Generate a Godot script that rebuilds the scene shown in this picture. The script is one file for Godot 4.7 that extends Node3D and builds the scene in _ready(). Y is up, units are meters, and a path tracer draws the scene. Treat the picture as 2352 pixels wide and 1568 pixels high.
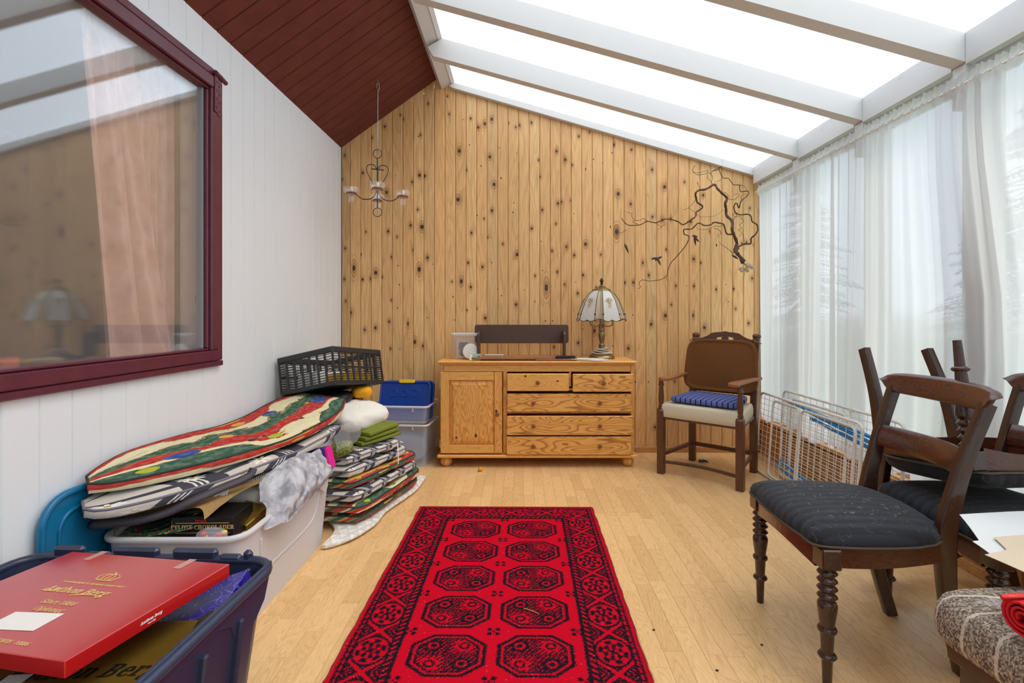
extends Node3D
# A conservatory used as a store room: y up, metres, camera at the origin of x and z, looking along -z.

const FOC := 1130.0      # focal length in pixels of the 2352 x 1568 frame
const PX := 1195.0       # principal point (lens shift)
const PY := 724.0
const EYE := 1.12
const BACK := -4.03      # back wall
const LEFT := -1.466     # left wall
const RIGHT := 1.97      # right wall
const FRONT := 1.5       # wall behind the camera

var names := {}
var M := {}
var rng := RandomNumberGenerator.new()


func _ready() -> void:
	rng.seed = 7
	# ---- camera -------------------------------------------------------------
	var cam := Camera3D.new()
	cam.name = "camera"
	cam.projection = Camera3D.PROJECTION_FRUSTUM
	cam.near = 0.05
	cam.far = 200.0
	cam.size = 2.0 * 0.05 * 784.0 / FOC
	cam.frustum_offset = Vector2(0.05 * (1176.0 - PX) / FOC, -0.05 * (784.0 - PY) / FOC)
	cam.position = Vector3(0, EYE, 0)
	add_child(cam)
	cam.current = true
	# ---- overcast sky, exposure ----------------------------------------------
	var sky_m := ProceduralSkyMaterial.new()
	sky_m.sky_top_color = Color(0.83, 0.915, 1.0)
	sky_m.sky_horizon_color = Color(0.86, 0.93, 1.0)
	sky_m.ground_bottom_color = Color(0.5, 0.5, 0.48)
	sky_m.ground_horizon_color = Color(0.7, 0.71, 0.7)
	sky_m.sky_curve = 0.2
	var sky := Sky.new()
	sky.sky_material = sky_m
	var env := Environment.new()
	env.background_mode = Environment.BG_SKY
	env.sky = sky
	env.background_energy_multiplier = 1.0
	env.tonemap_mode = Environment.TONE_MAPPER_LINEAR
	env.tonemap_exposure = 3.4
	env.sdfgi_enabled = true
	env.ssao_enabled = true
	env.ssil_enabled = true
	var we := WorldEnvironment.new()
	we.name = "world_environment"
	we.environment = env
	add_child(we)
	# a weak, very soft sun behind the cloud, from high up on the glazed side
	var sun := DirectionalLight3D.new()
	sun.name = "sun"
	sun.light_energy = 0.35
	sun.light_angular_distance = 40.0
	sun.light_color = Color(1.0, 0.985, 0.96)
	sun.shadow_enabled = true
	sun.rotation_degrees = Vector3(-62, 62, 0)
	add_child(sun)
	# ---- materials, shell, things --------------------------------------------
	make_materials()
	build_shell()
	build_floor()
	build_left_window()
	build_roof()
	build_right_side()
	build_outside()
	build_rug()
	build_chest()
	build_on_chest()
	build_armchair()
	build_racks()
	build_dark_chairs()
	build_stool()
	build_hanging()
	build_tubs()
	build_pile()
	build_corner()
	build_litter()


# ============================ naming and nodes ================================
func numbered(called: String) -> String:
	if not names.has(called):
		names[called] = 0
		return called
	names[called] += 1
	return "%s_%03d" % [called, names[called]]


func thing(called: String, label: String, category: String, at := Vector3.ZERO, turn := 0.0, group := "") -> Node3D:
	var o := Node3D.new()
	o.name = numbered(called)
	add_child(o)
	o.position = at
	o.rotation.y = turn
	tag(o, label, category, group)
	return o


func tag(o: Node3D, label: String, category: String, group := "") -> void:
	o.set_meta("label", label)
	o.set_meta("category", category)
	if group != "":
		o.set_meta("group", group)


func structure(called: String, label: String) -> Node3D:
	var o := Node3D.new()
	o.name = numbered(called)
	add_child(o)
	o.set_meta("kind", "structure")
	o.set_meta("label", label)
	return o


func put(mb: MB, called: String, mat: Material, parent: Node3D = null, label := "") -> MeshInstance3D:
	var mi := MeshInstance3D.new()
	mi.mesh = mb.mesh(mat)
	mi.name = called
	mi.cast_shadow = GeometryInstance3D.SHADOW_CASTING_SETTING_ON
	if parent == null:
		mi.name = numbered(called)
		add_child(mi)
	else:
		parent.add_child(mi, true)
	if label != "":
		mi.set_meta("label", label)
	return mi


func share(src: MeshInstance3D, parent: Node3D, xf: Transform3D) -> MeshInstance3D:
	var mi := MeshInstance3D.new()
	mi.mesh = src.mesh
	mi.name = String(src.name).rstrip("0123456789")
	parent.add_child(mi, true)
	mi.transform = xf
	return mi


func at(px: float, py: float, z: float) -> Vector3:
	return Vector3((px - PX) / FOC * z, EYE - (py - PY) / FOC * z, -z)


# ============================ mesh builder ====================================
class MB:
	var v := PackedVector3Array()
	var n := PackedVector3Array()
	var u := PackedVector2Array()
	var c := PackedColorArray()
	var t := Transform3D()
	var us := 1.0          # uv scale (metres to uv)
	var uo := Vector2.ZERO # uv offset
	var col := Color.WHITE
	var colored := false

	func tri(a: Vector3, b: Vector3, d: Vector3, na: Vector3, nb: Vector3, nd: Vector3, ta := Vector2.ZERO, tb := Vector2.ZERO, td := Vector2.ZERO) -> void:
		var pa := t * a
		var pb := t * b
		var pd := t * d
		var g := (pb - pa).cross(pd - pa)
		if g.length_squared() < 1e-18:
			return
		var ma := (t.basis * na).normalized()
		var mb_ := (t.basis * nb).normalized()
		var md := (t.basis * nd).normalized()
		v.append(pa)
		n.append(ma)
		u.append(ta)
		if g.dot(ma + mb_ + md) > 0.0:
			v.append(pd)
			v.append(pb)
			n.append(md)
			n.append(mb_)
			u.append(td)
			u.append(tb)
		else:
			v.append(pb)
			v.append(pd)
			n.append(mb_)
			n.append(md)
			u.append(tb)
			u.append(td)
		if colored:
			c.append(col)
			c.append(col)
			c.append(col)

	# four points in order round the face; the normal may be given to say which way it looks
	func quad(a: Vector3, b: Vector3, d: Vector3, e: Vector3, nn := Vector3.ZERO, uvs: Array = []) -> void:
		var g := (d - a).cross(e - b)
		if g.length_squared() < 1e-18:
			return
		g = g.normalized()
		if nn != Vector3.ZERO and g.dot(nn) < 0.0:
			g = -g
		var w: Array = uvs
		if w.is_empty():
			var ax := (b - a).normalized()
			var ay := g.cross(ax)
			w = []
			for p: Vector3 in [a, b, d, e]:
				w.append(Vector2((p - a).dot(ax), (p - a).dot(ay)) * us + uo)
		tri(a, b, d, g, g, g, w[0], w[1], w[2])
		tri(a, d, e, g, g, g, w[0], w[2], w[3])

	# box with chamfered edges; uv runs along the longest side
	func box(at: Vector3, size: Vector3, bev := 0.0, bs := Basis()) -> void:
		var h := size * 0.5
		var be: float = minf(bev, minf(h.x, minf(h.y, h.z)) * 0.9)
		var long := 0
		if size.y > size.x and size.y >= size.z:
			long = 1
		elif size.z > size.x and size.z > size.y:
			long = 2
		for ax in 3:
			var a1 := (ax + 1) % 3
			var a2 := (ax + 2) % 3
			if a2 == long:
				var sw := a1
				a1 = a2
				a2 = sw
			for s: float in [-1.0, 1.0]:
				var pts := []
				var uv := []
				for k: Vector2 in [Vector2(-1, -1), Vector2(1, -1), Vector2(1, 1), Vector2(-1, 1)]:
					var p := Vector3.ZERO
					p[ax] = s * h[ax]
					p[a1] = k.x * (h[a1] - be)
					p[a2] = k.y * (h[a2] - be)
					pts.append(at + bs * p)
					uv.append(Vector2(p[a1], p[a2] + (h[ax] * 1.7 if ax != 1 else 0.0)) * us + uo)
				var nn := Vector3.ZERO
				nn[ax] = s
				quad(pts[0], pts[1], pts[2], pts[3], bs * nn, uv)
		if be <= 0.0:
			return
		for ax in 3:
			var a1 := (ax + 1) % 3
			var a2 := (ax + 2) % 3
			for s1: float in [-1.0, 1.0]:
				for s2: float in [-1.0, 1.0]:
					var pts := []
					for k: Vector2 in [Vector2(-1, 0), Vector2(1, 0), Vector2(1, 1), Vector2(-1, 1)]:
						var p := Vector3.ZERO
						p[ax] = k.x * (h[ax] - be)
						p[a1] = s1 * (h[a1] - (0.0 if k.y < 0.5 else be))
						p[a2] = s2 * (h[a2] - (be if k.y < 0.5 else 0.0))
						pts.append(at + bs * p)
					var nn := Vector3.ZERO
					nn[a1] = s1
					nn[a2] = s2
					quad(pts[0], pts[1], pts[2], pts[3], bs * nn)
		for sx: float in [-1.0, 1.0]:
			for sy: float in [-1.0, 1.0]:
				for sz: float in [-1.0, 1.0]:
					var q := Vector3(sx * h.x, sy * h.y, sz * h.z)
					var nn := bs * Vector3(sx, sy, sz).normalized()
					tri(at + bs * (q - Vector3(0, sy * be, sz * be)), at + bs * (q - Vector3(sx * be, 0, sz * be)), at + bs * (q - Vector3(sx * be, sy * be, 0)), nn, nn, nn)

	# box between two points with its own cross-section
	func bar(a: Vector3, b: Vector3, w: float, d: float, bev := 0.0, up := Vector3.UP) -> void:
		var x := (b - a).normalized()
		var z := x.cross(up)
		if z.length() < 0.01:
			z = x.cross(Vector3.RIGHT)
		z = z.normalized()
		var y := z.cross(x)
		box((a + b) * 0.5, Vector3(a.distance_to(b), w, d), bev, Basis(x, y, z))

	# rows of points as a smooth surface
	func grid(p: Array, loop_r := false, loop_c := false, uv: Array = [], sign_ := 1.0) -> void:
		var nr := p.size()
		var nc: int = p[0].size()
		var nn := []
		for i in nr:
			var row := PackedVector3Array()
			for j in nc:
				var i0 := (i - 1 + nr) % nr if loop_r else maxi(i - 1, 0)
				var i1 := (i + 1) % nr if loop_r else mini(i + 1, nr - 1)
				var j0 := (j - 1 + nc) % nc if loop_c else maxi(j - 1, 0)
				var j1 := (j + 1) % nc if loop_c else mini(j + 1, nc - 1)
				var g: Vector3 = (p[i1][j] - p[i0][j]).cross(p[i][j1] - p[i][j0])
				if g.length_squared() < 1e-20:
					g = (p[mini(i + 1, nr - 1)][j] - p[maxi(i - 1, 0)][j]).cross(p[i][mini(j + 1, nc - 1)] - p[i][maxi(j - 1, 0)])
				if g.length_squared() < 1e-20:
					var ia := mini(i + 1, nr - 1) if i == 0 else i - 1
					g = (p[ia][j1] - p[ia][j0]).cross(p[ia][j] - p[i][j]) * (-1.0 if i == 0 else 1.0)
				row.append(g.normalized() * sign_)
			nn.append(row)
		for i in (nr if loop_r else nr - 1):
			for j in (nc if loop_c else nc - 1):
				var i1 := (i + 1) % nr
				var j1 := (j + 1) % nc
				var ta := Vector2(float(j) / nc, float(i) / nr)
				var tb := Vector2(float(j + 1) / nc, float(i) / nr)
				var td := Vector2(float(j + 1) / nc, float(i + 1) / nr)
				var te := Vector2(float(j) / nc, float(i + 1) / nr)
				if not uv.is_empty():
					ta = uv[i][j]
					tb = uv[i][j1] if j1 > j else uv[i][j] + (uv[i][j] - uv[i][j - 1])
					td = uv[i1][j1] if j1 > j and i1 > i else (uv[i1][j] + (uv[i][j] - uv[i][j - 1]))
					te = uv[i1][j]
				else:
					ta = ta * us + uo
					tb = tb * us + uo
					td = td * us + uo
					te = te * us + uo
				tri(p[i][j], p[i][j1], p[i1][j1], nn[i][j], nn[i][j1], nn[i1][j1], ta, tb, td)
				tri(p[i][j], p[i1][j1], p[i1][j], nn[i][j], nn[i1][j1], nn[i1][j], ta, td, te)

	# round tube along a line of points; r is one radius or one for each point
	func tube(pts: Array, r, sides := 8, caps := true, closed := false) -> void:
		var m := pts.size()
		var rows := []
		var uvs := []
		var side := Vector3.ZERO
		var run := 0.0
		for i in m:
			var d: Vector3
			if closed:
				d = pts[(i + 1) % m] - pts[(i - 1 + m) % m]
			else:
				d = pts[mini(i + 1, m - 1)] - pts[maxi(i - 1, 0)]
			d = d.normalized()
			if side == Vector3.ZERO:
				side = d.cross(Vector3.UP)
				if side.length() < 0.05:
					side = d.cross(Vector3.RIGHT)
			side = (side - d * side.dot(d)).normalized()
			var up := d.cross(side)
			var rad: float = r[i] if r is Array else r
			var row := PackedVector3Array()
			var ur := PackedVector2Array()
			if i > 0:
				run += pts[i].distance_to(pts[i - 1])
			for k in sides:
				var a := TAU * k / sides
				row.append(pts[i] + (side * cos(a) + up * sin(a)) * rad)
				ur.append(Vector2(run, float(k) / sides * TAU * rad) * us + uo)
			rows.append(row)
			uvs.append(ur)
		grid(rows, closed, true, uvs)
		if caps and not closed:
			for e: int in [0, m - 1]:
				var nn: Vector3 = (pts[0] - pts[1] if e == 0 else pts[m - 1] - pts[m - 2]).normalized()
				for k in sides:
					tri(pts[e], rows[e][k], rows[e][(k + 1) % sides], nn, nn, nn, uo, uo, uo)

	# profile of (radius, height) turned about the y axis; a point given twice makes a sharp edge
	func lathe(prof: Array, sides := 20, x := Transform3D()) -> void:
		var keep := t
		t = t * x
		var rows := []
		var cur := []
		for i in prof.size():
			if i > 0 and prof[i].distance_to(prof[i - 1]) < 1e-6:
				if cur.size() > 1:
					_turn(cur, sides)
				cur = [prof[i]]
			else:
				cur.append(prof[i])
		if cur.size() > 1:
			_turn(cur, sides)
		t = keep

	func _turn(prof: Array, sides: int) -> void:
		var rows := []
		var uvs := []
		for q: Vector2 in prof:
			var row := PackedVector3Array()
			var ur := PackedVector2Array()
			for k in sides:
				var a := TAU * k / sides
				row.append(Vector3(q.x * cos(a), q.y, q.x * sin(a)))
				ur.append(Vector2(q.y, float(k) / sides * 0.15) * us + uo)
			rows.append(row)
			uvs.append(ur)
		grid(rows, false, true, uvs)

	# outline in the xy plane pushed out along z; bev chamfers both rims
	func extrude(poly: PackedVector2Array, depth: float, x := Transform3D(), smooth := 0.0, bev := 0.0) -> void:
		var keep := t
		t = t * x
		var pl := poly
		if Geometry2D.is_polygon_clockwise(pl):
			pl.reverse()
		var m := pl.size()
		var inner := pl
		if bev > 0.0:
			var off := Geometry2D.offset_polygon(pl, -bev, Geometry2D.JOIN_MITER)
			if off.size() == 1 and off[0].size() == m:
				# match the start so that the rims pair up
				var best := 0
				var bd := 1e9
				for k in m:
					var dd := 0.0
					for j in m:
						dd += off[0][(j + k) % m].distance_squared_to(pl[j])
					if dd < bd:
						bd = dd
						best = k
				inner = PackedVector2Array()
				for j in m:
					inner.append(off[0][(j + best) % m])
			else:
				bev = 0.0
		var tris := Geometry2D.triangulate_polygon(inner)
		for s: float in [0.0, 1.0]:
			var z := depth * s
			var nn := Vector3(0, 0, 1 if s > 0.5 else -1)
			for k in range(0, tris.size(), 3):
				var q := []
				var w := []
				for j in 3:
					var p := inner[tris[k + j]]
					q.append(Vector3(p.x, p.y, z))
					w.append(p * us + uo)
				tri(q[0], q[1], q[2], nn, nn, nn, w[0], w[1], w[2])
		var en := []
		for j in m:
			var d := (pl[(j + 1) % m] - pl[j]).normalized()
			en.append(Vector3(d.y, -d.x, 0))
		var run := 0.0
		for j in m:
			var k := (j + 1) % m
			var n0: Vector3 = en[j]
			var n1: Vector3 = en[j]
			if smooth > 0.0:
				if en[(j - 1 + m) % m].angle_to(en[j]) < smooth:
					n0 = (en[(j - 1 + m) % m] + en[j]).normalized()
				if en[k].angle_to(en[j]) < smooth:
					n1 = (en[k] + en[j]).normalized()
			var le := pl[j].distance_to(pl[k])
			var a := Vector3(pl[j].x, pl[j].y, bev)
			var b := Vector3(pl[k].x, pl[k].y, bev)
			var d2 := Vector3(pl[k].x, pl[k].y, depth - bev)
			var e := Vector3(pl[j].x, pl[j].y, depth - bev)
			tri(a, b, d2, n0, n1, n1, Vector2(run, 0) * us + uo, Vector2(run + le, 0) * us + uo, Vector2(run + le, depth) * us + uo)
			tri(a, d2, e, n0, n1, n0, Vector2(run, 0) * us + uo, Vector2(run + le, depth) * us + uo, Vector2(run, depth) * us + uo)
			if bev > 0.0:
				for s: float in [0.0, 1.0]:
					var zz := depth * s
					var z2: float = bev if s < 0.5 else depth - bev
					var dn := Vector3(0, 0, -1 if s < 0.5 else 1)
					var m0 := (n0 + dn).normalized()
					var m1 := (n1 + dn).normalized()
					var i0 := Vector3(inner[j].x, inner[j].y, zz)
					var i1 := Vector3(inner[k].x, inner[k].y, zz)
					var o0 := Vector3(pl[j].x, pl[j].y, z2)
					var o1 := Vector3(pl[k].x, pl[k].y, z2)
					tri(i0, i1, o1, m0, m1, m1, Vector2(run, 0) * us + uo, Vector2(run + le, 0) * us + uo, Vector2(run + le, bev) * us + uo)
					tri(i0, o1, o0, m0, m1, m0, Vector2(run, 0) * us + uo, Vector2(run + le, bev) * us + uo, Vector2(run, bev) * us + uo)
			run += le
		t = keep

	func ball(at: Vector3, r: Vector3, rows := 8, cols := 12) -> void:
		var p := []
		for i in rows + 1:
			var a := PI * i / rows
			var row := PackedVector3Array()
			for j in cols:
				var b := TAU * j / cols
				row.append(at + Vector3(r.x * sin(a) * cos(b), r.y * cos(a), r.z * sin(a) * sin(b)))
			p.append(row)
		grid(p, false, true)

	func mesh(mat: Material) -> ArrayMesh:
		var arr := []
		arr.resize(Mesh.ARRAY_MAX)
		arr[Mesh.ARRAY_VERTEX] = v
		arr[Mesh.ARRAY_NORMAL] = n
		arr[Mesh.ARRAY_TEX_UV] = u
		if colored:
			arr[Mesh.ARRAY_COLOR] = c
		var m := ArrayMesh.new()
		m.add_surface_from_arrays(Mesh.PRIMITIVE_TRIANGLES, arr)
		m.surface_set_material(0, mat)
		return m


func mb(us := 1.0) -> MB:
	var b := MB.new()
	b.us = us
	b.uo = Vector2(rng.randf(), rng.randf()) if us != 1.0 else Vector2.ZERO
	return b


# smooth line through points (Catmull-Rom)
func curve(pts: Array, per := 6, closed := false) -> Array:
	var out := []
	var m := pts.size()
	for i in (m if closed else m - 1):
		var p0 = pts[(i - 1 + m) % m] if closed else pts[maxi(i - 1, 0)]
		var p1 = pts[i]
		var p2 = pts[(i + 1) % m]
		var p3 = pts[(i + 2) % m] if closed else pts[mini(i + 2, m - 1)]
		for k in per:
			var s := float(k) / per
			out.append(p1.cubic_interpolate(p2, p0, p3, s))
	if not closed:
		out.append(pts[m - 1])
	return out


func round_rect(w: float, h: float, r: float, seg := 4) -> PackedVector2Array:
	var out := PackedVector2Array()
	for k in 4:
		var cx := (w / 2 - r) * (1 if k == 0 or k == 3 else -1)
		var cy := (h / 2 - r) * (1 if k < 2 else -1)
		for s in seg + 1:
			var a := PI / 2 * k + PI / 2 * s / seg
			out.append(Vector2(cx + r * cos(a), cy + r * sin(a)))
	return out


# quilted cushion between two edge lines (near end to far end); profile bulges, rim rounded
func cushion(m: MB, la: Array, lb: Array, thick: float, rows := 22, cols := 12, puff := 1.0, tufts := 0, piping: MB = null) -> void:
	var a := resample(la, rows)
	var b := resample(lb, rows)
	var top := []
	var bot := []
	var uv := []
	for i in rows + 1:
		var rt := PackedVector3Array()
		var rb := PackedVector3Array()
		var ru := PackedVector2Array()
		var s := float(i) / rows
		var es := pow(clampf(sin(PI * s), 0, 1), 0.22)
		for j in cols + 1:
			var q := float(j) / cols
			var eq := pow(clampf(sin(PI * q), 0, 1), 0.22)
			var h := thick * 0.5 * (0.5 + 0.5 * eq * es)
			if tufts > 0:
				h *= 1.0 - 0.3 * pow(absf(cos(PI * s * tufts)), 5.0) * es
			h *= 1.0 + 0.05 * sin(q * 17 + s * 5) * puff
			var p: Vector3 = a[i].lerp(b[i], q)
			rt.append(p + Vector3(0, h, 0))
			rb.append(p - Vector3(0, h, 0))
			ru.append(Vector2(q, s))
		top.append(rt)
		bot.append(rb)
		uv.append(ru)
	var rim := []
	for i in rows + 1:
		rim.append([i, 0])
	for j in range(1, cols):
		rim.append([rows, j])
	for i in rows + 1:
		rim.append([rows - i, cols])
	for j in range(1, cols):
		rim.append([0, cols - j])
	var side := [PackedVector3Array(), PackedVector3Array(), PackedVector3Array()]
	var suv := [PackedVector2Array(), PackedVector2Array(), PackedVector2Array()]
	var cen := (a[0] + a[rows] + b[0] + b[rows]) as Vector3 / 4.0
	for k: Array in rim + [rim[0]]:
		var pt: Vector3 = top[k[0]][k[1]]
		var pb: Vector3 = bot[k[0]][k[1]]
		var near: Vector3 = a[k[0]].lerp(b[k[0]], 0.5)
		var outw := Vector3(pt.x - near.x, 0, pt.z - near.z).normalized() * thick * 0.12
		side[0].append(pt)
		side[1].append((pt + pb) * 0.5 + outw)
		side[2].append(pb)
		var w: Vector2 = uv[k[0]][k[1]]
		suv[0].append(Vector2(w.x + 0.02, w.y))
		suv[1].append(Vector2(w.x + 0.16, w.y))
		suv[2].append(Vector2(w.x + 0.3, w.y))
	m.grid(side, false, false, suv)
	m.grid(top, false, false, uv, 1.0)
	m.grid(bot, false, false, uv, -1.0)
	if piping:
		var ring := []
		for k: Array in rim:
			ring.append(top[k[0]][k[1]])
		piping.tube(ring, 0.0045, 6, false, true)


func resample(pts: Array, count: int) -> Array:
	var fine := curve(pts, 8)
	var acc := [0.0]
	for i in range(1, fine.size()):
		acc.append(acc[-1] + fine[i].distance_to(fine[i - 1]))
	var out := []
	var k := 0
	for i in count + 1:
		var want: float = acc[-1] * i / count
		while k < fine.size() - 2 and acc[k + 1] < want:
			k += 1
		var f: float = clampf((want - acc[k]) / maxf(acc[k + 1] - acc[k], 1e-6), 0, 1)
		out.append(fine[k].lerp(fine[k + 1], f))
	return out


# lettering: a TextMesh lying in the plane spanned by right and up
func letters(parent: Node3D, called: String, text: String, at_: Vector3, right: Vector3, up: Vector3, height: float, mat: Material, serif := true, shear := 0.0, bold := false, center := true) -> void:
	var f := SystemFont.new()
	f.font_names = PackedStringArray(["Droid Serif" if serif else "Droid Sans"])
	f.font_weight = 700 if bold else 400
	var tm := TextMesh.new()
	tm.font = f
	tm.text = text
	tm.font_size = 32
	tm.pixel_size = height / 23.0
	tm.depth = 0.0006
	tm.curve_step = 2.0
	tm.horizontal_alignment = HORIZONTAL_ALIGNMENT_CENTER if center else HORIZONTAL_ALIGNMENT_LEFT
	tm.material = mat
	var mi := MeshInstance3D.new()
	mi.mesh = tm
	mi.name = called
	parent.add_child(mi, true)
	var r := right.normalized()
	var u := up.normalized()
	mi.transform = Transform3D(Basis(r, u + r * shear, r.cross(u)), at_)
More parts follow.
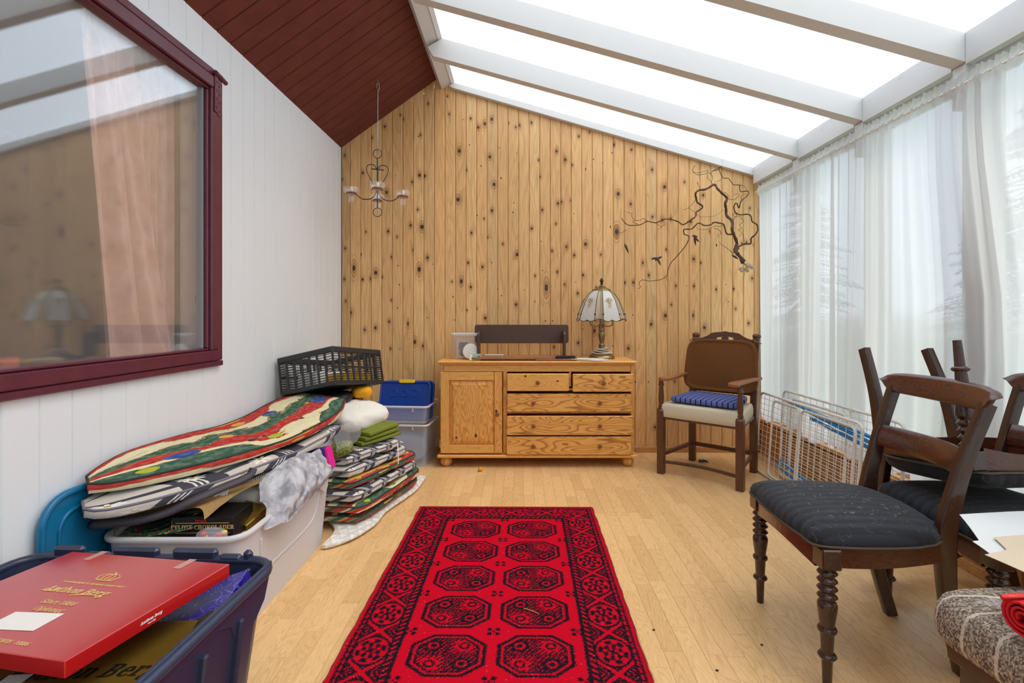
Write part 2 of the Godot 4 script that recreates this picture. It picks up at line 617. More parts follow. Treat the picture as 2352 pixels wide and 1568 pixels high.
const KNOTS := [-1.112, 2.667, 9.5, 1.15, -0.983, 2.76, 6.6, 1.15, -0.963, 2.727, 8.0, 1.15, -0.756, 2.854, 7.3, 1.15, -0.599, 2.915, 6.6, 1.15, -0.819, 2.599, 8.0, 1.15, -0.836, 2.587, 5.1, 1.15, -1.218, 2.576, 8.7, 1.15, -1.44, 2.43, 8.0, 1.15, -1.291, 2.289, 9.5, 1.15, -0.827, 2.268, 13.1, 1.15, -0.785, 2.263, 12.4, 1.15, -0.885, 2.214, 9.5, 1.15, -1.096, 2.129, 13.1, 1.15, -0.84, 1.987, 8.0, 1.15, -0.501, 2.467, 14.6, 1.15, -0.511, 2.07, 16.0, 1.15, -0.407, 2.733, 8.0, 1.15, -0.346, 2.661, 11.6, 1.15, -0.292, 2.69, 13.1, 1.15, -0.471, 2.723, 4.4, 1.15, -0.417, 2.516, 5.1, 1.15, -0.443, 2.312, 7.3, 1.15, -0.323, 2.344, 5.1, 1.15, -1.46, 2.234, 6.6, 1.15, -1.023, 2.265, 3.6, 1.15, -0.583, 2.769, 6.6, 1.15, -1.435, 1.67, 8.7, 1.15, -1.364, 1.508, 13.8, 2, -1.305, 1.62, 5.8, 3, -1.265, 1.805, 6.6, 1.15, -1.293, 1.415, 10.2, 1.15, -1.225, 1.422, 10.2, 1.15, -1.185, 1.47, 16.0, 1.15, -1.134, 1.435, 8.7, 1.15, -1.083, 1.809, 10.9, 1.15, -1.054, 1.599, 9.5, 1.15, -1.01, 1.764, 6.6, 1.15, -0.899, 1.858, 10.2, 1.15, -0.807, 1.846, 17.5, 1.15, -0.879, 1.657, 7.3, 2.4, -0.761, 1.593, 11.6, 1.15, -0.719, 1.54, 4.4, 1.15, -0.829, 1.498, 16.0, 1.5, -1.003, 1.529, 5.8, 1.15, -0.991, 1.372, 5.8, 1.15, -1.058, 1.246, 6.6, 1.15, -1.007, 1.182, 5.8, 1.15, -1.075, 1.071, 9.5, 1.15, -0.921, 1.053, 8.0, 2.2, -1.442, 1.418, 8.0, 1.15, -1.431, 1.237, 7.3, 1.15, -1.394, 1.144, 14.6, 1.15, -1.276, 1.003, 9.5, 1.15, -1.187, 1.019, 12.4, 1.15, -1.065, 0.849, 7.3, 1.15, -0.987, 0.845, 4.4, 1.15, -0.865, 0.904, 13.1, 1.5, -0.796, 0.871, 11.6, 1.15, -0.761, 1.102, 5.1, 1.15, -0.561, 1.397, 6.6, 1.15, -0.551, 1.273, 5.8, 1.15, -0.484, 1.4, 13.1, 1.5, -0.401, 1.797, 9.5, 1.15, -0.429, 1.552, 9.5, 1.15, -0.407, 1.353, 10.9, 1.15, -0.31, 1.518, 10.2, 1.15, -0.288, 1.099, 11.6, 1.15, -0.439, 1.163, 6.6, 1.15, -0.359, 1.176, 6.6, 1.15, -0.541, 1.083, 5.1, 1.15, -0.235, 2.727, 13.1, 1.15, -0.251, 2.419, 12.4, 1.15, -0.216, 2.193, 13.8, 1.15, -0.233, 1.979, 11.6, 1.15, -0.174, 2.494, 4.4, 1.15, -0.159, 2.245, 5.8, 1.6, -0.099, 2.696, 6.6, 1.15, -0.039, 2.662, 6.6, 1.15, -0.008, 2.678, 8.0, 1.15, 0.09, 2.699, 8.7, 1.15, -0.029, 2.452, 3.6, 1.15, 0.149, 2.393, 7.3, 1.15, 0.16, 2.257, 8.0, 1.15, 0.296, 2.465, 10.2, 1.15, 0.367, 2.396, 12.4, 1.15, 0.478, 2.587, 8.7, 1.15, 0.425, 2.353, 6.6, 1.15, 0.565, 2.62, 6.6, 1.15, 0.534, 2.319, 4.4, 3, 0.598, 2.399, 5.1, 1.15, 0.674, 2.37, 5.1, 1.15, 0.751, 2.452, 5.8, 1.15, 0.765, 2.517, 7.3, 1.15, 0.307, 2.038, 10.9, 1.15, 0.336, 2.052, 7.3, 1.15, 0.414, 2.064, 7.3, 1.15, 0.179, 1.984, 9.5, 1.15, 0.291, 1.87, 7.3, 1.15, 0.092, 1.832, 10.2, 1.15, -0.055, 2.043, 4.4, 1.15, -0.062, 1.964, 5.8, 1.15, -0.323, 2.345, 5.1, 1.15, -0.298, 1.913, 6.6, 1.15, 0.439, 1.955, 4.4, 1.15, -0.356, 1.941, 5.8, 1.15, 0.17, 1.726, 5.1, 1.15, 0.259, 1.65, 8.7, 1.15, 0.377, 1.682, 9.5, 1.15, 0.533, 1.704, 13.8, 1.15, 0.441, 1.613, 10.2, 1.15, 0.658, 1.618, 7.3, 1.15, 0.787, 1.806, 13.1, 1.7, 0.738, 1.846, 4.4, 3, -0.144, 1.706, 8.0, 1.15, -0.027, 1.619, 13.8, 1.15, -0.268, 1.76, 6.6, 1.15, -0.24, 1.757, 3.6, 1.15, -0.235, 1.553, 5.1, 1.15, 0.12, 1.445, 7.3, 1.15, 0.182, 1.489, 4.4, 1.15, 0.301, 1.477, 8.7, 1.15, 0.513, 1.451, 9.5, 1.15, 0.361, 1.374, 7.3, 1.15, 0.212, 1.348, 16.0, 2.1, 0.45, 1.393, 3.6, 1.15, 0.469, 1.302, 10.2, 1.15, 0.62, 1.35, 6.6, 1.15, -0.036, 1.211, 10.9, 1.15, 0.118, 1.235, 5.8, 1.15, 0.205, 1.075, 5.8, 1.15, 0.263, 1.076, 5.8, 1.15, 0.03, 1.329, 3.6, 1.15, -0.187, 1.335, 5.1, 1.15, -0.156, 1.282, 5.1, 1.15, 0.606, 0.995, 11.6, 1.7, 0.473, 0.896, 10.2, 1.15, 0.274, 0.862, 7.3, 1.15, 0.511, 1.008, 4.4, 1.15, 0.757, 0.871, 5.8, 1.15, 0.909, 2.477, 8.5, 1.15, 1.079, 2.314, 9.3, 1.15, 1.181, 2.173, 13.9, 1.15, 0.801, 2.116, 14.7, 1.15, 0.904, 2.033, 9.3, 1.15, 1.081, 1.928, 8.5, 1.15, 1.162, 1.902, 12.4, 1.15, 1.232, 1.912, 9.3, 1.15, 1.396, 1.888, 10.1, 1.15, 0.789, 1.805, 16.2, 1.4, 1.497, 2.105, 10.8, 1.15, 1.343, 2.213, 7.0, 1.15, 1.556, 1.808, 8.5, 1.15, 1.607, 1.696, 6.2, 2, 1.814, 1.71, 7.7, 1.15, 1.853, 1.721, 7.7, 1.15, 1.913, 1.698, 7.0, 1.15, 1.878, 1.999, 7.0, 1.15, 1.195, 1.661, 8.5, 1.15, 1.002, 1.552, 7.7, 1.8, 1.051, 1.449, 9.3, 1.15, 1.419, 1.583, 10.8, 1.15, 1.477, 1.552, 7.0, 1.15, 1.961, 1.952, 5.4, 1.15, 0.766, 2.52, 7.7, 1.15, 0.926, 1.391, 11.0, 1.15, 0.856, 1.389, 8.0, 1.15, 1.274, 1.363, 8.0, 1.15, 1.422, 1.361, 9.0, 1.3, 1.603, 1.334, 7.0, 1.6, 1.747, 1.338, 9.0, 1.15, 1.898, 1.424, 9.0, 1.15, 1.683, 1.373, 4.0, 1.15, 1.705, 1.232, 4.0, 1.15, 1.763, 1.175, 7.0, 1.15, 1.869, 1.056, 10.0, 1.15, 1.507, 1.021, 12.0, 1.15, 1.415, 1.121, 8.0, 2, 1.188, 1.12, 14.0, 1.15, 1.071, 1.048, 12.0, 1.15, 0.921, 1.124, 5.0, 1.15, 0.884, 0.85, 12.0, 1.15, 0.944, 0.575, 6.0, 1.15, 1.048, 0.575, 4.0, 3, 1.264, 0.58, 7.0, 1.15, 1.102, 0.205, 10.0, 1.15, 1.362, 1.363, 4.0, 1.15, 1.236, 1.209, 7.0, 1.15]


# ============================ materials =======================================
func plain(c: Color, rough := 0.6, metal := 0.0) -> StandardMaterial3D:
	var m := StandardMaterial3D.new()
	m.albedo_color = c
	m.roughness = rough
	m.metallic = metal
	return m


func c8(r: int, g: int, b: int, a := 255) -> Color:
	return Color8(r, g, b, a)


func glassy(c: Color, alpha: float, rough := 0.03) -> StandardMaterial3D:
	var m := StandardMaterial3D.new()
	m.albedo_color = Color(c.r, c.g, c.b, alpha)
	m.roughness = rough
	m.transparency = BaseMaterial3D.TRANSPARENCY_ALPHA
	return m


func bits(w: int, h: int) -> PackedByteArray:
	var b := PackedByteArray()
	b.resize(w * h * 3)
	return b


func to_tex(b: PackedByteArray, w: int, h: int) -> ImageTexture:
	return ImageTexture.create_from_image(Image.create_from_data(w, h, false, Image.FORMAT_RGB8, b))


func noise_bytes(seed_: int, freq: float, w: int, h: int, oct := 3) -> PackedByteArray:
	var n := FastNoiseLite.new()
	n.seed = seed_
	n.frequency = freq
	n.noise_type = FastNoiseLite.TYPE_SIMPLEX_SMOOTH
	n.fractal_octaves = oct
	var im := n.get_seamless_image(w, h)
	im.convert(Image.FORMAT_L8)
	return im.get_data()


# figured wood: contour bands of a smooth noise; the texture's x runs along the grain
func wood_tex(seed_: int, light: Color, dark: Color, bands: float, sharp := 2.2, freq := 0.006, w := 512, h := 512) -> ImageTexture:
	var a := noise_bytes(seed_, freq, w, h, 2)
	var f := noise_bytes(seed_ + 5, 0.06, w, h, 3)
	var b := bits(w, h)
	var lut_r := PackedByteArray()
	var lut_g := PackedByteArray()
	var lut_b := PackedByteArray()
	for i in 256:
		var c := light.lerp(dark, pow(i / 255.0, sharp))
		lut_r.append(int(c.r * 255))
		lut_g.append(int(c.g * 255))
		lut_b.append(int(c.b * 255))
	var k := 0
	for y in h:
		for x in w:
			var i := y * w + x
			var v := a[i] * bands / 255.0 + f[i] * 0.00025
			var r := v - floorf(v)
			r = r / 0.85 if r < 0.85 else (1.0 - r) / 0.15
			var q := clampi(int(r * 225.0) + ((f[i] - 128) >> 4), 0, 255)
			b[k] = lut_r[q]
			b[k + 1] = lut_g[q]
			b[k + 2] = lut_b[q]
			k += 3
	return to_tex(b, w, h)


func wood(tex: Texture2D, len_m: float, wide_m: float, rough := 0.45, coat := 0.0) -> StandardMaterial3D:
	var m := StandardMaterial3D.new()
	m.albedo_texture = tex
	m.roughness = rough
	m.uv1_scale = Vector3(1.0 / len_m, 1.0 / wide_m, 1)
	if coat > 0.0:
		m.clearcoat_enabled = true
		m.clearcoat = coat
		m.clearcoat_roughness = 0.2
	return m


func mottled(seed_: int, a: Color, b_: Color, freq: float, oct := 4, w := 256, contrast := 1.0) -> ImageTexture:
	var d := noise_bytes(seed_, freq, w, w, oct)
	var b := bits(w, w)
	for i in w * w:
		var c := a.lerp(b_, clampf((d[i] / 255.0 - 0.5) * contrast + 0.5, 0, 1))
		b[i * 3] = int(c.r * 255)
		b[i * 3 + 1] = int(c.g * 255)
		b[i * 3 + 2] = int(c.b * 255)
	return to_tex(b, w, w)


# woven cloth: over and under threads
func weave_tex(a: Color, b_: Color, cell: int, w: int, seed_: int, jitter := 0.25) -> ImageTexture:
	var r := RandomNumberGenerator.new()
	r.seed = seed_
	var b := bits(w, w)
	var cells := w / cell
	var tone := PackedFloat32Array()
	for i in cells * cells:
		tone.append(r.randf())
	for y in w:
		for x in w:
			var cx := x / cell
			var cy := y / cell
			var over := (cx + cy) % 2 == 0
			var e := float(x % cell) / cell if over else float(y % cell) / cell
			var s := 0.55 + 0.45 * sin(PI * e)
			var q: float = clampf(s * (1.0 - jitter) + tone[(cy % cells) * cells + cx % cells] * jitter, 0, 1)
			var c := b_.lerp(a, q)
			var i := (y * w + x) * 3
			b[i] = int(c.r * 255)
			b[i + 1] = int(c.g * 255)
			b[i + 2] = int(c.b * 255)
	return to_tex(b, w, w)


func cloth(tex: Texture2D, size: float, rough := 0.95) -> StandardMaterial3D:
	var m := StandardMaterial3D.new()
	m.albedo_texture = tex
	m.roughness = rough
	m.uv1_triplanar = true
	m.uv1_world_triplanar = false
	m.uv1_scale = Vector3.ONE / size
	m.metallic_specular = 0.25
	return m


func make_materials() -> void:
	M.white_paint = plain(c8(237, 241, 244), 0.45)
	M.white_beam = plain(c8(212, 212, 210), 0.5)
	M.dark_red = cloth(mottled(11, c8(104, 55, 48), c8(116, 63, 55), 0.02, 3, 128), 0.6, 0.5)
	M.maroon = cloth(mottled(12, c8(94, 40, 54), c8(106, 48, 63), 0.03, 4, 128), 0.25, 0.32)
	M.maroon.metallic_specular = 0.5
	M.pine_wall = StandardMaterial3D.new()
	M.pine_wall.albedo_texture = pine_wall_texture()
	M.pine_wall.roughness = 0.5
	M.floor_wood = StandardMaterial3D.new()
	M.floor_wood.albedo_texture = stave_texture()
	M.floor_wood.roughness = 0.33
	M.floor_wood.metallic_specular = 0.45
	M.pine = wood(wood_tex(21, c8(234, 174, 94), c8(190, 122, 54), 4.0, 2.0), 1.1, 0.2, 0.4)
	M.pine_fig = wood(wood_tex(23, c8(234, 172, 92), c8(124, 68, 18), 6.0, 3.4, 0.004), 1.3, 0.3, 0.36)
	M.pine_calm = wood(wood_tex(25, c8(236, 178, 98), c8(206, 142, 66), 5.0, 2.0), 1.6, 0.16, 0.38)
	M.pine_dado = wood(wood_tex(27, c8(206, 152, 92), c8(166, 112, 58), 8.0, 2.0), 0.8, 0.12, 0.45)
	M.knob = plain(c8(132, 80, 42), 0.4)
	M.knot = plain(c8(70, 38, 20), 0.5)
	M.mahog = wood(wood_tex(31, c8(94, 44, 24), c8(48, 19, 10), 5.0, 1.5, 0.008), 0.7, 0.14, 0.28, 0.5)
	M.mahog_dark = wood(wood_tex(33, c8(66, 34, 22), c8(32, 16, 10), 5.0, 1.5), 0.5, 0.1, 0.26, 0.5)
	M.oak_dark = wood(wood_tex(35, c8(104, 60, 32), c8(56, 29, 15), 10.0, 1.6), 0.6, 0.09, 0.4, 0.3)
	M.oak_worn = wood(wood_tex(37, c8(164, 106, 64), c8(116, 68, 38), 8.0, 1.6), 0.5, 0.08, 0.45)
	M.walnut = wood(wood_tex(39, c8(92, 66, 54), c8(58, 40, 32), 14.0, 1.5), 0.8, 0.06, 0.5)
	M.walnut_edge = wood(wood_tex(41, c8(166, 112, 76), c8(126, 82, 54), 9.0, 1.5), 0.8, 0.1, 0.55)
	M.steel = plain(c8(190, 190, 190), 0.3, 1.0)
	M.iron = plain(c8(78, 76, 74), 0.45, 0.75)
	M.brass = plain(c8(150, 128, 92), 0.34, 1.0)
	M.brass_dark = plain(c8(70, 60, 46), 0.45, 0.8)
	M.glass = glassy(Color.WHITE, 0.02)
	M.clear_cup = glassy(Color(0.97, 0.97, 0.97), 0.08, 0.03)
	M.clear_plastic = StandardMaterial3D.new()
	M.clear_plastic.albedo_color = Color(0.86, 0.88, 0.92, 0.24)
	M.clear_plastic.transparency = BaseMaterial3D.TRANSPARENCY_ALPHA
	M.clear_plastic.roughness = 0.3
	M.clear_thin = M.clear_plastic.duplicate()
	M.clear_thin.albedo_color = Color(0.9, 0.92, 0.94, 0.16)
	M.frosted = StandardMaterial3D.new()
	M.frosted.albedo_color = Color(0.93, 0.92, 0.93, 0.86)
	M.frosted.transparency = BaseMaterial3D.TRANSPARENCY_ALPHA
	M.frosted.roughness = 0.35
	M.frosted.backlight_enabled = true
	M.frosted.backlight = Color(0.7, 0.7, 0.7)
	M.poly = StandardMaterial3D.new()
	M.poly.albedo_color = Color(1, 1, 1, 0.3)
	M.poly.transparency = BaseMaterial3D.TRANSPARENCY_ALPHA
	M.poly.roughness = 0.5
	M.poly.backlight_enabled = true
	M.poly.backlight = Color(1, 1, 1)
	M.poly_rib = M.poly.duplicate()
	M.poly_rib.albedo_color = Color(1, 1, 1, 0.5)
	M.net = StandardMaterial3D.new()
	M.net.albedo_color = Color(0.79, 0.775, 0.765, 0.93)
	M.net.transparency = BaseMaterial3D.TRANSPARENCY_ALPHA
	M.net.roughness = 1.0
	M.net.metallic_specular = 0.0
	M.net.backlight_enabled = true
	M.net.backlight = Color(1, 1, 1)
	M.pink = StandardMaterial3D.new()
	M.pink.albedo_texture = mottled(51, c8(228, 182, 166), c8(242, 208, 194), 0.03, 3, 128, 1.6)
	M.pink.uv1_scale = Vector3(1, 3, 1)
	M.pink.roughness = 0.9
	M.pink.backlight_enabled = true
	M.pink.backlight = Color(0.5, 0.42, 0.4)
	M.black_plastic = plain(c8(40, 41, 44), 0.42)
	M.navy = plain(c8(46, 53, 78), 0.32)
	M.teal = plain(c8(16, 112, 158), 0.3)
	M.royal = plain(c8(22, 62, 150), 0.3)
	M.yellow = plain(c8(240, 190, 40), 0.4)
	M.white_coat = plain(c8(228, 222, 210), 0.35)
	M.blue_coat = plain(c8(24, 132, 200), 0.35)
	M.paper = plain(c8(228, 228, 226), 0.8)
	M.kraft = cloth(mottled(61, c8(214, 194, 166), c8(226, 208, 182), 0.2, 3, 128), 0.1, 0.85)
	M.red_card = plain(c8(186, 24, 26), 0.22)
	M.red_card.clearcoat_enabled = true
	M.red_card.clearcoat = 0.6
	M.red_card.clearcoat_roughness = 0.12
	M.gold = plain(c8(196, 168, 96), 0.3, 1.0)
	M.gold_print = plain(c8(226, 196, 130), 0.4)
	M.gold_card = plain(c8(166, 134, 52), 0.24, 0.7)
	M.black_card = plain(c8(24, 22, 22), 0.3)
	M.purple_card = plain(c8(66, 20, 140), 0.3)
	M.pink_card = plain(c8(232, 30, 150), 0.35)
	M.red_felt = plain(c8(206, 16, 28), 0.95)
	M.red_plastic = plain(c8(226, 40, 34), 0.25)
	M.white_print = plain(c8(238, 234, 228), 0.6)
	M.black_print = plain(c8(30, 28, 22), 0.4)
	M.olive = cloth(mottled(71, c8(112, 120, 46), c8(132, 140, 60), 0.15, 3, 128), 0.12)
	M.black_bag = plain(c8(22, 22, 24), 0.55)
	M.orange_cloth = cloth(mottled(72, c8(216, 148, 30), c8(234, 170, 46), 0.06, 3, 128), 0.2)
	M.white_linen = cloth(mottled(73, c8(222, 216, 204), c8(236, 232, 224), 0.02, 3, 128), 0.5)
	M.pillow = cloth(mottled(74, c8(228, 224, 214), c8(238, 236, 228), 0.02, 2, 64), 0.5)
	M.burlap = cloth(weave_tex(c8(186, 150, 100), c8(112, 82, 46), 4, 128, 5, 0.3), 0.06)
	M.marble_cloth = cloth(mottled(75, c8(136, 133, 140), c8(208, 206, 210), 0.03, 5, 256, 2.2), 0.5)
	M.tweed = StandardMaterial3D.new()
	M.tweed.albedo_texture = tweed_texture()
	M.tweed.roughness = 1.0
	M.tweed.metallic_specular = 0.1
	M.brown_wool = cloth(mottled(76, c8(100, 62, 32), c8(128, 84, 48), 0.3, 3, 256), 0.12)
	M.cream_wool = cloth(mottled(77, c8(196, 186, 160), c8(224, 214, 190), 0.12, 4, 256, 1.8), 0.1)
	M.black_seat = StandardMaterial3D.new()
	M.black_seat.albedo_texture = seat_texture()
	M.black_seat.roughness = 0.85
	M.black_seat.rim_enabled = true
	M.black_seat.rim = 0.15
	M.cord = cloth(weave_tex(c8(120, 108, 92), c8(30, 26, 24), 4, 64, 9, 0.4), 0.012)
	M.lint = plain(c8(196, 190, 180), 1.0)
	M.bark = cloth(mottled(78, c8(70, 54, 40), c8(128, 106, 84), 0.12, 4, 128, 1.8), 0.06)
	M.pale_wood = cloth(mottled(79, c8(180, 158, 124), c8(226, 212, 184), 0.1, 3, 128, 1.6), 0.05)
	M.feather = plain(c8(62, 56, 52), 0.8)
	M.zip = plain(c8(74, 66, 74), 0.6)
	M.grey_pipe = plain(c8(124, 116, 128), 0.8)
	M.dark_pipe = plain(c8(44, 58, 50), 0.8)
	M.fringe = plain(c8(226, 224, 218), 0.9)
	M.cable = plain(c8(226, 222, 212), 0.5)
	M.lamp_glass = StandardMaterial3D.new()
	M.lamp_glass.albedo_color = Color(0.88, 0.91, 0.91, 0.9)
	M.lamp_glass.transparency = BaseMaterial3D.TRANSPARENCY_ALPHA
	M.lamp_glass.roughness = 0.3
	M.lamp_glass.backlight_enabled = true
	M.lamp_glass.backlight = Color(0.9, 0.9, 0.9)
	M.lamp_clear = M.clear_plastic.duplicate()
	M.lamp_clear.albedo_color = Color(0.8, 0.74, 0.62, 0.4)
	M.sepia = plain(c8(176, 152, 112), 0.6)
	M.wax = plain(c8(232, 224, 208), 0.6)
	M.potpourri = plain(c8(190, 112, 44), 0.8)
	M.mint = plain(c8(150, 196, 172), 0.6)
	M.quilt = cloth(quilt_texture(), 0.4)
	M.leafy = cushion_mat(leaf_cushion_texture(0))
	M.leafy_b = cushion_mat(leaf_cushion_texture(1))
	M.daisy = cushion_mat(daisy_texture(0))
	M.daisy_b = cushion_mat(daisy_texture(1))
	M.lime_floral = cloth(mottled(82, c8(92, 98, 44), c8(160, 164, 96), 0.05, 2, 128, 2.5), 0.12)
	M.stripe_pad = cushion_mat(stripe_texture())
	M.swirl = StandardMaterial3D.new()
	M.swirl.albedo_texture = swirl_texture()
	M.swirl.roughness = 0.25
	M.giftwrap = StandardMaterial3D.new()
	M.giftwrap.albedo_texture = giftwrap_texture()
	M.giftwrap.roughness = 0.35
	M.fly = plain(c8(30, 28, 28), 0.8)
	M.rug = StandardMaterial3D.new()
	M.rug.albedo_texture = rug_texture()
	M.rug.roughness = 1.0
	M.rug.metallic_specular = 0.05
	M.rug_edge = plain(c8(150, 16, 26), 1.0)
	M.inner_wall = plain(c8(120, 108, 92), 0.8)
	M.bark_tree = plain(c8(70, 60, 52), 0.9)
	M.spruce = plain(c8(120, 132, 122), 0.9)
	M.lawn = cloth(mottled(88, c8(96, 112, 70), c8(134, 142, 98), 0.05, 4, 128), 3.0)


func cushion_mat(tex: Texture2D) -> StandardMaterial3D:
	var m := StandardMaterial3D.new()
	m.albedo_texture = tex
	m.roughness = 0.95
	m.metallic_specular = 0.15
	return m


# the board wall, laid out over the whole wall: grain along y, knots where they sit
const WALL_X0 := -1.5
const WALL_W := 3.5
const WALL_H := 3.12


func board_edges() -> Array:
	var e := [LEFT]
	var x := -1.3955
	while x < 0.76:
		e.append(x)
		x += 0.0863
	while x < RIGHT - 0.03:
		e.append(x)
		x += 0.0888
	e.append(RIGHT)
	return e


func pine_wall_texture() -> ImageTexture:
	var w := 1400
	var h := 1248
	var b := bits(w, h)
	var n := FastNoiseLite.new()
	n.seed = 91
	n.frequency = 1.0
	n.noise_type = FastNoiseLite.TYPE_SIMPLEX_SMOOTH
	n.fractal_type = FastNoiseLite.FRACTAL_NONE
	var r := RandomNumberGenerator.new()
	r.seed = 92
	var e := board_edges()
	var of_col := PackedInt32Array()
	var k := 0
	for x in w:
		var wx := WALL_X0 + (x + 0.5) / w * WALL_W
		while k < e.size() - 2 and wx > e[k + 1]:
			k += 1
		of_col.append(k)
	var bands := []
	var tone := []
	var off := []
	var warm := []
	for i in e.size():
		bands.append(r.randf_range(1.3, 3.4))
		tone.append(r.randf_range(-0.035, 0.03) - (0.07 if i == 0 else 0.0))
		off.append(r.randf() * 90.0)
		warm.append(r.randf_range(-0.02, 0.02))
	var fine := noise_bytes(93, 0.09, 512, 512, 2)
	var i := 0
	for y in h:
		var wy := y / 400.0
		for x in w:
			var bd := of_col[x]
			var v: float = n.get_noise_2d(x * 0.026 + off[bd], wy * 0.75 + off[bd] * 1.7) * bands[bd] + 8.0
			v = v - floorf(v)
			v = v / 0.86 if v < 0.86 else (1.0 - v) / 0.14
			v = v * v * v
			var q: float = 1.0 + tone[bd] - 0.075 * v + (fine[((y >> 3) & 511) * 512 + (x * 2 & 511)] - 128) * 0.0006
			b[i] = clampi(int(q * 230.0), 0, 255)
			b[i + 1] = clampi(int((q * 0.99 + warm[bd] - 0.02 * v) * 186.0), 0, 255)
			b[i + 2] = clampi(int((q * 0.97 + warm[bd] * 2.0 - 0.04 * v) * 128.0), 0, 255)
			i += 3
	for q in range(0, KNOTS.size(), 4):
		var kx: float = (KNOTS[q] - WALL_X0) / WALL_W * w
		var ky: float = (1.0 - KNOTS[q + 1] / WALL_H) * h
		var kr: float = KNOTS[q + 2] / 1000.0 * w / WALL_W
		var tall: float = KNOTS[q + 3]
		var bd: int = of_col[clampi(int(kx), 0, w - 1)]
		var reach := int(kr * 3.6) + 2
		for yy in range(maxi(0, int(ky) - int(reach * 1.6 * minf(tall, 1.6))), mini(h, int(ky) + int(reach * 1.6 * minf(tall, 1.6)))):
			for xx in range(maxi(0, int(kx) - reach), mini(w, int(kx) + reach)):
				if of_col[xx] != bd:
					continue
				var dx := (xx - kx) / kr
				var dy := (yy - ky) / (kr * tall)
				var d := sqrt(dx * dx + dy * dy)
				var p := (yy * w + xx) * 3
				if d < 1.0:
					var c := Vector3(62, 38, 22)
					if kr > 3.2:
						c = Vector3(58, 36, 22).lerp(Vector3(112, 72, 44), clampf(1.0 - d / 0.55, 0, 1))
						if fmod(d * 3.0, 1.0) > 0.6:
							c *= 0.85
					var f := clampf((1.0 - d) * 3.5, 0, 1)
					b[p] = int(lerpf(b[p], c.x, f))
					b[p + 1] = int(lerpf(b[p + 1], c.y, f))
					b[p + 2] = int(lerpf(b[p + 2], c.z, f))
				elif kr > 2.6:
					# grain flowing round the knot
					var d2 := sqrt(dx * dx + pow((yy - ky) / (kr * tall * 1.5), 2.0))
					if d2 < 3.4:
						var ring := 0.5 + 0.5 * sin(d2 * 7.5 + 0.8)
						ring = ring * ring * ring
						var f2 := (0.2 * ring + (0.12 if d2 < 1.7 else 0.0)) * clampf((3.4 - d2) / 1.6, 0, 1)
						b[p] = int(b[p] * (1.0 - f2 * 0.8))
						b[p + 1] = int(b[p + 1] * (1.0 - f2 * 1.05))
						b[p + 2] = int(b[p + 2] * (1.0 - f2 * 1.25))
	return to_tex(b, w, h)


# 24 staves side by side: pale maple print with faint cathedral grain
func stave_texture() -> ImageTexture:
	var cols := 24
	var cw := 40
	var w := cols * cw
	var h := 420
	var b := bits(w, h)
	var n := FastNoiseLite.new()
	n.seed = 101
	n.frequency = 1.0
	n.fractal_type = FastNoiseLite.FRACTAL_NONE
	var r := RandomNumberGenerator.new()
	r.seed = 102
	var tone := []
	var bands := []
	var off := []
	for k in cols:
		tone.append(r.randf_range(-0.05, 0.02))
		bands.append(r.randf_range(1.2, 4.0))
		off.append(r.randf() * 70.0)
	var fine := noise_bytes(103, 0.2, 256, 256, 2)
	var i := 0
	for y in h:
		for x in w:
			var k := x / cw
			var v: float = n.get_noise_2d((x % cw) * 0.034 + off[k], y * 0.0052 + off[k]) * bands[k] + 9.0
			v = v - floorf(v)
			v = v / 0.9 if v < 0.9 else (1.0 - v) / 0.1
			v = v * v * v * v
			var q: float = 1.0 + tone[k] - 0.075 * v + (fine[((y >> 3) & 255) * 256 + (x * 3 & 255)] - 128) * 0.0005
			b[i] = clampi(int(q * 235.0), 0, 255)
			b[i + 1] = clampi(int((q - 0.01 * v + tone[k] * 0.35) * 191.0), 0, 255)
			b[i + 2] = clampi(int((q - 0.03 * v + tone[k] * 0.8) * 134.0), 0, 255)
			i += 3
	return to_tex(b, w, h)


func tweed_texture() -> ImageTexture:
	var w := 512
	var b := bits(w, w)
	var r := RandomNumberGenerator.new()
	r.seed = 111
	var tone := PackedFloat32Array()
	for i in 64 * 64:
		tone.append(r.randf())
	for y in w:
		for x in w:
			var cy := y / 5
			var cx := (x + (cy % 2) * 4) / 8
			var e := sin(PI * float(y % 5) / 5.0)
			var q: float = tone[(cy * 37 + cx * 11 + (cx * cx) % 13) % 4096]
			var c := Color8(70, 56, 48).lerp(Color8(206, 192, 174), clampf(q * 0.75 + e * 0.2, 0, 1))
			var band := fmod(y / 512.0 * 4.0, 1.0)
			if band < 0.1:
				c = c.lerp(Color8(224, 212, 194), 0.7)
			var i := (y * w + x) * 3
			b[i] = int(c.r * 255)
			b[i + 1] = int(c.g * 255)
			b[i + 2] = int(c.b * 255)
	return to_tex(b, w, w)


# black horsehair with woven stripes and pale lint
func seat_texture() -> ImageTexture:
	var w := 512
	var b := bits(w, w)
	var d := noise_bytes(121, 0.3, w, w, 3)
	for y in w:
		for x in w:
			var s := 0.5 + 0.5 * sin(x / 512.0 * TAU * 13.0)
			var q := 20.0 + 17.0 * smoothstep(0.35, 0.7, s) + (d[y * w + x] - 128) * 0.07
			var i := (y * w + x) * 3
			b[i] = clampi(int(q * 0.92), 0, 255)
			b[i + 1] = clampi(int(q), 0, 255)
			b[i + 2] = clampi(int(q * 1.28), 0, 255)
	var r := RandomNumberGenerator.new()
	r.seed = 122
	for k in 420:
		var x := r.randf() * w
		var y := r.randf() * w
		var a := r.randf() * TAU
		var turn := r.randf_range(-0.12, 0.12)
		var f := r.randf_range(0.15, 0.6)
		for s in r.randi_range(5, 34):
			x += cos(a)
			y += sin(a)
			a += turn
			var i := ((int(y) & 511) * w + (int(x) & 511)) * 3
			for c in 3:
				b[i + c] = int(lerpf(b[i + c], 170.0, f))
	return to_tex(b, w, w)


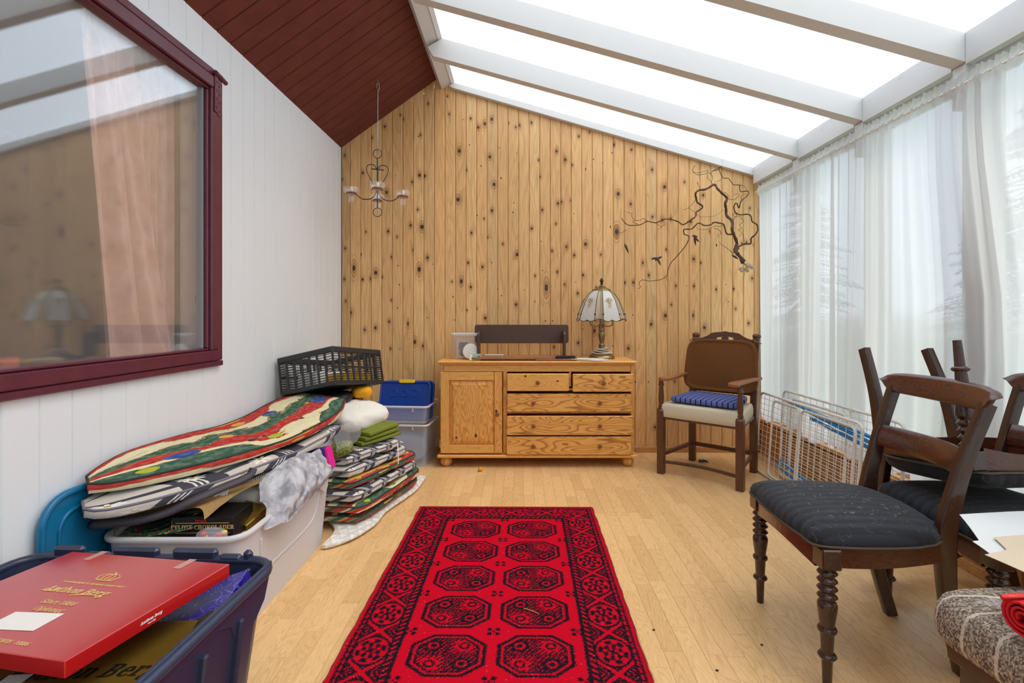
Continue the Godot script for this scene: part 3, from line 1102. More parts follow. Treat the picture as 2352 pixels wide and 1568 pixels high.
func quilt_texture() -> ImageTexture:
	var w := 256
	var b := bits(w, w)
	for y in w:
		for x in w:
			# zigzag triangles of pale tones
			var band := y / 32
			var u := fmod(x / 32.0 + band * 0.5, 1.0)
			var v := (y % 32) / 32.0
			var up := absf(u - 0.5) * 2.0 < v
			var k := (int(x / 32.0 + band * 0.5) * 7 + band * 3) % 3
			var c: Color = [c8(226, 222, 214), c8(208, 204, 198), c8(216, 206, 190)][k] if up else c8(238, 236, 231)
			var edge: float = absf(absf(u - 0.5) * 2.0 - v)
			if edge < 0.09 or y % 32 < 2:
				c = c.darkened(0.1)
			var i := (y * w + x) * 3
			b[i] = int(c.r * 255)
			b[i + 1] = int(c.g * 255)
			b[i + 2] = int(c.b * 255)
	return to_tex(b, w, w)


# cushion print: wavy lengthwise areas of red, cream, bottle green, with blue and orange patches
func leaf_cushion_texture(kind: int) -> ImageTexture:
	var w := 256
	var h := 512
	var b := bits(w, h)
	var n := FastNoiseLite.new()
	n.seed = 131 + kind
	n.frequency = 0.008
	var wear := noise_bytes(133, 0.05, 256, 256, 4)
	var red := c8(184, 52, 46)
	var cream := c8(226, 214, 172)
	var green := c8(62, 92, 72)
	var blue := c8(58, 76, 142)
	var orange := c8(226, 160, 70)
	var lime := c8(172, 178, 50)
	var seq := [red, cream, green, red, cream, green] if kind == 0 else [green, red, cream, green, orange, red]
	var wide := [0.24, 0.40, 0.56, 0.78, 0.9, 1.01]
	for y in h:
		for x in w:
			var u := x / float(w)
			var v := y / float(h)
			var wob := n.get_noise_2d(x, y * 0.8) * 0.16 + 0.06 * sin(v * 9.0 + kind)
			var q := clampf(u + wob, 0, 1)
			var k := 0
			while q > wide[k]:
				k += 1
			var c: Color = seq[k]
			var lo: float = 0.0 if k == 0 else wide[k - 1]
			if minf(q - lo, wide[k] - q) < 0.007:
				c = c8(40, 44, 70) if k % 2 else orange
			# patches
			for s: Array in [[0.72, 0.22, 0.09, blue], [0.62, 0.93, 0.1, blue], [0.2, 0.55, 0.06, orange], [0.85, 0.5, 0.05, lime], [0.3, 0.7, 0.07, blue], [0.9, 0.12, 0.05, lime], [0.5, 0.4, 0.05, orange]]:
				if pow((u - s[0]) / s[2], 2.0) + pow((v - s[1]) / (s[2] * 0.55), 2.0) < 1.0:
					c = s[3]
			# vine line
			if absf(u - 0.34 - 0.05 * sin(v * 26.0)) < 0.007 and fmod(v * 3.0, 1.0) < 0.5:
				c = c8(150, 150, 60)
			var f := (wear[(y & 255) * 256 + x] - 90) / 255.0
			c = c.lerp(c8(196, 190, 180), clampf(f * 0.8, 0, 0.3))
			var i := (y * w + x) * 3
			b[i] = int(c.r * 255)
			b[i + 1] = int(c.g * 255)
			b[i + 2] = int(c.b * 255)
	return to_tex(b, w, h)


# cushion print: warm grey with charcoal bands, white pinstripes and daisies
func daisy_texture(kind: int) -> ImageTexture:
	var w := 256
	var h := 512
	var b := bits(w, h)
	var grey := c8(204, 196, 186)
	var dark := c8(74, 72, 80)
	for y in h:
		for x in w:
			var u := x / float(w)
			var v := y / float(h)
			var c := grey
			var q := fmod(v * (3.0 if kind == 0 else 4.0) + 0.12 * sin(u * 5.0) + 0.3 * kind, 1.0)
			var q2 := fmod(u * 2.0 + 0.2, 1.0)
			if q > 0.58:
				c = dark
				if absf(q - 0.70) < 0.012 or absf(q - 0.75) < 0.012 or absf(q - 0.80) < 0.012:
					c = c8(222, 218, 212)
			elif q2 > 0.86 or (kind == 1 and q2 > 0.6):
				c = dark
			var i := (y * w + x) * 3
			b[i] = int(c.r * 255)
			b[i + 1] = int(c.g * 255)
			b[i + 2] = int(c.b * 255)
	# daisies
	for s: Vector2 in [Vector2(60, 60), Vector2(200, 150), Vector2(60, 330), Vector2(200, 420), Vector2(232, 260), Vector2(20, 210), Vector2(240, 30), Vector2(236, 470)]:
		for y in range(-26, 27):
			for x in range(-20, 21):
				var xx := int(s.x) + x
				var yy := int(s.y) + y
				if xx < 0 or yy < 0 or xx >= w or yy >= h:
					continue
				var d := Vector2(x * 1.3, y)
				var a := d.angle()
				var le := d.length()
				var i := (yy * w + xx) * 3
				if le < 5:
					b[i] = 190
					b[i + 1] = 140
					b[i + 2] = 60
				elif le < 9 + 15 * pow(absf(cos(a * 4.0)), 1.5):
					b[i] = 236
					b[i + 1] = 232
					b[i + 2] = 222
	return to_tex(b, w, h)


func stripe_texture() -> ImageTexture:
	var w := 512
	var h := 64
	var b := bits(w, h)
	var d := noise_bytes(141, 0.15, 512, 64, 3)
	for y in h:
		for x in w:
			var q := fmod(x / 512.0 * 14.0, 1.0)
			var c := c8(98, 108, 168)
			if q < 0.2:
				c = c8(30, 30, 52)
			c = c.lightened((d[y * w + x] - 128) * 0.0012) if d[y * w + x] > 128 else c
			var i := (y * w + x) * 3
			b[i] = int(c.r * 255)
			b[i + 1] = int(c.g * 255)
			b[i + 2] = int(c.b * 255)
	return to_tex(b, w, h)


func swirl_texture() -> ImageTexture:
	var w := 256
	var a := noise_bytes(151, 0.012, w, w, 2)
	var b := bits(w, w)
	for i in w * w:
		var v := absf(fmod(a[i] / 255.0 * 7.0, 1.0) - 0.5) * 2.0
		var f := pow(1.0 - v, 6.0)
		var c := c8(34, 26, 140).lerp(c8(150, 140, 226), f)
		b[i * 3] = int(c.r * 255)
		b[i * 3 + 1] = int(c.g * 255)
		b[i * 3 + 2] = int(c.b * 255)
	return to_tex(b, w, w)


func giftwrap_texture() -> ImageTexture:
	var w := 128
	var a := noise_bytes(161, 0.03, w, w, 2)
	var b := bits(w, w)
	for i in w * w:
		var v := a[i]
		var c := c8(20, 118, 78)
		if v > 176:
			c = c8(206, 32, 38)
		elif v > 160:
			c = c8(226, 222, 214)
		elif v < 52:
			c = c8(206, 176, 84)
		b[i * 3] = int(c.r * 255)
		b[i * 3 + 1] = int(c.g * 255)
		b[i * 3 + 2] = int(c.b * 255)
	return to_tex(b, w, w)


# the runner: red field with two columns of octagons, dark border of rosettes in a lattice
const RUG_W := 0.998
const RUG_L := 1.95


func rug_texture() -> ImageTexture:
	var w := 640
	var h := 1250
	var s := RUG_W / w
	var b := bits(w, h)
	var jx := noise_bytes(171, 0.25, 256, 256, 2)
	var jy := noise_bytes(172, 0.25, 256, 256, 2)
	var pile := noise_bytes(173, 0.4, 256, 256, 2)
	var r := RandomNumberGenerator.new()
	r.seed = 174
	var i := 0
	for y in h:
		for x in w:
			var j := (y & 255) * 256 + (x & 255)
			# pile yarns shift the pattern a little
			var px := x * s + (jx[j] - 128) * 0.000055
			var py := y * s + (jy[j] - 128) * 0.000045
			var dark := rug_dark(px, py)
			var t := 0.86 + pile[j] / 255.0 * 0.28
			if dark:
				b[i] = int(30 * t)
				b[i + 1] = int(26 * t)
				b[i + 2] = int(34 * t)
			else:
				b[i] = clampi(int(196 * t), 0, 255)
				b[i + 1] = int(16 * t)
				b[i + 2] = int(38 * t)
			i += 3
	for k in 800:
		var x := r.randi_range(2, w - 4)
		var y := r.randi_range(2, h - 4)
		var f := r.randf_range(0.3, 0.9)
		for q in r.randi_range(1, 3):
			var p := ((y + q / 2) * w + x + q) * 3
			for c in 3:
				b[p + c] = int(lerpf(b[p + c], 214.0, f))
	return to_tex(b, w, h)


func rug_dark(x: float, y: float) -> bool:
	var ex := minf(x, RUG_W - x)
	var ey := minf(y, RUG_L - y)
	var bw := 0.192
	var be := 0.172
	if ex < 0.014 or ey < 0.01:
		return false
	if ex > bw and ey > be:
		# field
		var fy := y - be - 0.015
		var row := floorf(fy / 0.2355)
		var ly := fmod(fy, 0.2355) - 0.118
		var left := x < RUG_W * 0.5
		var lx := x - (0.354 if left else 0.644)
		var ax := absf(lx)
		var ay := absf(ly)
		var oct := maxf(maxf(ax / 0.127, ay / 0.1), (ax / 0.127 + ay / 0.1) / 1.48)
		if oct < 1.0:
			if oct > 0.9:
				return true
			if oct > 0.82:
				return false
			if oct > 0.76:
				return true
			# quartered flowers
			var q := (lx > 0.0) == (ly > 0.0)
			var c := Vector2(0.052, 0.043)
			var d := Vector2(ax - c.x, (ay - c.y) * 1.1)
			var le := d.length()
			var an := d.angle()
			if le < 0.011:
				return q
			if le < 0.019:
				return not q
			if le < 0.031 + 0.004 * sin(an * 6.0):
				return q
			if ax < 0.007 or ay < 0.005:
				return fmod(ax * 90.0 + ay * 90.0, 1.0) < 0.7
			return fmod((ax * 1.0 + ay * 0.8) * 62.0, 1.0) < 0.62 if q else fmod((ax - ay) * 55.0 + 4.0, 1.0) < 0.5
		# small crosses between the octagons
		for cx: float in [0.499, 0.205, 0.793]:
			var mx := absf(x - cx)
			var my := absf(absf(ly) - 0.118)
			if mx < 0.03 and my < 0.026:
				var dd := Vector2(mx - 0.014, my - 0.012).length()
				return dd < 0.0085 or (mx < 0.0045 and my < 0.0035)
		return false
	# borders: narrow stripes outside and inside, rosettes between
	var sidewise := ex <= bw and (ey > be or ex / bw < ey / be)
	var e := ex if sidewise else ey
	var full := bw if sidewise else be
	var along := y if sidewise else x
	if e < 0.024:
		return fmod(along * 60.0, 1.0) < 0.9
	if e < 0.032:
		return fmod(along * 34.0, 1.0) < 0.25
	if e < 0.04:
		return true
	if e > full - 0.012:
		return true
	if e > full - 0.03:
		return fmod(along * 40.0 + e * 30.0, 1.0) < 0.55
	if e > full - 0.036:
		return true
	var mid := (0.04 + full - 0.036) * 0.5
	var half := (full - 0.076) * 0.5
	var pa := fmod(along + 0.07, 0.2) - 0.1
	var ve := (e - mid) / half
	var va := pa / 0.1
	var rr := sqrt(ve * ve * 0.92 + va * va * 2.0)
	if rr < 0.92:
		if rr > 0.8:
			return false
		var ang := atan2(ve, va * 1.4)
		if rr < 0.14:
			return true
		if rr < 0.3:
			return sin(ang * 4.0) > 0.2
		return sin(ang * 6.0 + (0.0 if rr < 0.55 else PI)) > -0.1
	if rr < 1.04:
		return true
	var lat := absf(absf(va) - 1.0 + absf(ve) * 0.55)
	if lat < 0.1:
		return false
	if lat < 0.2:
		return true
	return fmod((e * 1.3 + absf(pa)) * 48.0, 1.0) < 0.68


# ============================ shell ===========================================
const RAFTER_W := 0.066
const RAFTERS := [3.35, 2.716, 2.087, 1.455, 0.823, 0.191, -0.441, -1.073]
const PLATE_X := 1.887


func dark_y(x: float) -> float:
	return 2.49 + 0.717 * (x - LEFT)


func roof_y(x: float) -> float:
	return 2.32 + 0.2855 * (PLATE_X - x)


func wall_top(x: float) -> float:
	return dark_y(x) + 0.02 if x < -0.66 else minf(3.07, roof_y(x) - 0.005)


# one board of a panelled wall: face, two chamfers running into the joint, top edge
func board(x0: float, x1: float, y0: float, yl: float, yr: float, ch: float, dp: float, planar := false, us := 1.0) -> MB:
	var m := mb()
	var uvf := func(p: Vector3) -> Vector2:
		if planar:
			return Vector2((p.x - WALL_X0) / WALL_W, 1.0 - p.y / WALL_H)
		return Vector2(p.y, p.x) * us
	var g := 0.0006
	var pa := [x0 + g, x0 + ch, x1 - ch, x1 - g]
	var pz := [-dp, 0.0, 0.0, -dp]
	for k in 3:
		var f0: float = (pa[k] - x0) / (x1 - x0)
		var f1: float = (pa[k + 1] - x0) / (x1 - x0)
		var a := Vector3(pa[k], y0, pz[k])
		var b := Vector3(pa[k + 1], y0, pz[k + 1])
		var d := Vector3(pa[k + 1], lerpf(yl, yr, f1), pz[k + 1])
		var e := Vector3(pa[k], lerpf(yl, yr, f0), pz[k])
		m.quad(a, b, d, e, Vector3(0, 0, 1), [uvf.call(a), uvf.call(b), uvf.call(d), uvf.call(e)])
	var back := -dp - 0.003
	for s: float in [0.0, 1.0]:
		var xx: float = pa[0] if s < 0.5 else pa[3]
		var yt: float = yl if s < 0.5 else yr
		m.quad(Vector3(xx, y0, -dp), Vector3(xx, yt, -dp), Vector3(xx, yt, back), Vector3(xx, y0, back), Vector3(-1 if s < 0.5 else 1, 0, 0))
	m.quad(Vector3(pa[0], yl, back), Vector3(pa[3], yr, back), Vector3(pa[2], yr, 0), Vector3(pa[1], yl, 0), Vector3.UP)
	m.quad(Vector3(pa[0], y0, back), Vector3(pa[3], y0, back), Vector3(pa[2], y0, 0), Vector3(pa[1], y0, 0), Vector3.DOWN)
	return m


func build_shell() -> void:
	# --- back wall: knotty pine boards ---
	var wb := structure("wall_back", "knotty varnished pine board wall")
	var core := mb()
	var outline := PackedVector2Array([Vector2(LEFT - 0.15, 0), Vector2(RIGHT + 0.1, 0), Vector2(RIGHT + 0.1, 2.27), Vector2(-0.62, 3.0), Vector2(-0.72, 2.98), Vector2(LEFT - 0.15, 2.4)])
	core.extrude(outline, 0.12, Transform3D(Basis(), Vector3(0, 0, BACK - 0.132)))
	put(core, "wall_core", M.inner_wall, wb)
	var e := board_edges()
	for k in e.size() - 1:
		var m := board(e[k], e[k + 1], 0.0, wall_top(e[k]), wall_top(e[k + 1]), 0.007, 0.0065, true)
		var o := put(m, "plank", M.pine_wall, wb)
		o.position.z = BACK
	# --- left wall: white boards with a window opening ---
	var wl := structure("wall_left", "white painted board wall with a large window")
	var lc := mb()
	var x0 := LEFT - 0.15
	var xw := 0.14
	lc.box(Vector3(x0 + xw / 2, 0.44, (-2.382 - 0.72) / 2), Vector3(xw, 0.88, 1.662))
	lc.box(Vector3(x0 + xw / 2, (2.268 + 2.45) / 2, (-2.382 - 0.72) / 2), Vector3(xw, 0.182, 1.662))
	lc.box(Vector3(x0 + xw / 2, 1.225, (-2.382 + BACK) / 2), Vector3(xw, 2.45, -BACK - 2.382))
	lc.box(Vector3(x0 + xw / 2, 1.225, (-0.72 + FRONT) / 2), Vector3(xw, 2.45, FRONT + 0.72))
	put(lc, "wall_core", M.inner_wall, wl)
	var turn := Basis(Vector3(0, 0, -1), Vector3.UP, Vector3(1, 0, 0))
	var z := 4.03
	while z > -FRONT + 0.02:
		var za := maxf(z - 0.11, -FRONT)
		var mid := (z + za) / 2
		# board local x runs along -z
		var spans := [[0.0, 2.492]]
		if mid > 0.72 and mid < 2.382:
			spans = [[0.0, 0.882], [2.262, 2.492]]
		for s: Array in spans:
			var m := board(za, z, s[0], s[1], s[1], 0.003, 0.0042)
			var o := put(m, "plank", M.white_paint, wl)
			o.transform = Transform3D(turn, Vector3(LEFT, 0, 0))
		z -= 0.11
	var strip := mb()
	strip.box(Vector3(LEFT + 0.004, 2.302, -1.56), Vector3(0.008, 0.034, 1.7), 0.001)
	put(strip, "cover_strip", M.white_paint, wl)
	# --- dark red sloping ceiling ---
	var cd := structure("ceiling", "dark red painted board ceiling sloping up from the white wall")
	var sl := Vector3(1, 0.717, 0).normalized()
	var nrm := Vector3(0.717, -1, 0).normalized()      # looks down into the room
	var bas := Basis(Vector3(0, 0, -1), sl, nrm)
	var run := (-0.672 - LEFT) / sl.x
	z = 2.148 + 0.1117 * 17
	while z > -FRONT:
		var zb := maxf(z - 0.1117, -FRONT)
		var za := minf(z, -BACK)
		if za - zb > 0.01:
			var m := board(zb, za, 0.0, run, run, 0.0055, 0.012)
			var o := put(m, "plank", M.dark_red, cd)
			o.transform = Transform3D(bas, Vector3(LEFT, 2.49, 0))
		z -= 0.1117
	var dk := mb()
	dk.box(Vector3(0, run / 2 - 0.05, -0.075), Vector3(FRONT - BACK + 0.2, run + 0.24, 0.1))
	var dko := put(dk, "ceiling_core", M.dark_red, cd)
	dko.transform = Transform3D(bas, Vector3(LEFT, 2.49, (BACK + FRONT) / 2) + nrm * 0.0)
	# --- wall behind the camera ---
	var wf := structure("wall_front", "white painted board wall behind the viewer")
	for k in 24:
		var xa := LEFT + k * 0.1432
		var xb := xa + 0.1432
		var m := board(-xb, -xa, 0, minf(wall_top(xb), 2.99), minf(wall_top(xa), 2.99), 0.003, 0.004)
		var o := put(m, "plank", M.white_paint, wf)
		o.transform = Transform3D(Basis(Vector3.UP, PI), Vector3(0, 0, FRONT))
	var fc := mb()
	fc.extrude(outline, 0.12, Transform3D(Basis(), Vector3(0, 0, FRONT + 0.012)))
	put(fc, "wall_core", M.inner_wall, wf)
	# --- skirting ---
	var sk := mb()
	sk.box(Vector3((LEFT + RIGHT) / 2, 0.0235, BACK + 0.008), Vector3(RIGHT - LEFT - 0.01, 0.047, 0.016), 0.003)
	var so := put(sk, "baseboard_back", M.pine_dado)
	so.set_meta("kind", "structure")
	so.set_meta("label", "low pine skirting board along the pine wall")


func build_floor() -> void:
	var fl := structure("floor", "pale maple laminate strip floor")
	var slab := mb()
	slab.box(Vector3(0.25, -0.0415, (BACK + FRONT) / 2), Vector3(3.7, 0.08, FRONT - BACK + 0.3))
	put(slab, "floor_core", M.inner_wall, fl)
	var r := RandomNumberGenerator.new()
	r.seed = 201
	var w := 0.0651
	var list := []
	var col := 0
	var x := LEFT - 0.01
	var prev := 0
	while x < RIGHT + 0.02:
		var z := 4.05 - r.randf() * 0.3
		var zs := [4.03]
		while z > -FRONT:
			zs.append(z)
			z -= r.randf_range(0.24, 0.46)
		zs.append(-FRONT)
		for k in zs.size() - 1:
			if zs[k] - zs[k + 1] > 0.002:
				list.append([x, zs[k + 1], zs[k], col])
		x += w
		col += 1
	# the 300 that show largest are parts of their own, the rest one part
	var rank := []
	for i in list.size():
		var s: Array = list[i]
		var mx: float = s[0] + w / 2
		var mz: float = (s[1] + s[2]) / 2
		var score := 1.0 / maxf(mz, 0.1)
		var under: bool = (mx > -0.56 and mx < 0.4 and mz < 2.8) or (mx < -0.75 and mz < 2.4) or mx < -1.0
		if mz < 1.3 or absf(mx) / maxf(mz, 0.01) > 1.08 or under:
			score = -1.0
		rank.append([score, i])
	rank.sort_custom(func(a, b): return a[0] > b[0])
	var single := {}
	for k in 300:
		if rank[k][0] > 0.0:
			single[rank[k][1]] = true
	var rest := mb()
	for i in list.size():
		var s: Array = list[i]
		var m := mb() if single.has(i) else rest
		var k := r.randi() % 24
		if k == prev:
			k = (k + 5) % 24
		prev = k
		var v0 := r.randf() * 0.25
		var g := 0.0002
		var be := 0.0004
		var xa: float = s[0] + g
		var xb: float = s[0] + w - g
		var z0: float = -s[2] + g
		var z1: float = -s[1] - g
		var le: float = (z1 - z0) / 0.68
		var ua := (k + 0.04) / 24.0
		var ub := (k + 0.96) / 24.0
		m.quad(Vector3(xa + be, 0, z0 + be), Vector3(xb - be, 0, z0 + be), Vector3(xb - be, 0, z1 - be), Vector3(xa + be, 0, z1 - be), Vector3.UP, [Vector2(ua, v0), Vector2(ub, v0), Vector2(ub, v0 + le), Vector2(ua, v0 + le)])
		var lo := -0.0012
		var q := [Vector3(xa, lo, z0), Vector3(xb, lo, z0), Vector3(xb, lo, z1), Vector3(xa, lo, z1)]
		var tt := [Vector3(xa + be, 0, z0 + be), Vector3(xb - be, 0, z0 + be), Vector3(xb - be, 0, z1 - be), Vector3(xa + be, 0, z1 - be)]
		var nn := [Vector3(0, 1, -1), Vector3(1, 1, 0), Vector3(0, 1, 1), Vector3(-1, 1, 0)]
		var uu := Vector2(ua + 0.01, v0 + 0.02)
		for j in 4:
			m.quad(q[j], q[(j + 1) % 4], tt[(j + 1) % 4], tt[j], nn[j], [uu, uu, uu, uu])
		if single.has(i):
			put(m, "stave", M.floor_wood, fl)
	var ro := put(rest, "staves_beyond", M.floor_wood, fl)
	ro.set_meta("kind", "stuff")


# ============================ left window =====================================
func build_left_window() -> void:
	var wn := structure("window_1", "large maroon framed window in the white wall")
	var zr := 2.394      # outer right edge, seen from the room
	var zl := 0.70
	var yb := 0.878
	var yt := 2.283
	var x := LEFT
	var along := func(m: MB, y0: float, y1: float, z0: float, z1: float, d0: float, d1: float, bev := 0.004) -> void:
		m.box(Vector3(x + (d0 + d1) / 2, (y0 + y1) / 2, -(z0 + z1) / 2), Vector3(d1 - d0, y1 - y0, z1 - z0), bev)
	var m := mb(1.0)
	along.call(m, yb, 0.9035, zl, zr, -0.06, 0.022)
	put(m, "frame_rail", M.maroon, wn)
	m = mb()
	along.call(m, 2.2475, yt, zl, zr, -0.06, 0.022)
	put(m, "frame_rail", M.maroon, wn)
	m = mb()
	along.call(m, 0.905, 2.2465, 2.362, zr, -0.06, 0.018)
	put(m, "frame_stile", M.maroon, wn)
	m = mb()
	along.call(m, 0.905, 2.2465, zl, 0.73, -0.06, 0.018)
	put(m, "frame_stile", M.maroon, wn)
	# sash, standing a little proud
	var sash := Node3D.new()
	sash.name = "sash"
	wn.add_child(sash)
	for s: Array in [[0.906, 0.955, 0.735, 2.359], [2.19, 2.245, 0.735, 2.359]]:
		m = mb()
		along.call(m, s[0], s[1], s[2], s[3], -0.04, 0.026)
		put(m, "rail", M.maroon, sash)
	for s: Array in [[0.956, 2.189, 2.302, 2.3585], [0.956, 2.189, 0.735, 0.79]]:
		m = mb()
		along.call(m, s[0], s[1], s[2], s[3], -0.04, 0.024)
		put(m, "stile", M.maroon, sash)
	m = mb()
	along.call(m, 0.956, 0.966, 0.791, 2.301, -0.036, 0.012)
	along.call(m, 2.178, 2.188, 0.791, 2.301, -0.036, 0.012)
	put(m, "glazing_bead", M.maroon, sash)
	m = mb()
	along.call(m, 0.967, 2.177, 2.291, 2.301, -0.036, 0.010)
	put(m, "glazing_bead", M.maroon, sash)
	m = mb()
	along.call(m, 0.967, 2.177, 2.279, 2.290, -0.036, -0.008, 0.001)
	put(m, "seal", plain(c8(140, 146, 146), 0.6), sash)
	# three panes of a sealed unit
	for d: Array in [[-0.016, -0.012], [-0.027, -0.023], [-0.038, -0.034]]:
		m = mb()
		along.call(m, 0.962, 2.182, 0.78, 2.296, d[0], d[1], 0.0)
		put(m, "pane", M.glass, sash, "glass pane mirroring the roof and the pine wall")
	# hinge at the upper corner
	m = mb()
	along.call(m, 2.08, 2.262, 2.315, 2.338, 0.024, 0.031, 0.002)
	along.call(m, 2.07, 2.262, 2.342, 2.364, 0.022, 0.029, 0.002)
	for k in 4:
		along.call(m, 2.10 + k * 0.04, 2.108 + k * 0.04, 2.323, 2.331, 0.031, 0.034, 0.001)
		along.call(m, 2.09 + k * 0.04, 2.098 + k * 0.04, 2.35, 2.358, 0.029, 0.032, 0.001)
	m.tube([Vector3(x + 0.034, 2.262, -2.31), Vector3(x + 0.03, 2.25, -2.40)], 0.011, 8)
	put(m, "hinge", M.maroon, wn)
	# --- the dim room behind the glass ---
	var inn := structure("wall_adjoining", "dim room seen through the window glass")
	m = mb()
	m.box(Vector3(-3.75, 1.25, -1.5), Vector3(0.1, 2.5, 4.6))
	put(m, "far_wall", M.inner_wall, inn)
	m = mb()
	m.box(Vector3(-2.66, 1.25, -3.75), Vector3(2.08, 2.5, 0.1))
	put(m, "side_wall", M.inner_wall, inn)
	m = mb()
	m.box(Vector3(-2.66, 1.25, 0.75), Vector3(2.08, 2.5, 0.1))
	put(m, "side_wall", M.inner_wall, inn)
	m = mb()
	m.box(Vector3(-2.7, -0.045, -1.5), Vector3(2.1, 0.08, 4.6))
	put(m, "inner_floor", M.oak_worn, inn)
	m = mb()
	m.box(Vector3(-2.7, 2.5, -1.5), Vector3(2.1, 0.08, 4.6))
	put(m, "inner_ceiling", M.white_paint, inn)
	# lining of the opening
	m = mb()
	m.box(Vector3(x - 0.12, 0.91, -1.55), Vector3(0.19, 0.03, 1.64), 0.003)
	put(m, "sill", M.white_paint, wn)
	m = mb()
	m.box(Vector3(x - 0.105, 1.6, -2.372), Vector3(0.128, 1.34, 0.018), 0.002)
	put(m, "reveal", M.white_paint, wn)
	# pink curtains inside
	pink_curtain(Vector3(x - 0.175, 0.93, 0), 1.995, 2.33, 2.02, 2.33, 13.0, 0.014, "pink curtain hanging straight behind the window glass, beside the reveal")
	pink_curtain(Vector3(x - 0.125, 0.93, 0), 1.75, 2.0, 1.865, 2.27, 5.0, 0.028, "pink curtain sweeping sideways behind the window glass, in front of the straight one")
	# red candle block on the sill
	var cd := thing("pillar_candle", "red block candle on the sill behind the window glass", "candle", Vector3(x - 0.10, 0.926, -1.49))
	m = mb()
	m.lathe([Vector2(0, 0), Vector2(0.034, 0), Vector2(0.034, 0), Vector2(0.035, 0.06), Vector2(0.033, 0.066), Vector2(0.02, 0.058), Vector2(0, 0.056)], 16)
	put(m, "wax", plain(c8(196, 70, 64), 0.5), cd)
	m = mb()
	m.tube([Vector3(0, 0.056, 0), Vector3(0.001, 0.066, 0.001), Vector3(0.004, 0.072, 0)], 0.0012, 5)
	put(m, "wick", M.fly, cd)
	# wire tieback hook on the reveal
	m = mb()
	m.tube(curve([Vector3(x - 0.07, 1.235, -2.36), Vector3(x - 0.07, 1.232, -2.34), Vector3(x - 0.075, 1.2, -2.335), Vector3(x - 0.07, 1.18, -2.33), Vector3(x - 0.06, 1.19, -2.325), Vector3(x - 0.064, 1.205, -2.325)], 5), 0.0016, 6)
	var hk := put(m, "curtain_hook", M.brass_dark)
	tag(hk, "small bent wire curtain hook on the window reveal", "hook")


func pink_curtain(base: Vector3, za_t: float, zb_t: float, za_b: float, zb_b: float, folds: float, amp: float, label: String) -> void:
	var rows := []
	var uv := []
	for i in 25:
		var s := i / 24.0
		var row := PackedVector3Array()
		var ru := PackedVector2Array()
		for j in 61:
			var q := j / 60.0
			var sweep := pow(s, 1.6)
			var z := lerpf(lerpf(za_t, za_b, s), lerpf(zb_t, zb_b, sweep), q)
			var dx := amp * sin(q * folds * TAU * 0.5 + s * 1.5) + amp * 0.5 * sin(q * folds * 2.3 * TAU * 0.5 + 1.0)
			row.append(Vector3(base.x + dx * (0.6 + 0.4 * s), lerpf(2.4, base.y, s), -z))
			ru.append(Vector2(q * 2.0, s))
		rows.append(row)
		uv.append(ru)
	var m := mb()
	m.grid(rows, false, false, uv)
	var o := put(m, "curtain", M.pink)
	tag(o, label, "curtain", "pink curtains behind the glass")


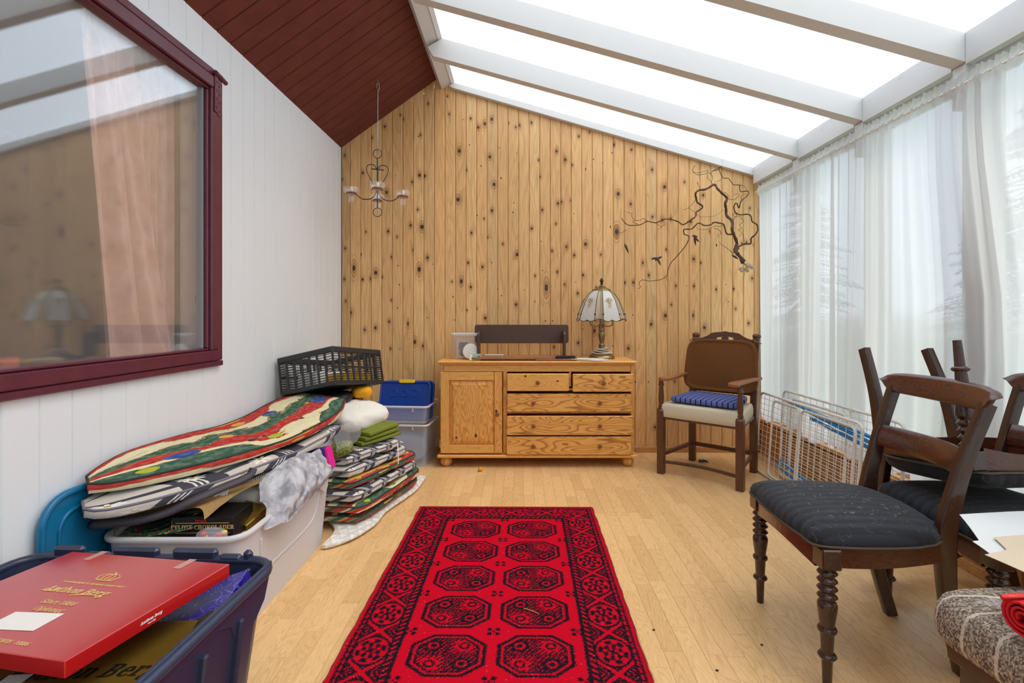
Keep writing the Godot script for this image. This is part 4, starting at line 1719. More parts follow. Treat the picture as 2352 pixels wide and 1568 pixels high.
# ============================ roof ============================================
func build_roof() -> void:
	var rf := structure("roof", "translucent polycarbonate roof on white rafters")
	# ridge board: its underside carries on the slope of the dark ceiling
	var m := mb()
	m.extrude(PackedVector2Array([Vector2(-0.69, 3.055), Vector2(-0.642, 2.97), Vector2(-0.562, 3.0), Vector2(-0.562, 3.12), Vector2(-0.69, 3.12)]), FRONT - BACK, Transform3D(Basis(), Vector3(0, 0, BACK)), 0.0, 0.0)
	put(m, "ridge_board", M.white_beam, rf)
	m = mb()
	m.extrude(PackedVector2Array([Vector2(-0.56, 2.996), Vector2(-0.534, 3.012), Vector2(-0.534, 3.05), Vector2(-0.56, 3.05)]), FRONT - BACK, Transform3D(Basis(), Vector3(0, 0, BACK)))
	put(m, "ridge_batten", M.white_beam, rf)
	# rafters with a splayed upper end
	for z: float in RAFTERS:
		m = mb()
		var p := PackedVector2Array([Vector2(1.921, 2.187), Vector2(1.921, roof_y(1.921) - 0.001), Vector2(-0.533, roof_y(-0.533) - 0.004), Vector2(-0.533, 3.008), Vector2(-0.631, 2.946), Vector2(-0.596, 2.886)])
		m.extrude(p, RAFTER_W, Transform3D(Basis(), Vector3(0, 0, -z - RAFTER_W)), 0.0, 0.0012)
		put(m, "rafter", M.white_beam, rf)
	# edge trim on the back wall
	m = mb()
	var bt := PackedVector2Array([Vector2(1.972, 2.232), Vector2(1.972, roof_y(1.972) - 0.002), Vector2(-0.53, roof_y(-0.53) - 0.006), Vector2(-0.575, 2.985), Vector2(-0.555, 2.965)])
	m.extrude(bt, 0.044, Transform3D(Basis(), Vector3(0, 0, BACK + 0.0005)), 0.0, 0.001)
	put(m, "edge_trim", M.white_beam, rf)
	# boards between the rafters above the curtain, and post heads under the rafters
	var zs := [-BACK - 0.045]
	for z: float in RAFTERS:
		zs.append(z)
	for k in zs.size():
		var za: float = zs[k]
		var zb: float = (zs[k + 1] + RAFTER_W) if k < zs.size() - 1 else -FRONT
		m = mb()
		var len_z := za - zb - 0.003
		m.extrude(PackedVector2Array([Vector2(PLATE_X, 2.185), Vector2(PLATE_X, roof_y(PLATE_X) - 0.001), Vector2(PLATE_X + 0.035, roof_y(PLATE_X + 0.035) - 0.001), Vector2(PLATE_X + 0.035, 2.185)]), len_z, Transform3D(Basis(), Vector3(0, 0, -za + 0.0015)), 0.0, 0.0008)
		put(m, "eave_board", M.white_beam, rf)
	# sheets: two skins and the webs between them
	var edges := [-BACK + 0.02]
	for z: float in RAFTERS:
		edges.append(z + RAFTER_W / 2)
	edges.append(-FRONT)
	var t := 0.010
	for k in edges.size() - 1:
		var za: float = -edges[k]
		var zb: float = -edges[k + 1]
		m = mb()
		for h: float in [0.0, t]:
			m.quad(Vector3(-0.6, roof_y(-0.6) + h, za), Vector3(2.06, roof_y(2.06) + h, za), Vector3(2.06, roof_y(2.06) + h, zb), Vector3(-0.6, roof_y(-0.6) + h, zb), Vector3(0, 1 if h > 0 else -1, 0))
		var so := put(m, "polycarbonate_sheet", M.poly, rf)
		m = mb()
		var n := int((zb - za) / 0.016)
		for i in range(1, n):
			var zz := za + (zb - za) * i / n
			m.quad(Vector3(-0.6, roof_y(-0.6) + 0.0004, zz), Vector3(2.06, roof_y(2.06) + 0.0004, zz), Vector3(2.06, roof_y(2.06) + t - 0.0004, zz), Vector3(-0.6, roof_y(-0.6) + t - 0.0004, zz))
		var ro := put(m, "webs", M.poly_rib, so)
		ro.set_meta("kind", "stuff")
	# small screw hooks in the eave boards
	for s: Vector2 in [Vector2(2066, 177), Vector2(1887, 292)]:
		var zz := (PLATE_X - 0.004) * FOC / (s.x - PX)
		var p := at(s.x, s.y, zz)
		m = mb()
		var pts := [p + Vector3(0.004, 0, 0), p + Vector3(-0.006, 0, 0)]
		for i in 9:
			var a := PI * 0.5 - i * PI * 1.6 / 8
			pts.append(p + Vector3(-0.010, 0.007 * sin(a) - 0.007, 0.007 * cos(a)))
		m.tube(pts, 0.0014, 6)
		var o := put(m, "screw_hook", M.white_coat)
		tag(o, "small white open screw hook on the eave board, " + ("nearer the viewer" if s.x > 2000 else "nearer the pine wall"), "hook", "screw hooks on the eave")


# ============================ right side ======================================
func build_right_side() -> void:
	var wr := structure("wall_right", "low pine board wall under the curtained windows")
	var m := mb()
	m.box(Vector3(RIGHT + 0.07, 0.135, (BACK + FRONT) / 2), Vector3(0.1, 0.27, FRONT - BACK))
	put(m, "wall_core", M.inner_wall, wr)
	var turn := Basis(Vector3(0, 0, 1), Vector3.UP, Vector3(-1, 0, 0))
	var z := BACK
	var k := 0
	while z < FRONT:
		var zb := minf(z + 0.0875, FRONT)
		var mm := board(z, zb, 0.0, 0.272, 0.272, 0.005, 0.0045)
		for i in mm.u.size():
			mm.u[i] += Vector2(k * 0.37, k * 0.21)
		var o := put(mm, "plank", M.pine_dado, wr)
		o.transform = Transform3D(turn, Vector3(RIGHT, 0, 0))
		z += 0.0875
		k += 1
	m = mb()
	m.box(Vector3(RIGHT + 0.03, 0.285, (BACK + FRONT) / 2), Vector3(0.17, 0.026, FRONT - BACK - 0.01), 0.004)
	put(m, "sill_board", M.pine_dado, wr)
	m = mb()
	m.box(Vector3(RIGHT - 0.011, 0.225, (BACK + FRONT) / 2), Vector3(0.02, 0.05, FRONT - BACK - 0.01), 0.004)
	put(m, "sill_apron", M.pine_dado, wr)
	m = mb()
	m.box(Vector3(RIGHT - 0.008, 0.024, (BACK + FRONT) / 2), Vector3(0.016, 0.048, FRONT - BACK - 0.04), 0.003)
	var so := put(m, "baseboard_right", M.pine_dado)
	so.set_meta("kind", "structure")
	so.set_meta("label", "low pine skirting board under the curtains")
	# posts and windows
	var zs := [-BACK]
	for q: float in RAFTERS:
		zs.append(q)
	zs.append(-FRONT)
	for i in range(1, zs.size() - 1):
		m = mb()
		m.box(Vector3(PLATE_X + 0.0565, 2.1, -zs[i] - RAFTER_W / 2), Vector3(0.107, 0.18, RAFTER_W - 0.004), 0.001)
		m.box(Vector3(RIGHT + 0.01, 1.154, -zs[i] - RAFTER_W / 2), Vector3(0.04, 1.708, RAFTER_W - 0.004), 0.001)
		put(m, "post", M.white_beam, wr)
	for i in zs.size() - 1:
		var wn := structure("window_%d" % (i + 2), "white framed window behind the net curtain")
		var za: float = -zs[i] + (0.0 if i == 0 else 0.001)
		var zb: float = -zs[i + 1] - (RAFTER_W + 0.001 if i < zs.size() - 2 else 0.0)
		var xx := RIGHT + 0.025
		for y: float in [0.32, 2.155]:
			m = mb()
			m.box(Vector3(xx, y, (za + zb) / 2), Vector3(0.045, 0.05, zb - za), 0.002)
			put(m, "rail", M.white_beam, wn)
		for q: float in [za + 0.022, zb - 0.022]:
			m = mb()
			m.box(Vector3(xx, 1.2375, q), Vector3(0.045, 1.783, 0.044), 0.002)
			put(m, "stile", M.white_beam, wn)
		m = mb()
		m.box(Vector3(xx, 1.2375, (za + zb) / 2), Vector3(0.006, 1.783, zb - za - 0.09))
		put(m, "pane", M.glass, wn)
	m = mb()
	m.box(Vector3(RIGHT + 0.02, 2.235, (BACK + FRONT) / 2), Vector3(0.09, 0.1, FRONT - BACK))
	put(m, "head_beam", M.white_beam, wr)
	# net curtains on a rod
	net_curtain(3.86, 2.93, 1, "white net curtain at the pine wall, behind the wire racks")
	net_curtain(2.955, 1.985, 2, "white net curtain in the middle, behind the stacked dark chairs")
	net_curtain(2.02, 0.35, 3, "white net curtain at the right edge of the view, nearest the viewer")
	m = mb()
	m.tube([Vector3(1.862, 2.092, -3.9), Vector3(1.862, 2.092, 0.0)], 0.006, 8)
	for zz: float in [3.84, 2.0, 0.6]:
		m.tube([Vector3(1.862, 2.092, -zz), Vector3(1.893, 2.11, -zz)], 0.004, 6)
	var rod := put(m, "curtain_rod", M.white_coat)
	tag(rod, "thin white curtain rod running through the gathered curtain heading", "curtain rod")


func net_curtain(za: float, zb: float, kind: int, label: String) -> void:
	var r := RandomNumberGenerator.new()
	r.seed = 300 + kind
	var n := int((za - zb) * 120)
	var ph := []
	for k in 8:
		ph.append(r.randf() * TAU)
	var ys := [0.335, 0.6, 0.9, 1.2, 1.5, 1.75, 1.92, 2.01, 2.05, 2.072, 2.08, 2.09, 2.1, 2.11, 2.118, 2.14]
	var rows := []
	for i in ys.size():
		var y: float = ys[i]
		var row := PackedVector3Array()
		var s := clampf((2.08 - y) / 1.75, 0, 1)
		for j in n + 1:
			var q := float(j) / n
			var z := lerpf(za, zb, q)
			var fold := 0.0
			fold += 0.020 * s * sin(q * (za - zb) * 24.0 + ph[0] + s * 0.7)
			fold += 0.013 * (0.3 + 0.7 * s) * sin(q * (za - zb) * 47.0 + ph[1] - s * 0.5)
			fold += 0.007 * sin(q * (za - zb) * 83.0 + ph[2])
			fold += 0.005 * (1.0 - s) * sin(q * (za - zb) * 160.0 + ph[3])
			# the hems of two panels hang doubled and deep
			var hem := exp(-pow((q - 1.0) * (za - zb) / 0.06, 2.0)) + exp(-pow(q * (za - zb) / 0.05, 2.0))
			fold -= hem * 0.02 * s
			var x := 1.868 - fold - 0.012 * s - (0.014 * s if kind == 2 else 0.0)
			if y > 2.065:
				# gathered casing round the rod, ruffle above
				var b := 0.006 * sin(q * (za - zb) * 210.0 + ph[4]) + 0.004 * sin(q * (za - zb) * 97.0 + ph[5])
				var bulge := 0.012 * sin(PI * clampf((y - 2.065) / 0.05, 0, 1))
				x = 1.868 - b * 0.6 - bulge
				row.append(Vector3(x, y + (b * 0.9 if y > 2.1 else b * 0.3) + 0.006 * sin(z * 3.0), -z))
			else:
				var yy := y
				if i == 0:
					yy += 0.012 * sin(q * (za - zb) * 9.0 + ph[6]) - 0.008 * sin(q * 40.0)
				var push := 0.092 * smoothstep(0.2, 0.7, y) * smoothstep(2.0, 1.0, y) * smoothstep(0.9, 1.5, z) * smoothstep(2.7, 1.95, z)
				row.append(Vector3(minf(x + push, 1.965), yy, -z + 0.01 * s * sin(q * (za - zb) * 24.0 + ph[0] + 1.4)))
		rows.append(row)
	var m := mb()
	m.grid(rows)
	var o := put(m, "net_curtain", M.net)
	tag(o, label, "curtain", "white net curtains")


# ============================ outside =========================================
func build_outside() -> void:
	var m := mb()
	m.quad(Vector3(2.1, -0.3, -30), Vector3(40, -0.3, -30), Vector3(40, -0.3, 20), Vector3(2.1, -0.3, 20), Vector3.UP)
	var g := put(m, "ground", M.lawn)
	g.set_meta("kind", "structure")
	g.set_meta("label", "lawn outside the windows")
	var r := RandomNumberGenerator.new()
	r.seed = 401
	var spots := [Vector3(6.4, -0.3, -11.0), Vector3(7.6, -0.3, -7.2), Vector3(5.3, -0.3, -3.9), Vector3(9.6, -0.3, -2.6), Vector3(11.0, -0.3, -11.4)]
	var names_ := ["farthest from the viewer", "second from the pine wall side", "closest to the glass", "nearest the viewer", "standing behind the others"]
	for i in spots.size():
		var o := thing("spruce_tree", "grey-green spruce tree outside, %s, veiled by the net curtain" % names_[i], "tree", spots[i], 0.0, "trees outside")
		m = mb()
		m.tube([Vector3.ZERO, Vector3(0.03, 2.6, 0), Vector3(0, 5.0, 0.02)], [0.14, 0.09, 0.02], 8)
		put(m, "trunk", M.bark_tree, o)
		m = mb()
		for k in 150:
			var h := r.randf_range(0.5, 4.8)
			var a := r.randf() * TAU
			var le := (5.2 - h) * 0.36 * r.randf_range(0.6, 1.1)
			var d := Vector3(cos(a), -0.25, sin(a)) * le
			var p := Vector3(0, h, 0)
			m.tube([p, p + d * 0.5 + Vector3(0, 0.05, 0), p + d], [0.014, 0.01, 0.003], 4, false)
			for q in 7:
				var s := 0.25 + 0.75 * q / 7.0
				var c := p + d * s
				var side := Vector3(-sin(a), 0, cos(a)) * 0.16 * (1.2 - s)
				var drop := Vector3(cos(a) * 0.1, -0.09, sin(a) * 0.1)
				m.tri(c, c + side + drop, c + drop * 0.4 + d * 0.08, Vector3.UP, Vector3.UP, Vector3.UP)
				m.tri(c, c - side + drop, c + drop * 0.4 + d * 0.08, Vector3.UP, Vector3.UP, Vector3.UP)
		var fo := put(m, "foliage", M.spruce, o)


# ============================ rug =============================================
func build_rug() -> void:
	var o := thing("runner_rug", "red and black wool runner rug with two columns of octagons", "rug", Vector3(-0.0822, 0, -2.857), deg_to_rad(-0.6))
	var th := 0.011
	var nx := 40
	var nz := 78
	var rows := []
	var uv := []
	var n := FastNoiseLite.new()
	n.seed = 501
	n.frequency = 9.0
	for i in nz + 1:
		var row := PackedVector3Array()
		var ru := PackedVector2Array()
		for j in nx + 1:
			var x := (float(j) / nx - 0.5) * RUG_W
			var z := float(i) / nz * RUG_L
			var e := minf(minf(RUG_W / 2 - absf(x), z), RUG_L - z)
			var wob := n.get_noise_2d(x * 0.1 if j > 0 and j < nx else 3.0, z) * 0.006
			row.append(Vector3(x + (wob if j == 0 or j == nx else 0.0), (th if e > 0.004 else 0.006) + n.get_noise_2d(x, z) * 0.0009, z))
			ru.append(Vector2(float(j) / nx, float(i) / nz))
		rows.append(row)
		uv.append(ru)
	var m := mb()
	m.grid(rows, false, false, uv, 1.0)
	put(m, "pile", M.rug, o)
	m = mb()
	var rim := []
	for j in range(0, nx + 1):
		rim.append(rows[0][j])
	for i in range(1, nz + 1):
		rim.append(rows[i][nx])
	for j in range(1, nx + 1):
		rim.append(rows[nz][nx - j])
	for i in range(1, nz):
		rim.append(rows[nz - i][0])
	for k in rim.size():
		rim[k] = Vector3(rim[k].x, 0.0052, rim[k].z)
	m.tube(rim, 0.0048, 6, false, true)
	put(m, "edge_binding", M.rug_edge, o)


# ============================ chest ===========================================
func build_chest() -> void:
	var o := thing("pine_chest", "varnished pine sideboard with one panelled door and five drawers", "sideboard", Vector3(0.125, 0, -3.632))
	# local: x across, z = 0 at the front of the carcass, back at -0.385
	var hw := 0.712
	var d := 0.375
	var add := func(called: String, c: Vector3, s: Vector3, mat: Material, bev := 0.002, par: Node3D = null) -> MeshInstance3D:
		var m := mb()
		m.uo = Vector2(rng.randf() * 0.7, rng.randf() * 0.7)
		m.box(c, s, bev)
		return put(m, called, mat, par if par else o)
	add.call("side_panel", Vector3(-hw + 0.01, 0.425, -d / 2), Vector3(0.02, 0.65, d), M.pine)
	add.call("side_panel", Vector3(hw - 0.01, 0.425, -d / 2), Vector3(0.02, 0.65, d), M.pine)
	add.call("back_panel", Vector3(0, 0.425, -d + 0.006), Vector3(hw * 2 - 0.044, 0.648, 0.008), M.pine_calm)
	# worktop with a moulded edge
	var m := mb()
	m.box(Vector3(0, 0.7655, -d / 2 + 0.004), Vector3(hw * 2 + 0.02, 0.028, d - 0.006), 0.001)
	m.box(Vector3(0, 0.7755, -d / 2 + 0.014), Vector3(hw * 2 + 0.042, 0.016, d + 0.028), 0.005)
	put(m, "top", M.pine_calm, o)
	add.call("top_rail", Vector3(0, 0.727, -0.012), Vector3(hw * 2 - 0.044, 0.046, 0.02), M.pine_calm)
	add.call("divider", Vector3(-0.237, 0.404, -0.02), Vector3(0.03, 0.598, 0.03), M.pine)
	add.call("drawer_rail", Vector3(0.235, 0.5715, -0.02), Vector3(0.91, 0.014, 0.03), M.pine)
	add.call("drawer_rail", Vector3(0.235, 0.406, -0.02), Vector3(0.91, 0.022, 0.03), M.pine)
	add.call("drawer_rail", Vector3(0.235, 0.256, -0.02), Vector3(0.91, 0.012, 0.03), M.pine)
	add.call("drawer_divider", Vector3(0.243, 0.648, -0.02), Vector3(0.016, 0.11, 0.03), M.pine)
	add.call("plinth", Vector3(0, 0.0835, -d / 2 + 0.012), Vector3(hw * 2 + 0.05, 0.022, d + 0.024), M.pine_calm, 0.006)
	add.call("base_board", Vector3(0, 0.1, -d / 2), Vector3(hw * 2 - 0.044, 0.01, d - 0.02), M.pine_calm)
	for p: Vector2 in [Vector2(-hw + 0.035, -0.04), Vector2(hw - 0.035, -0.04), Vector2(-hw + 0.035, -d + 0.05), Vector2(hw - 0.035, -d + 0.05)]:
		m = mb()
		m.lathe([Vector2(0, 0), Vector2(0.02, 0), Vector2(0.036, 0.012), Vector2(0.044, 0.03), Vector2(0.0445, 0.032), Vector2(0.0425, 0.034), Vector2(0.044, 0.037), Vector2(0.038, 0.056), Vector2(0.024, 0.068), Vector2(0.024, 0.073)], 24, Transform3D(Basis(), Vector3(p.x, 0, p.y)))
		put(m, "foot", M.pine, o)
	# door: stiles, rails, raised panel
	var door := Node3D.new()
	door.name = "door"
	o.add_child(door)
	var dx0 := -hw + 0.0
	var dx1 := -0.258
	var dy0 := 0.106
	var dy1 := 0.702
	var zf := 0.012
	add.call("stile", Vector3(dx0 + 0.031, (dy0 + dy1) / 2, zf - 0.008), Vector3(0.062, dy1 - dy0, 0.02), M.pine_calm, 0.003, door)
	add.call("stile", Vector3(dx1 - 0.029, (dy0 + dy1) / 2, zf - 0.008), Vector3(0.058, dy1 - dy0, 0.02), M.pine, 0.003, door)
	add.call("rail", Vector3((dx0 + dx1) / 2, dy1 - 0.03, zf - 0.008), Vector3(dx1 - dx0 - 0.122, 0.06, 0.02), M.pine_calm, 0.003, door)
	add.call("rail", Vector3((dx0 + dx1) / 2, dy0 + 0.03, zf - 0.008), Vector3(dx1 - dx0 - 0.122, 0.06, 0.02), M.pine_calm, 0.003, door)
	m = mb()
	m.uo = Vector2(0.31, 0.12)
	var pw := (dx1 - dx0 - 0.122) / 2
	var ph := (dy1 - dy0 - 0.118) / 2
	var pc := Vector3((dx0 + dx1) / 2 + 0.002, (dy0 + dy1) / 2, zf - 0.006)
	var o4 := []
	var i4 := []
	for k: Vector2 in [Vector2(-1, -1), Vector2(1, -1), Vector2(1, 1), Vector2(-1, 1)]:
		o4.append(pc + Vector3(k.x * pw, k.y * ph, -0.008))
		i4.append(pc + Vector3(k.x * (pw - 0.034), k.y * (ph - 0.034), 0.008))
	for k in 4:
		var w := []
		for p: Vector3 in [o4[k], o4[(k + 1) % 4], i4[(k + 1) % 4], i4[k]]:
			w.append(Vector2(p.y, p.x))
		m.quad(o4[k], o4[(k + 1) % 4], i4[(k + 1) % 4], i4[k], Vector3(0, 0, 1), w)
	var wq := []
	for p: Vector3 in i4:
		wq.append(Vector2(p.y, p.x))
	m.quad(i4[0] + Vector3(0, 0, 0.002), i4[1] + Vector3(0, 0, 0.002), i4[2] + Vector3(0, 0, 0.002), i4[3] + Vector3(0, 0, 0.002), Vector3(0, 0, 1), wq)
	for k in 4:
		m.quad(i4[k], i4[(k + 1) % 4], i4[(k + 1) % 4] + Vector3(0, 0, 0.002), i4[k] + Vector3(0, 0, 0.002))
	put(m, "raised_panel", M.pine, door)
	var turned := [Vector2(0.006, 0), Vector2(0.0065, 0.006), Vector2(0.011, 0.013), Vector2(0.0155, 0.019), Vector2(0.0155, 0.024), Vector2(0.0135, 0.0265), Vector2(0, 0.0275)]
	var facing := Basis(Vector3.RIGHT, PI / 2)
	var knob := func(p: Vector3, par: Node3D) -> void:
		var k := mb()
		k.uo = Vector2(0.3, 0.2)
		k.lathe(turned, 18, Transform3D(facing, p))
		put(k, "knob", M.knob, par)
	knob.call(Vector3(dx1 - 0.036, 0.394, zf + 0.002), door)
	for y: float in [0.615, 0.175]:
		m = mb()
		m.tube([Vector3(dx0 - 0.004, y - 0.03, 0.004), Vector3(dx0 - 0.004, y + 0.03, 0.004)], 0.0055, 8)
		m.tube([Vector3(dx0 - 0.004, y - 0.001, 0.004), Vector3(dx0 - 0.004, y + 0.001, 0.004)], 0.0062, 8)
		put(m, "hinge", M.steel, door)
	# knots where the photograph shows them on door and drawers
	var knot := func(p: Vector3, rx: float, ry: float, par: Node3D) -> void:
		var k := mb()
		var pts := PackedVector2Array()
		for i in 14:
			var a := TAU * i / 14
			pts.append(Vector2(rx * cos(a) * (1.0 + 0.1 * sin(3 * a)), ry * sin(a)))
		k.extrude(pts, 0.0006, Transform3D(Basis(), p))
		put(k, "knot", M.knot, par)
	# drawers pulled out by different amounts
	var drawer := func(x0: float, x1: float, y0: float, y1: float, out: float, mat: Material, knobs: Array, off: Vector2) -> Node3D:
		var dr := Node3D.new()
		dr.name = "drawer"
		o.add_child(dr, true)
		var f := mb()
		f.uo = off
		f.box(Vector3((x0 + x1) / 2, (y0 + y1) / 2, out + 0.003), Vector3(x1 - x0, y1 - y0, 0.018), 0.005)
		put(f, "drawer_front", mat, dr)
		f = mb()
		f.box(Vector3((x0 + x1) / 2, (y0 + y1) / 2 - 0.004, out - 0.16), Vector3(x1 - x0 - 0.03, y1 - y0 - 0.02, 0.3), 0.002)
		put(f, "drawer_box", M.pine_calm, dr)
		for kx: float in knobs:
			knob.call(Vector3(kx, (y0 + y1) / 2, out + 0.012), dr)
		return dr
	var kl := -0.03
	var kr := 0.455
	var d1: Node3D = drawer.call(-0.222, 0.231, 0.566, 0.694, 0.024, M.pine_calm, [0.002], Vector2(0.2, 0.55))
	knot.call(Vector3(-0.088, 0.676, 0.0361), 0.008, 0.008, d1)
	knot.call(Vector3(0.148, 0.64, 0.0361), 0.009, 0.006, d1)
	drawer.call(0.258, 0.704, 0.562, 0.692, 0.03, M.pine_fig, [0.482], Vector2(0.05, 0.3))
	drawer.call(-0.222, 0.694, 0.412, 0.546, 0.016, M.pine_fig, [kl, kr], Vector2(0.45, 0.71))
	drawer.call(-0.224, 0.7, 0.243, 0.384, 0.022, M.pine_fig, [kl, kr], Vector2(0.85, 0.13))
	drawer.call(-0.226, 0.692, 0.098, 0.232, 0.018, M.pine_fig, [kl, kr], Vector2(0.22, 0.93))
	knot.call(Vector3(-0.595, 0.222, zf + 0.0046), 0.007, 0.01, door)
	knot.call(Vector3(-0.452, 0.236, zf + 0.0046), 0.009, 0.012, door)
	knot.call(Vector3(-0.301, 0.414, zf + 0.0022), 0.008, 0.012, door)


# ============================ things on the chest =============================
func build_on_chest() -> void:
	var ty := 0.7842
	# --- clear bucket with its contents ---
	var b := thing("plastic_box", "clear plastic box with a white lid holding dark odds and ends", "box", Vector3(-0.425, ty, -3.84))
	var m := mb()
	tub_wall(m, Vector2(0.17, 0.13), Vector2(0.196, 0.152), 0.185, 0.002, 0.02)
	put(m, "body", M.clear_thin, b)
	m = mb()
	m.extrude(round_rect(0.212, 0.166, 0.022), 0.012, Transform3D(Basis(Vector3.RIGHT, -PI / 2), Vector3(0, 0.186, 0)), 0.6, 0.002)
	m.extrude(round_rect(0.206, 0.16, 0.022), 0.008, Transform3D(Basis(Vector3.RIGHT, -PI / 2), Vector3(0, 0.178, 0)), 0.6)
	put(m, "lid", M.frosted, b)
	var r := RandomNumberGenerator.new()
	r.seed = 601
	var coil := thing("cable_coil", "dark grey coiled cable inside the clear plastic box", "cable", Vector3(-0.435, ty + 0.004, -3.85))
	m = mb()
	for k in 5:
		var ring := []
		var c := Vector3(r.randf_range(-0.012, 0.012), 0.028 + k * 0.016, r.randf_range(-0.01, 0.01))
		var ax := r.randf_range(-0.3, 0.3)
		for i in 16:
			var a := TAU * i / 16
			ring.append(c + Vector3(0.042 * cos(a), 0.018 * sin(a + ax), 0.034 * sin(a)))
		m.tube(ring, 0.008, 6, false, true)
	m.box(Vector3(-0.01, 0.105, -0.01), Vector3(0.07, 0.03, 0.05), 0.008, Basis(Vector3.UP, 0.4))
	put(m, "coil", plain(c8(52, 54, 60), 0.6), coil)
	# round white dotted disc leaning in front
	var dd := thing("shower_rose", "round white disc with a dotted face leaning on the plastic box", "shower head", Vector3(-0.378, ty, -3.742))
	m = mb()
	var lean := Basis(Vector3.RIGHT, PI / 2 - 0.16)
	var cen := Vector3(0, 0.062, 0)
	m.lathe([Vector2(0, -0.008), Vector2(0.054, -0.008), Vector2(0.06, -0.003), Vector2(0.06, 0.004), Vector2(0.056, 0.008), Vector2(0, 0.008)], 28, Transform3D(lean, cen))
	put(m, "disc", M.white_coat, dd)
	m = mb()
	for ring: Array in [[1, 0.0], [6, 0.016], [12, 0.031], [16, 0.045]]:
		for i: int in ring[0]:
			var a: float = TAU * i / ring[0]
			m.ball(cen + lean * Vector3(ring[1] * cos(a), 0.0085, ring[1] * sin(a)), Vector3.ONE * 0.0032, 4, 6)
	put(m, "nubs", M.white_paint, dd)
	# small green and white carton
	var cn := thing("small_carton", "small green and white carton in front of the white disc", "carton", Vector3(-0.338, ty, -3.674), 0.12)
	m = mb()
	m.box(Vector3(0, 0.024, 0), Vector3(0.085, 0.046, 0.03), 0.001)
	put(m, "carton", M.mint, cn)
	m = mb()
	m.box(Vector3(-0.03, 0.024, 0.0152), Vector3(0.022, 0.042, 0.0006))
	put(m, "white_end", M.white_print, cn)
	letters(cn, "lettering", "M", Vector3(0.028, 0.028, 0.0156), Vector3.RIGHT, Vector3.UP, 0.016, plain(c8(20, 92, 70), 0.6), false, 0, true)
	# --- dark wall shelf taken down ---
	var s := thing("wall_shelf", "dark brown wooden wall shelf lying on the sideboard", "shelf", Vector3(0.0, ty, -3.78))
	m = mb()
	m.uo = Vector2(0.2, 0.1)
	var sh := PackedVector2Array()
	for q: Vector2 in round_rect(0.735, 0.145, 0.018):
		sh.append(q)
	m.extrude(sh, 0.016, Transform3D(Basis(), Vector3(0.01, 0.190, -0.085)), 0.6, 0.001)
	put(m, "back_board", M.walnut, s)
	m = mb()
	var fl := PackedVector2Array()
	for q: Vector2 in round_rect(0.80, 0.2, 0.03):
		fl.append(q)
	m.extrude(fl, 0.016, Transform3D(Basis(Vector3.RIGHT, -PI / 2), Vector3(0.024, 0.008, 0.03)), 0.6, 0.001)
	put(m, "shelf_board", M.walnut_edge, s)
	for q: Array in [[-0.31, 0.0], [0.345, 0.0]]:
		m = mb()
		var side := PackedVector2Array([Vector2(-0.068, 0.0245), Vector2(0.06, 0.0245), Vector2(0.06, 0.19), Vector2(0.046, 0.206), Vector2(-0.02, 0.212), Vector2(-0.068, 0.212)])
		m.extrude(side, 0.017, Transform3D(Basis(Vector3(0, 0, 1), Vector3.UP, Vector3(-1, 0, 0)), Vector3(q[0], 0, 0.0)), 0.3, 0.0015)
		put(m, "side_bracket", M.walnut, s)
	# pen on the shelf board
	m = mb()
	m.tube([Vector3(-0.27, ty + 0.030, -3.80), Vector3(-0.155, ty + 0.030, -3.795)], 0.0045, 8)
	m.tube([Vector3(-0.155, ty + 0.030, -3.795), Vector3(-0.128, ty + 0.030, -3.794)], 0.0052, 8)
	var pen := put(m, "ballpoint_pen", plain(c8(222, 222, 226), 0.4))
	tag(pen, "white ballpoint pen lying at the back of the wall shelf", "pen")
	# --- clothes brush ---
	var cb := thing("clothes_brush", "clothes brush with dark bristles and a reddish wooden handle", "brush", Vector3(0.27, ty, -3.648), 0.06)
	m = mb()
	var han := PackedVector2Array([Vector2(-0.16, -0.006), Vector2(-0.12, -0.016), Vector2(-0.06, -0.012), Vector2(0.0, -0.022), Vector2(0.12, -0.024), Vector2(0.15, -0.016), Vector2(0.15, 0.016), Vector2(0.12, 0.024), Vector2(0.0, 0.022), Vector2(-0.06, 0.012), Vector2(-0.12, 0.016), Vector2(-0.16, 0.006)])
	m.extrude(han, 0.014, Transform3D(Basis(Vector3.RIGHT, -PI / 2), Vector3(0, 0.0005, 0)), 0.7, 0.003)
	put(m, "handle", wood(wood_tex(45, c8(150, 78, 52), c8(96, 42, 26), 6.0), 0.4, 0.06, 0.35, 0.4), cb)
	m = mb()
	m.extrude(PackedVector2Array([Vector2(0.0, -0.02), Vector2(0.135, -0.02), Vector2(0.14, 0.0), Vector2(0.135, 0.02), Vector2(0.0, 0.02), Vector2(-0.008, 0)]), 0.02, Transform3D(Basis(Vector3.RIGHT, -PI / 2), Vector3(0, 0.0146, 0)), 0.7, 0.003)
	put(m, "bristles", plain(c8(34, 33, 36), 0.95), cb)
	# --- table lamp ---
	var lp := Vector3(0.635, ty, -3.84)
	var l := thing("table_lamp", "brass table lamp with a domed shade of frosted floral glass", "lamp", lp)
	m = mb()
	m.lathe([Vector2(0, 0), Vector2(0.098, 0), Vector2(0.1, 0.004), Vector2(0.1, 0.014), Vector2(0.092, 0.02), Vector2(0.086, 0.03), Vector2(0.06, 0.042), Vector2(0.045, 0.058), Vector2(0.034, 0.066), Vector2(0.02, 0.074), Vector2(0.02, 0.08)], 28)
	put(m, "base", M.brass, l)
	m = mb()
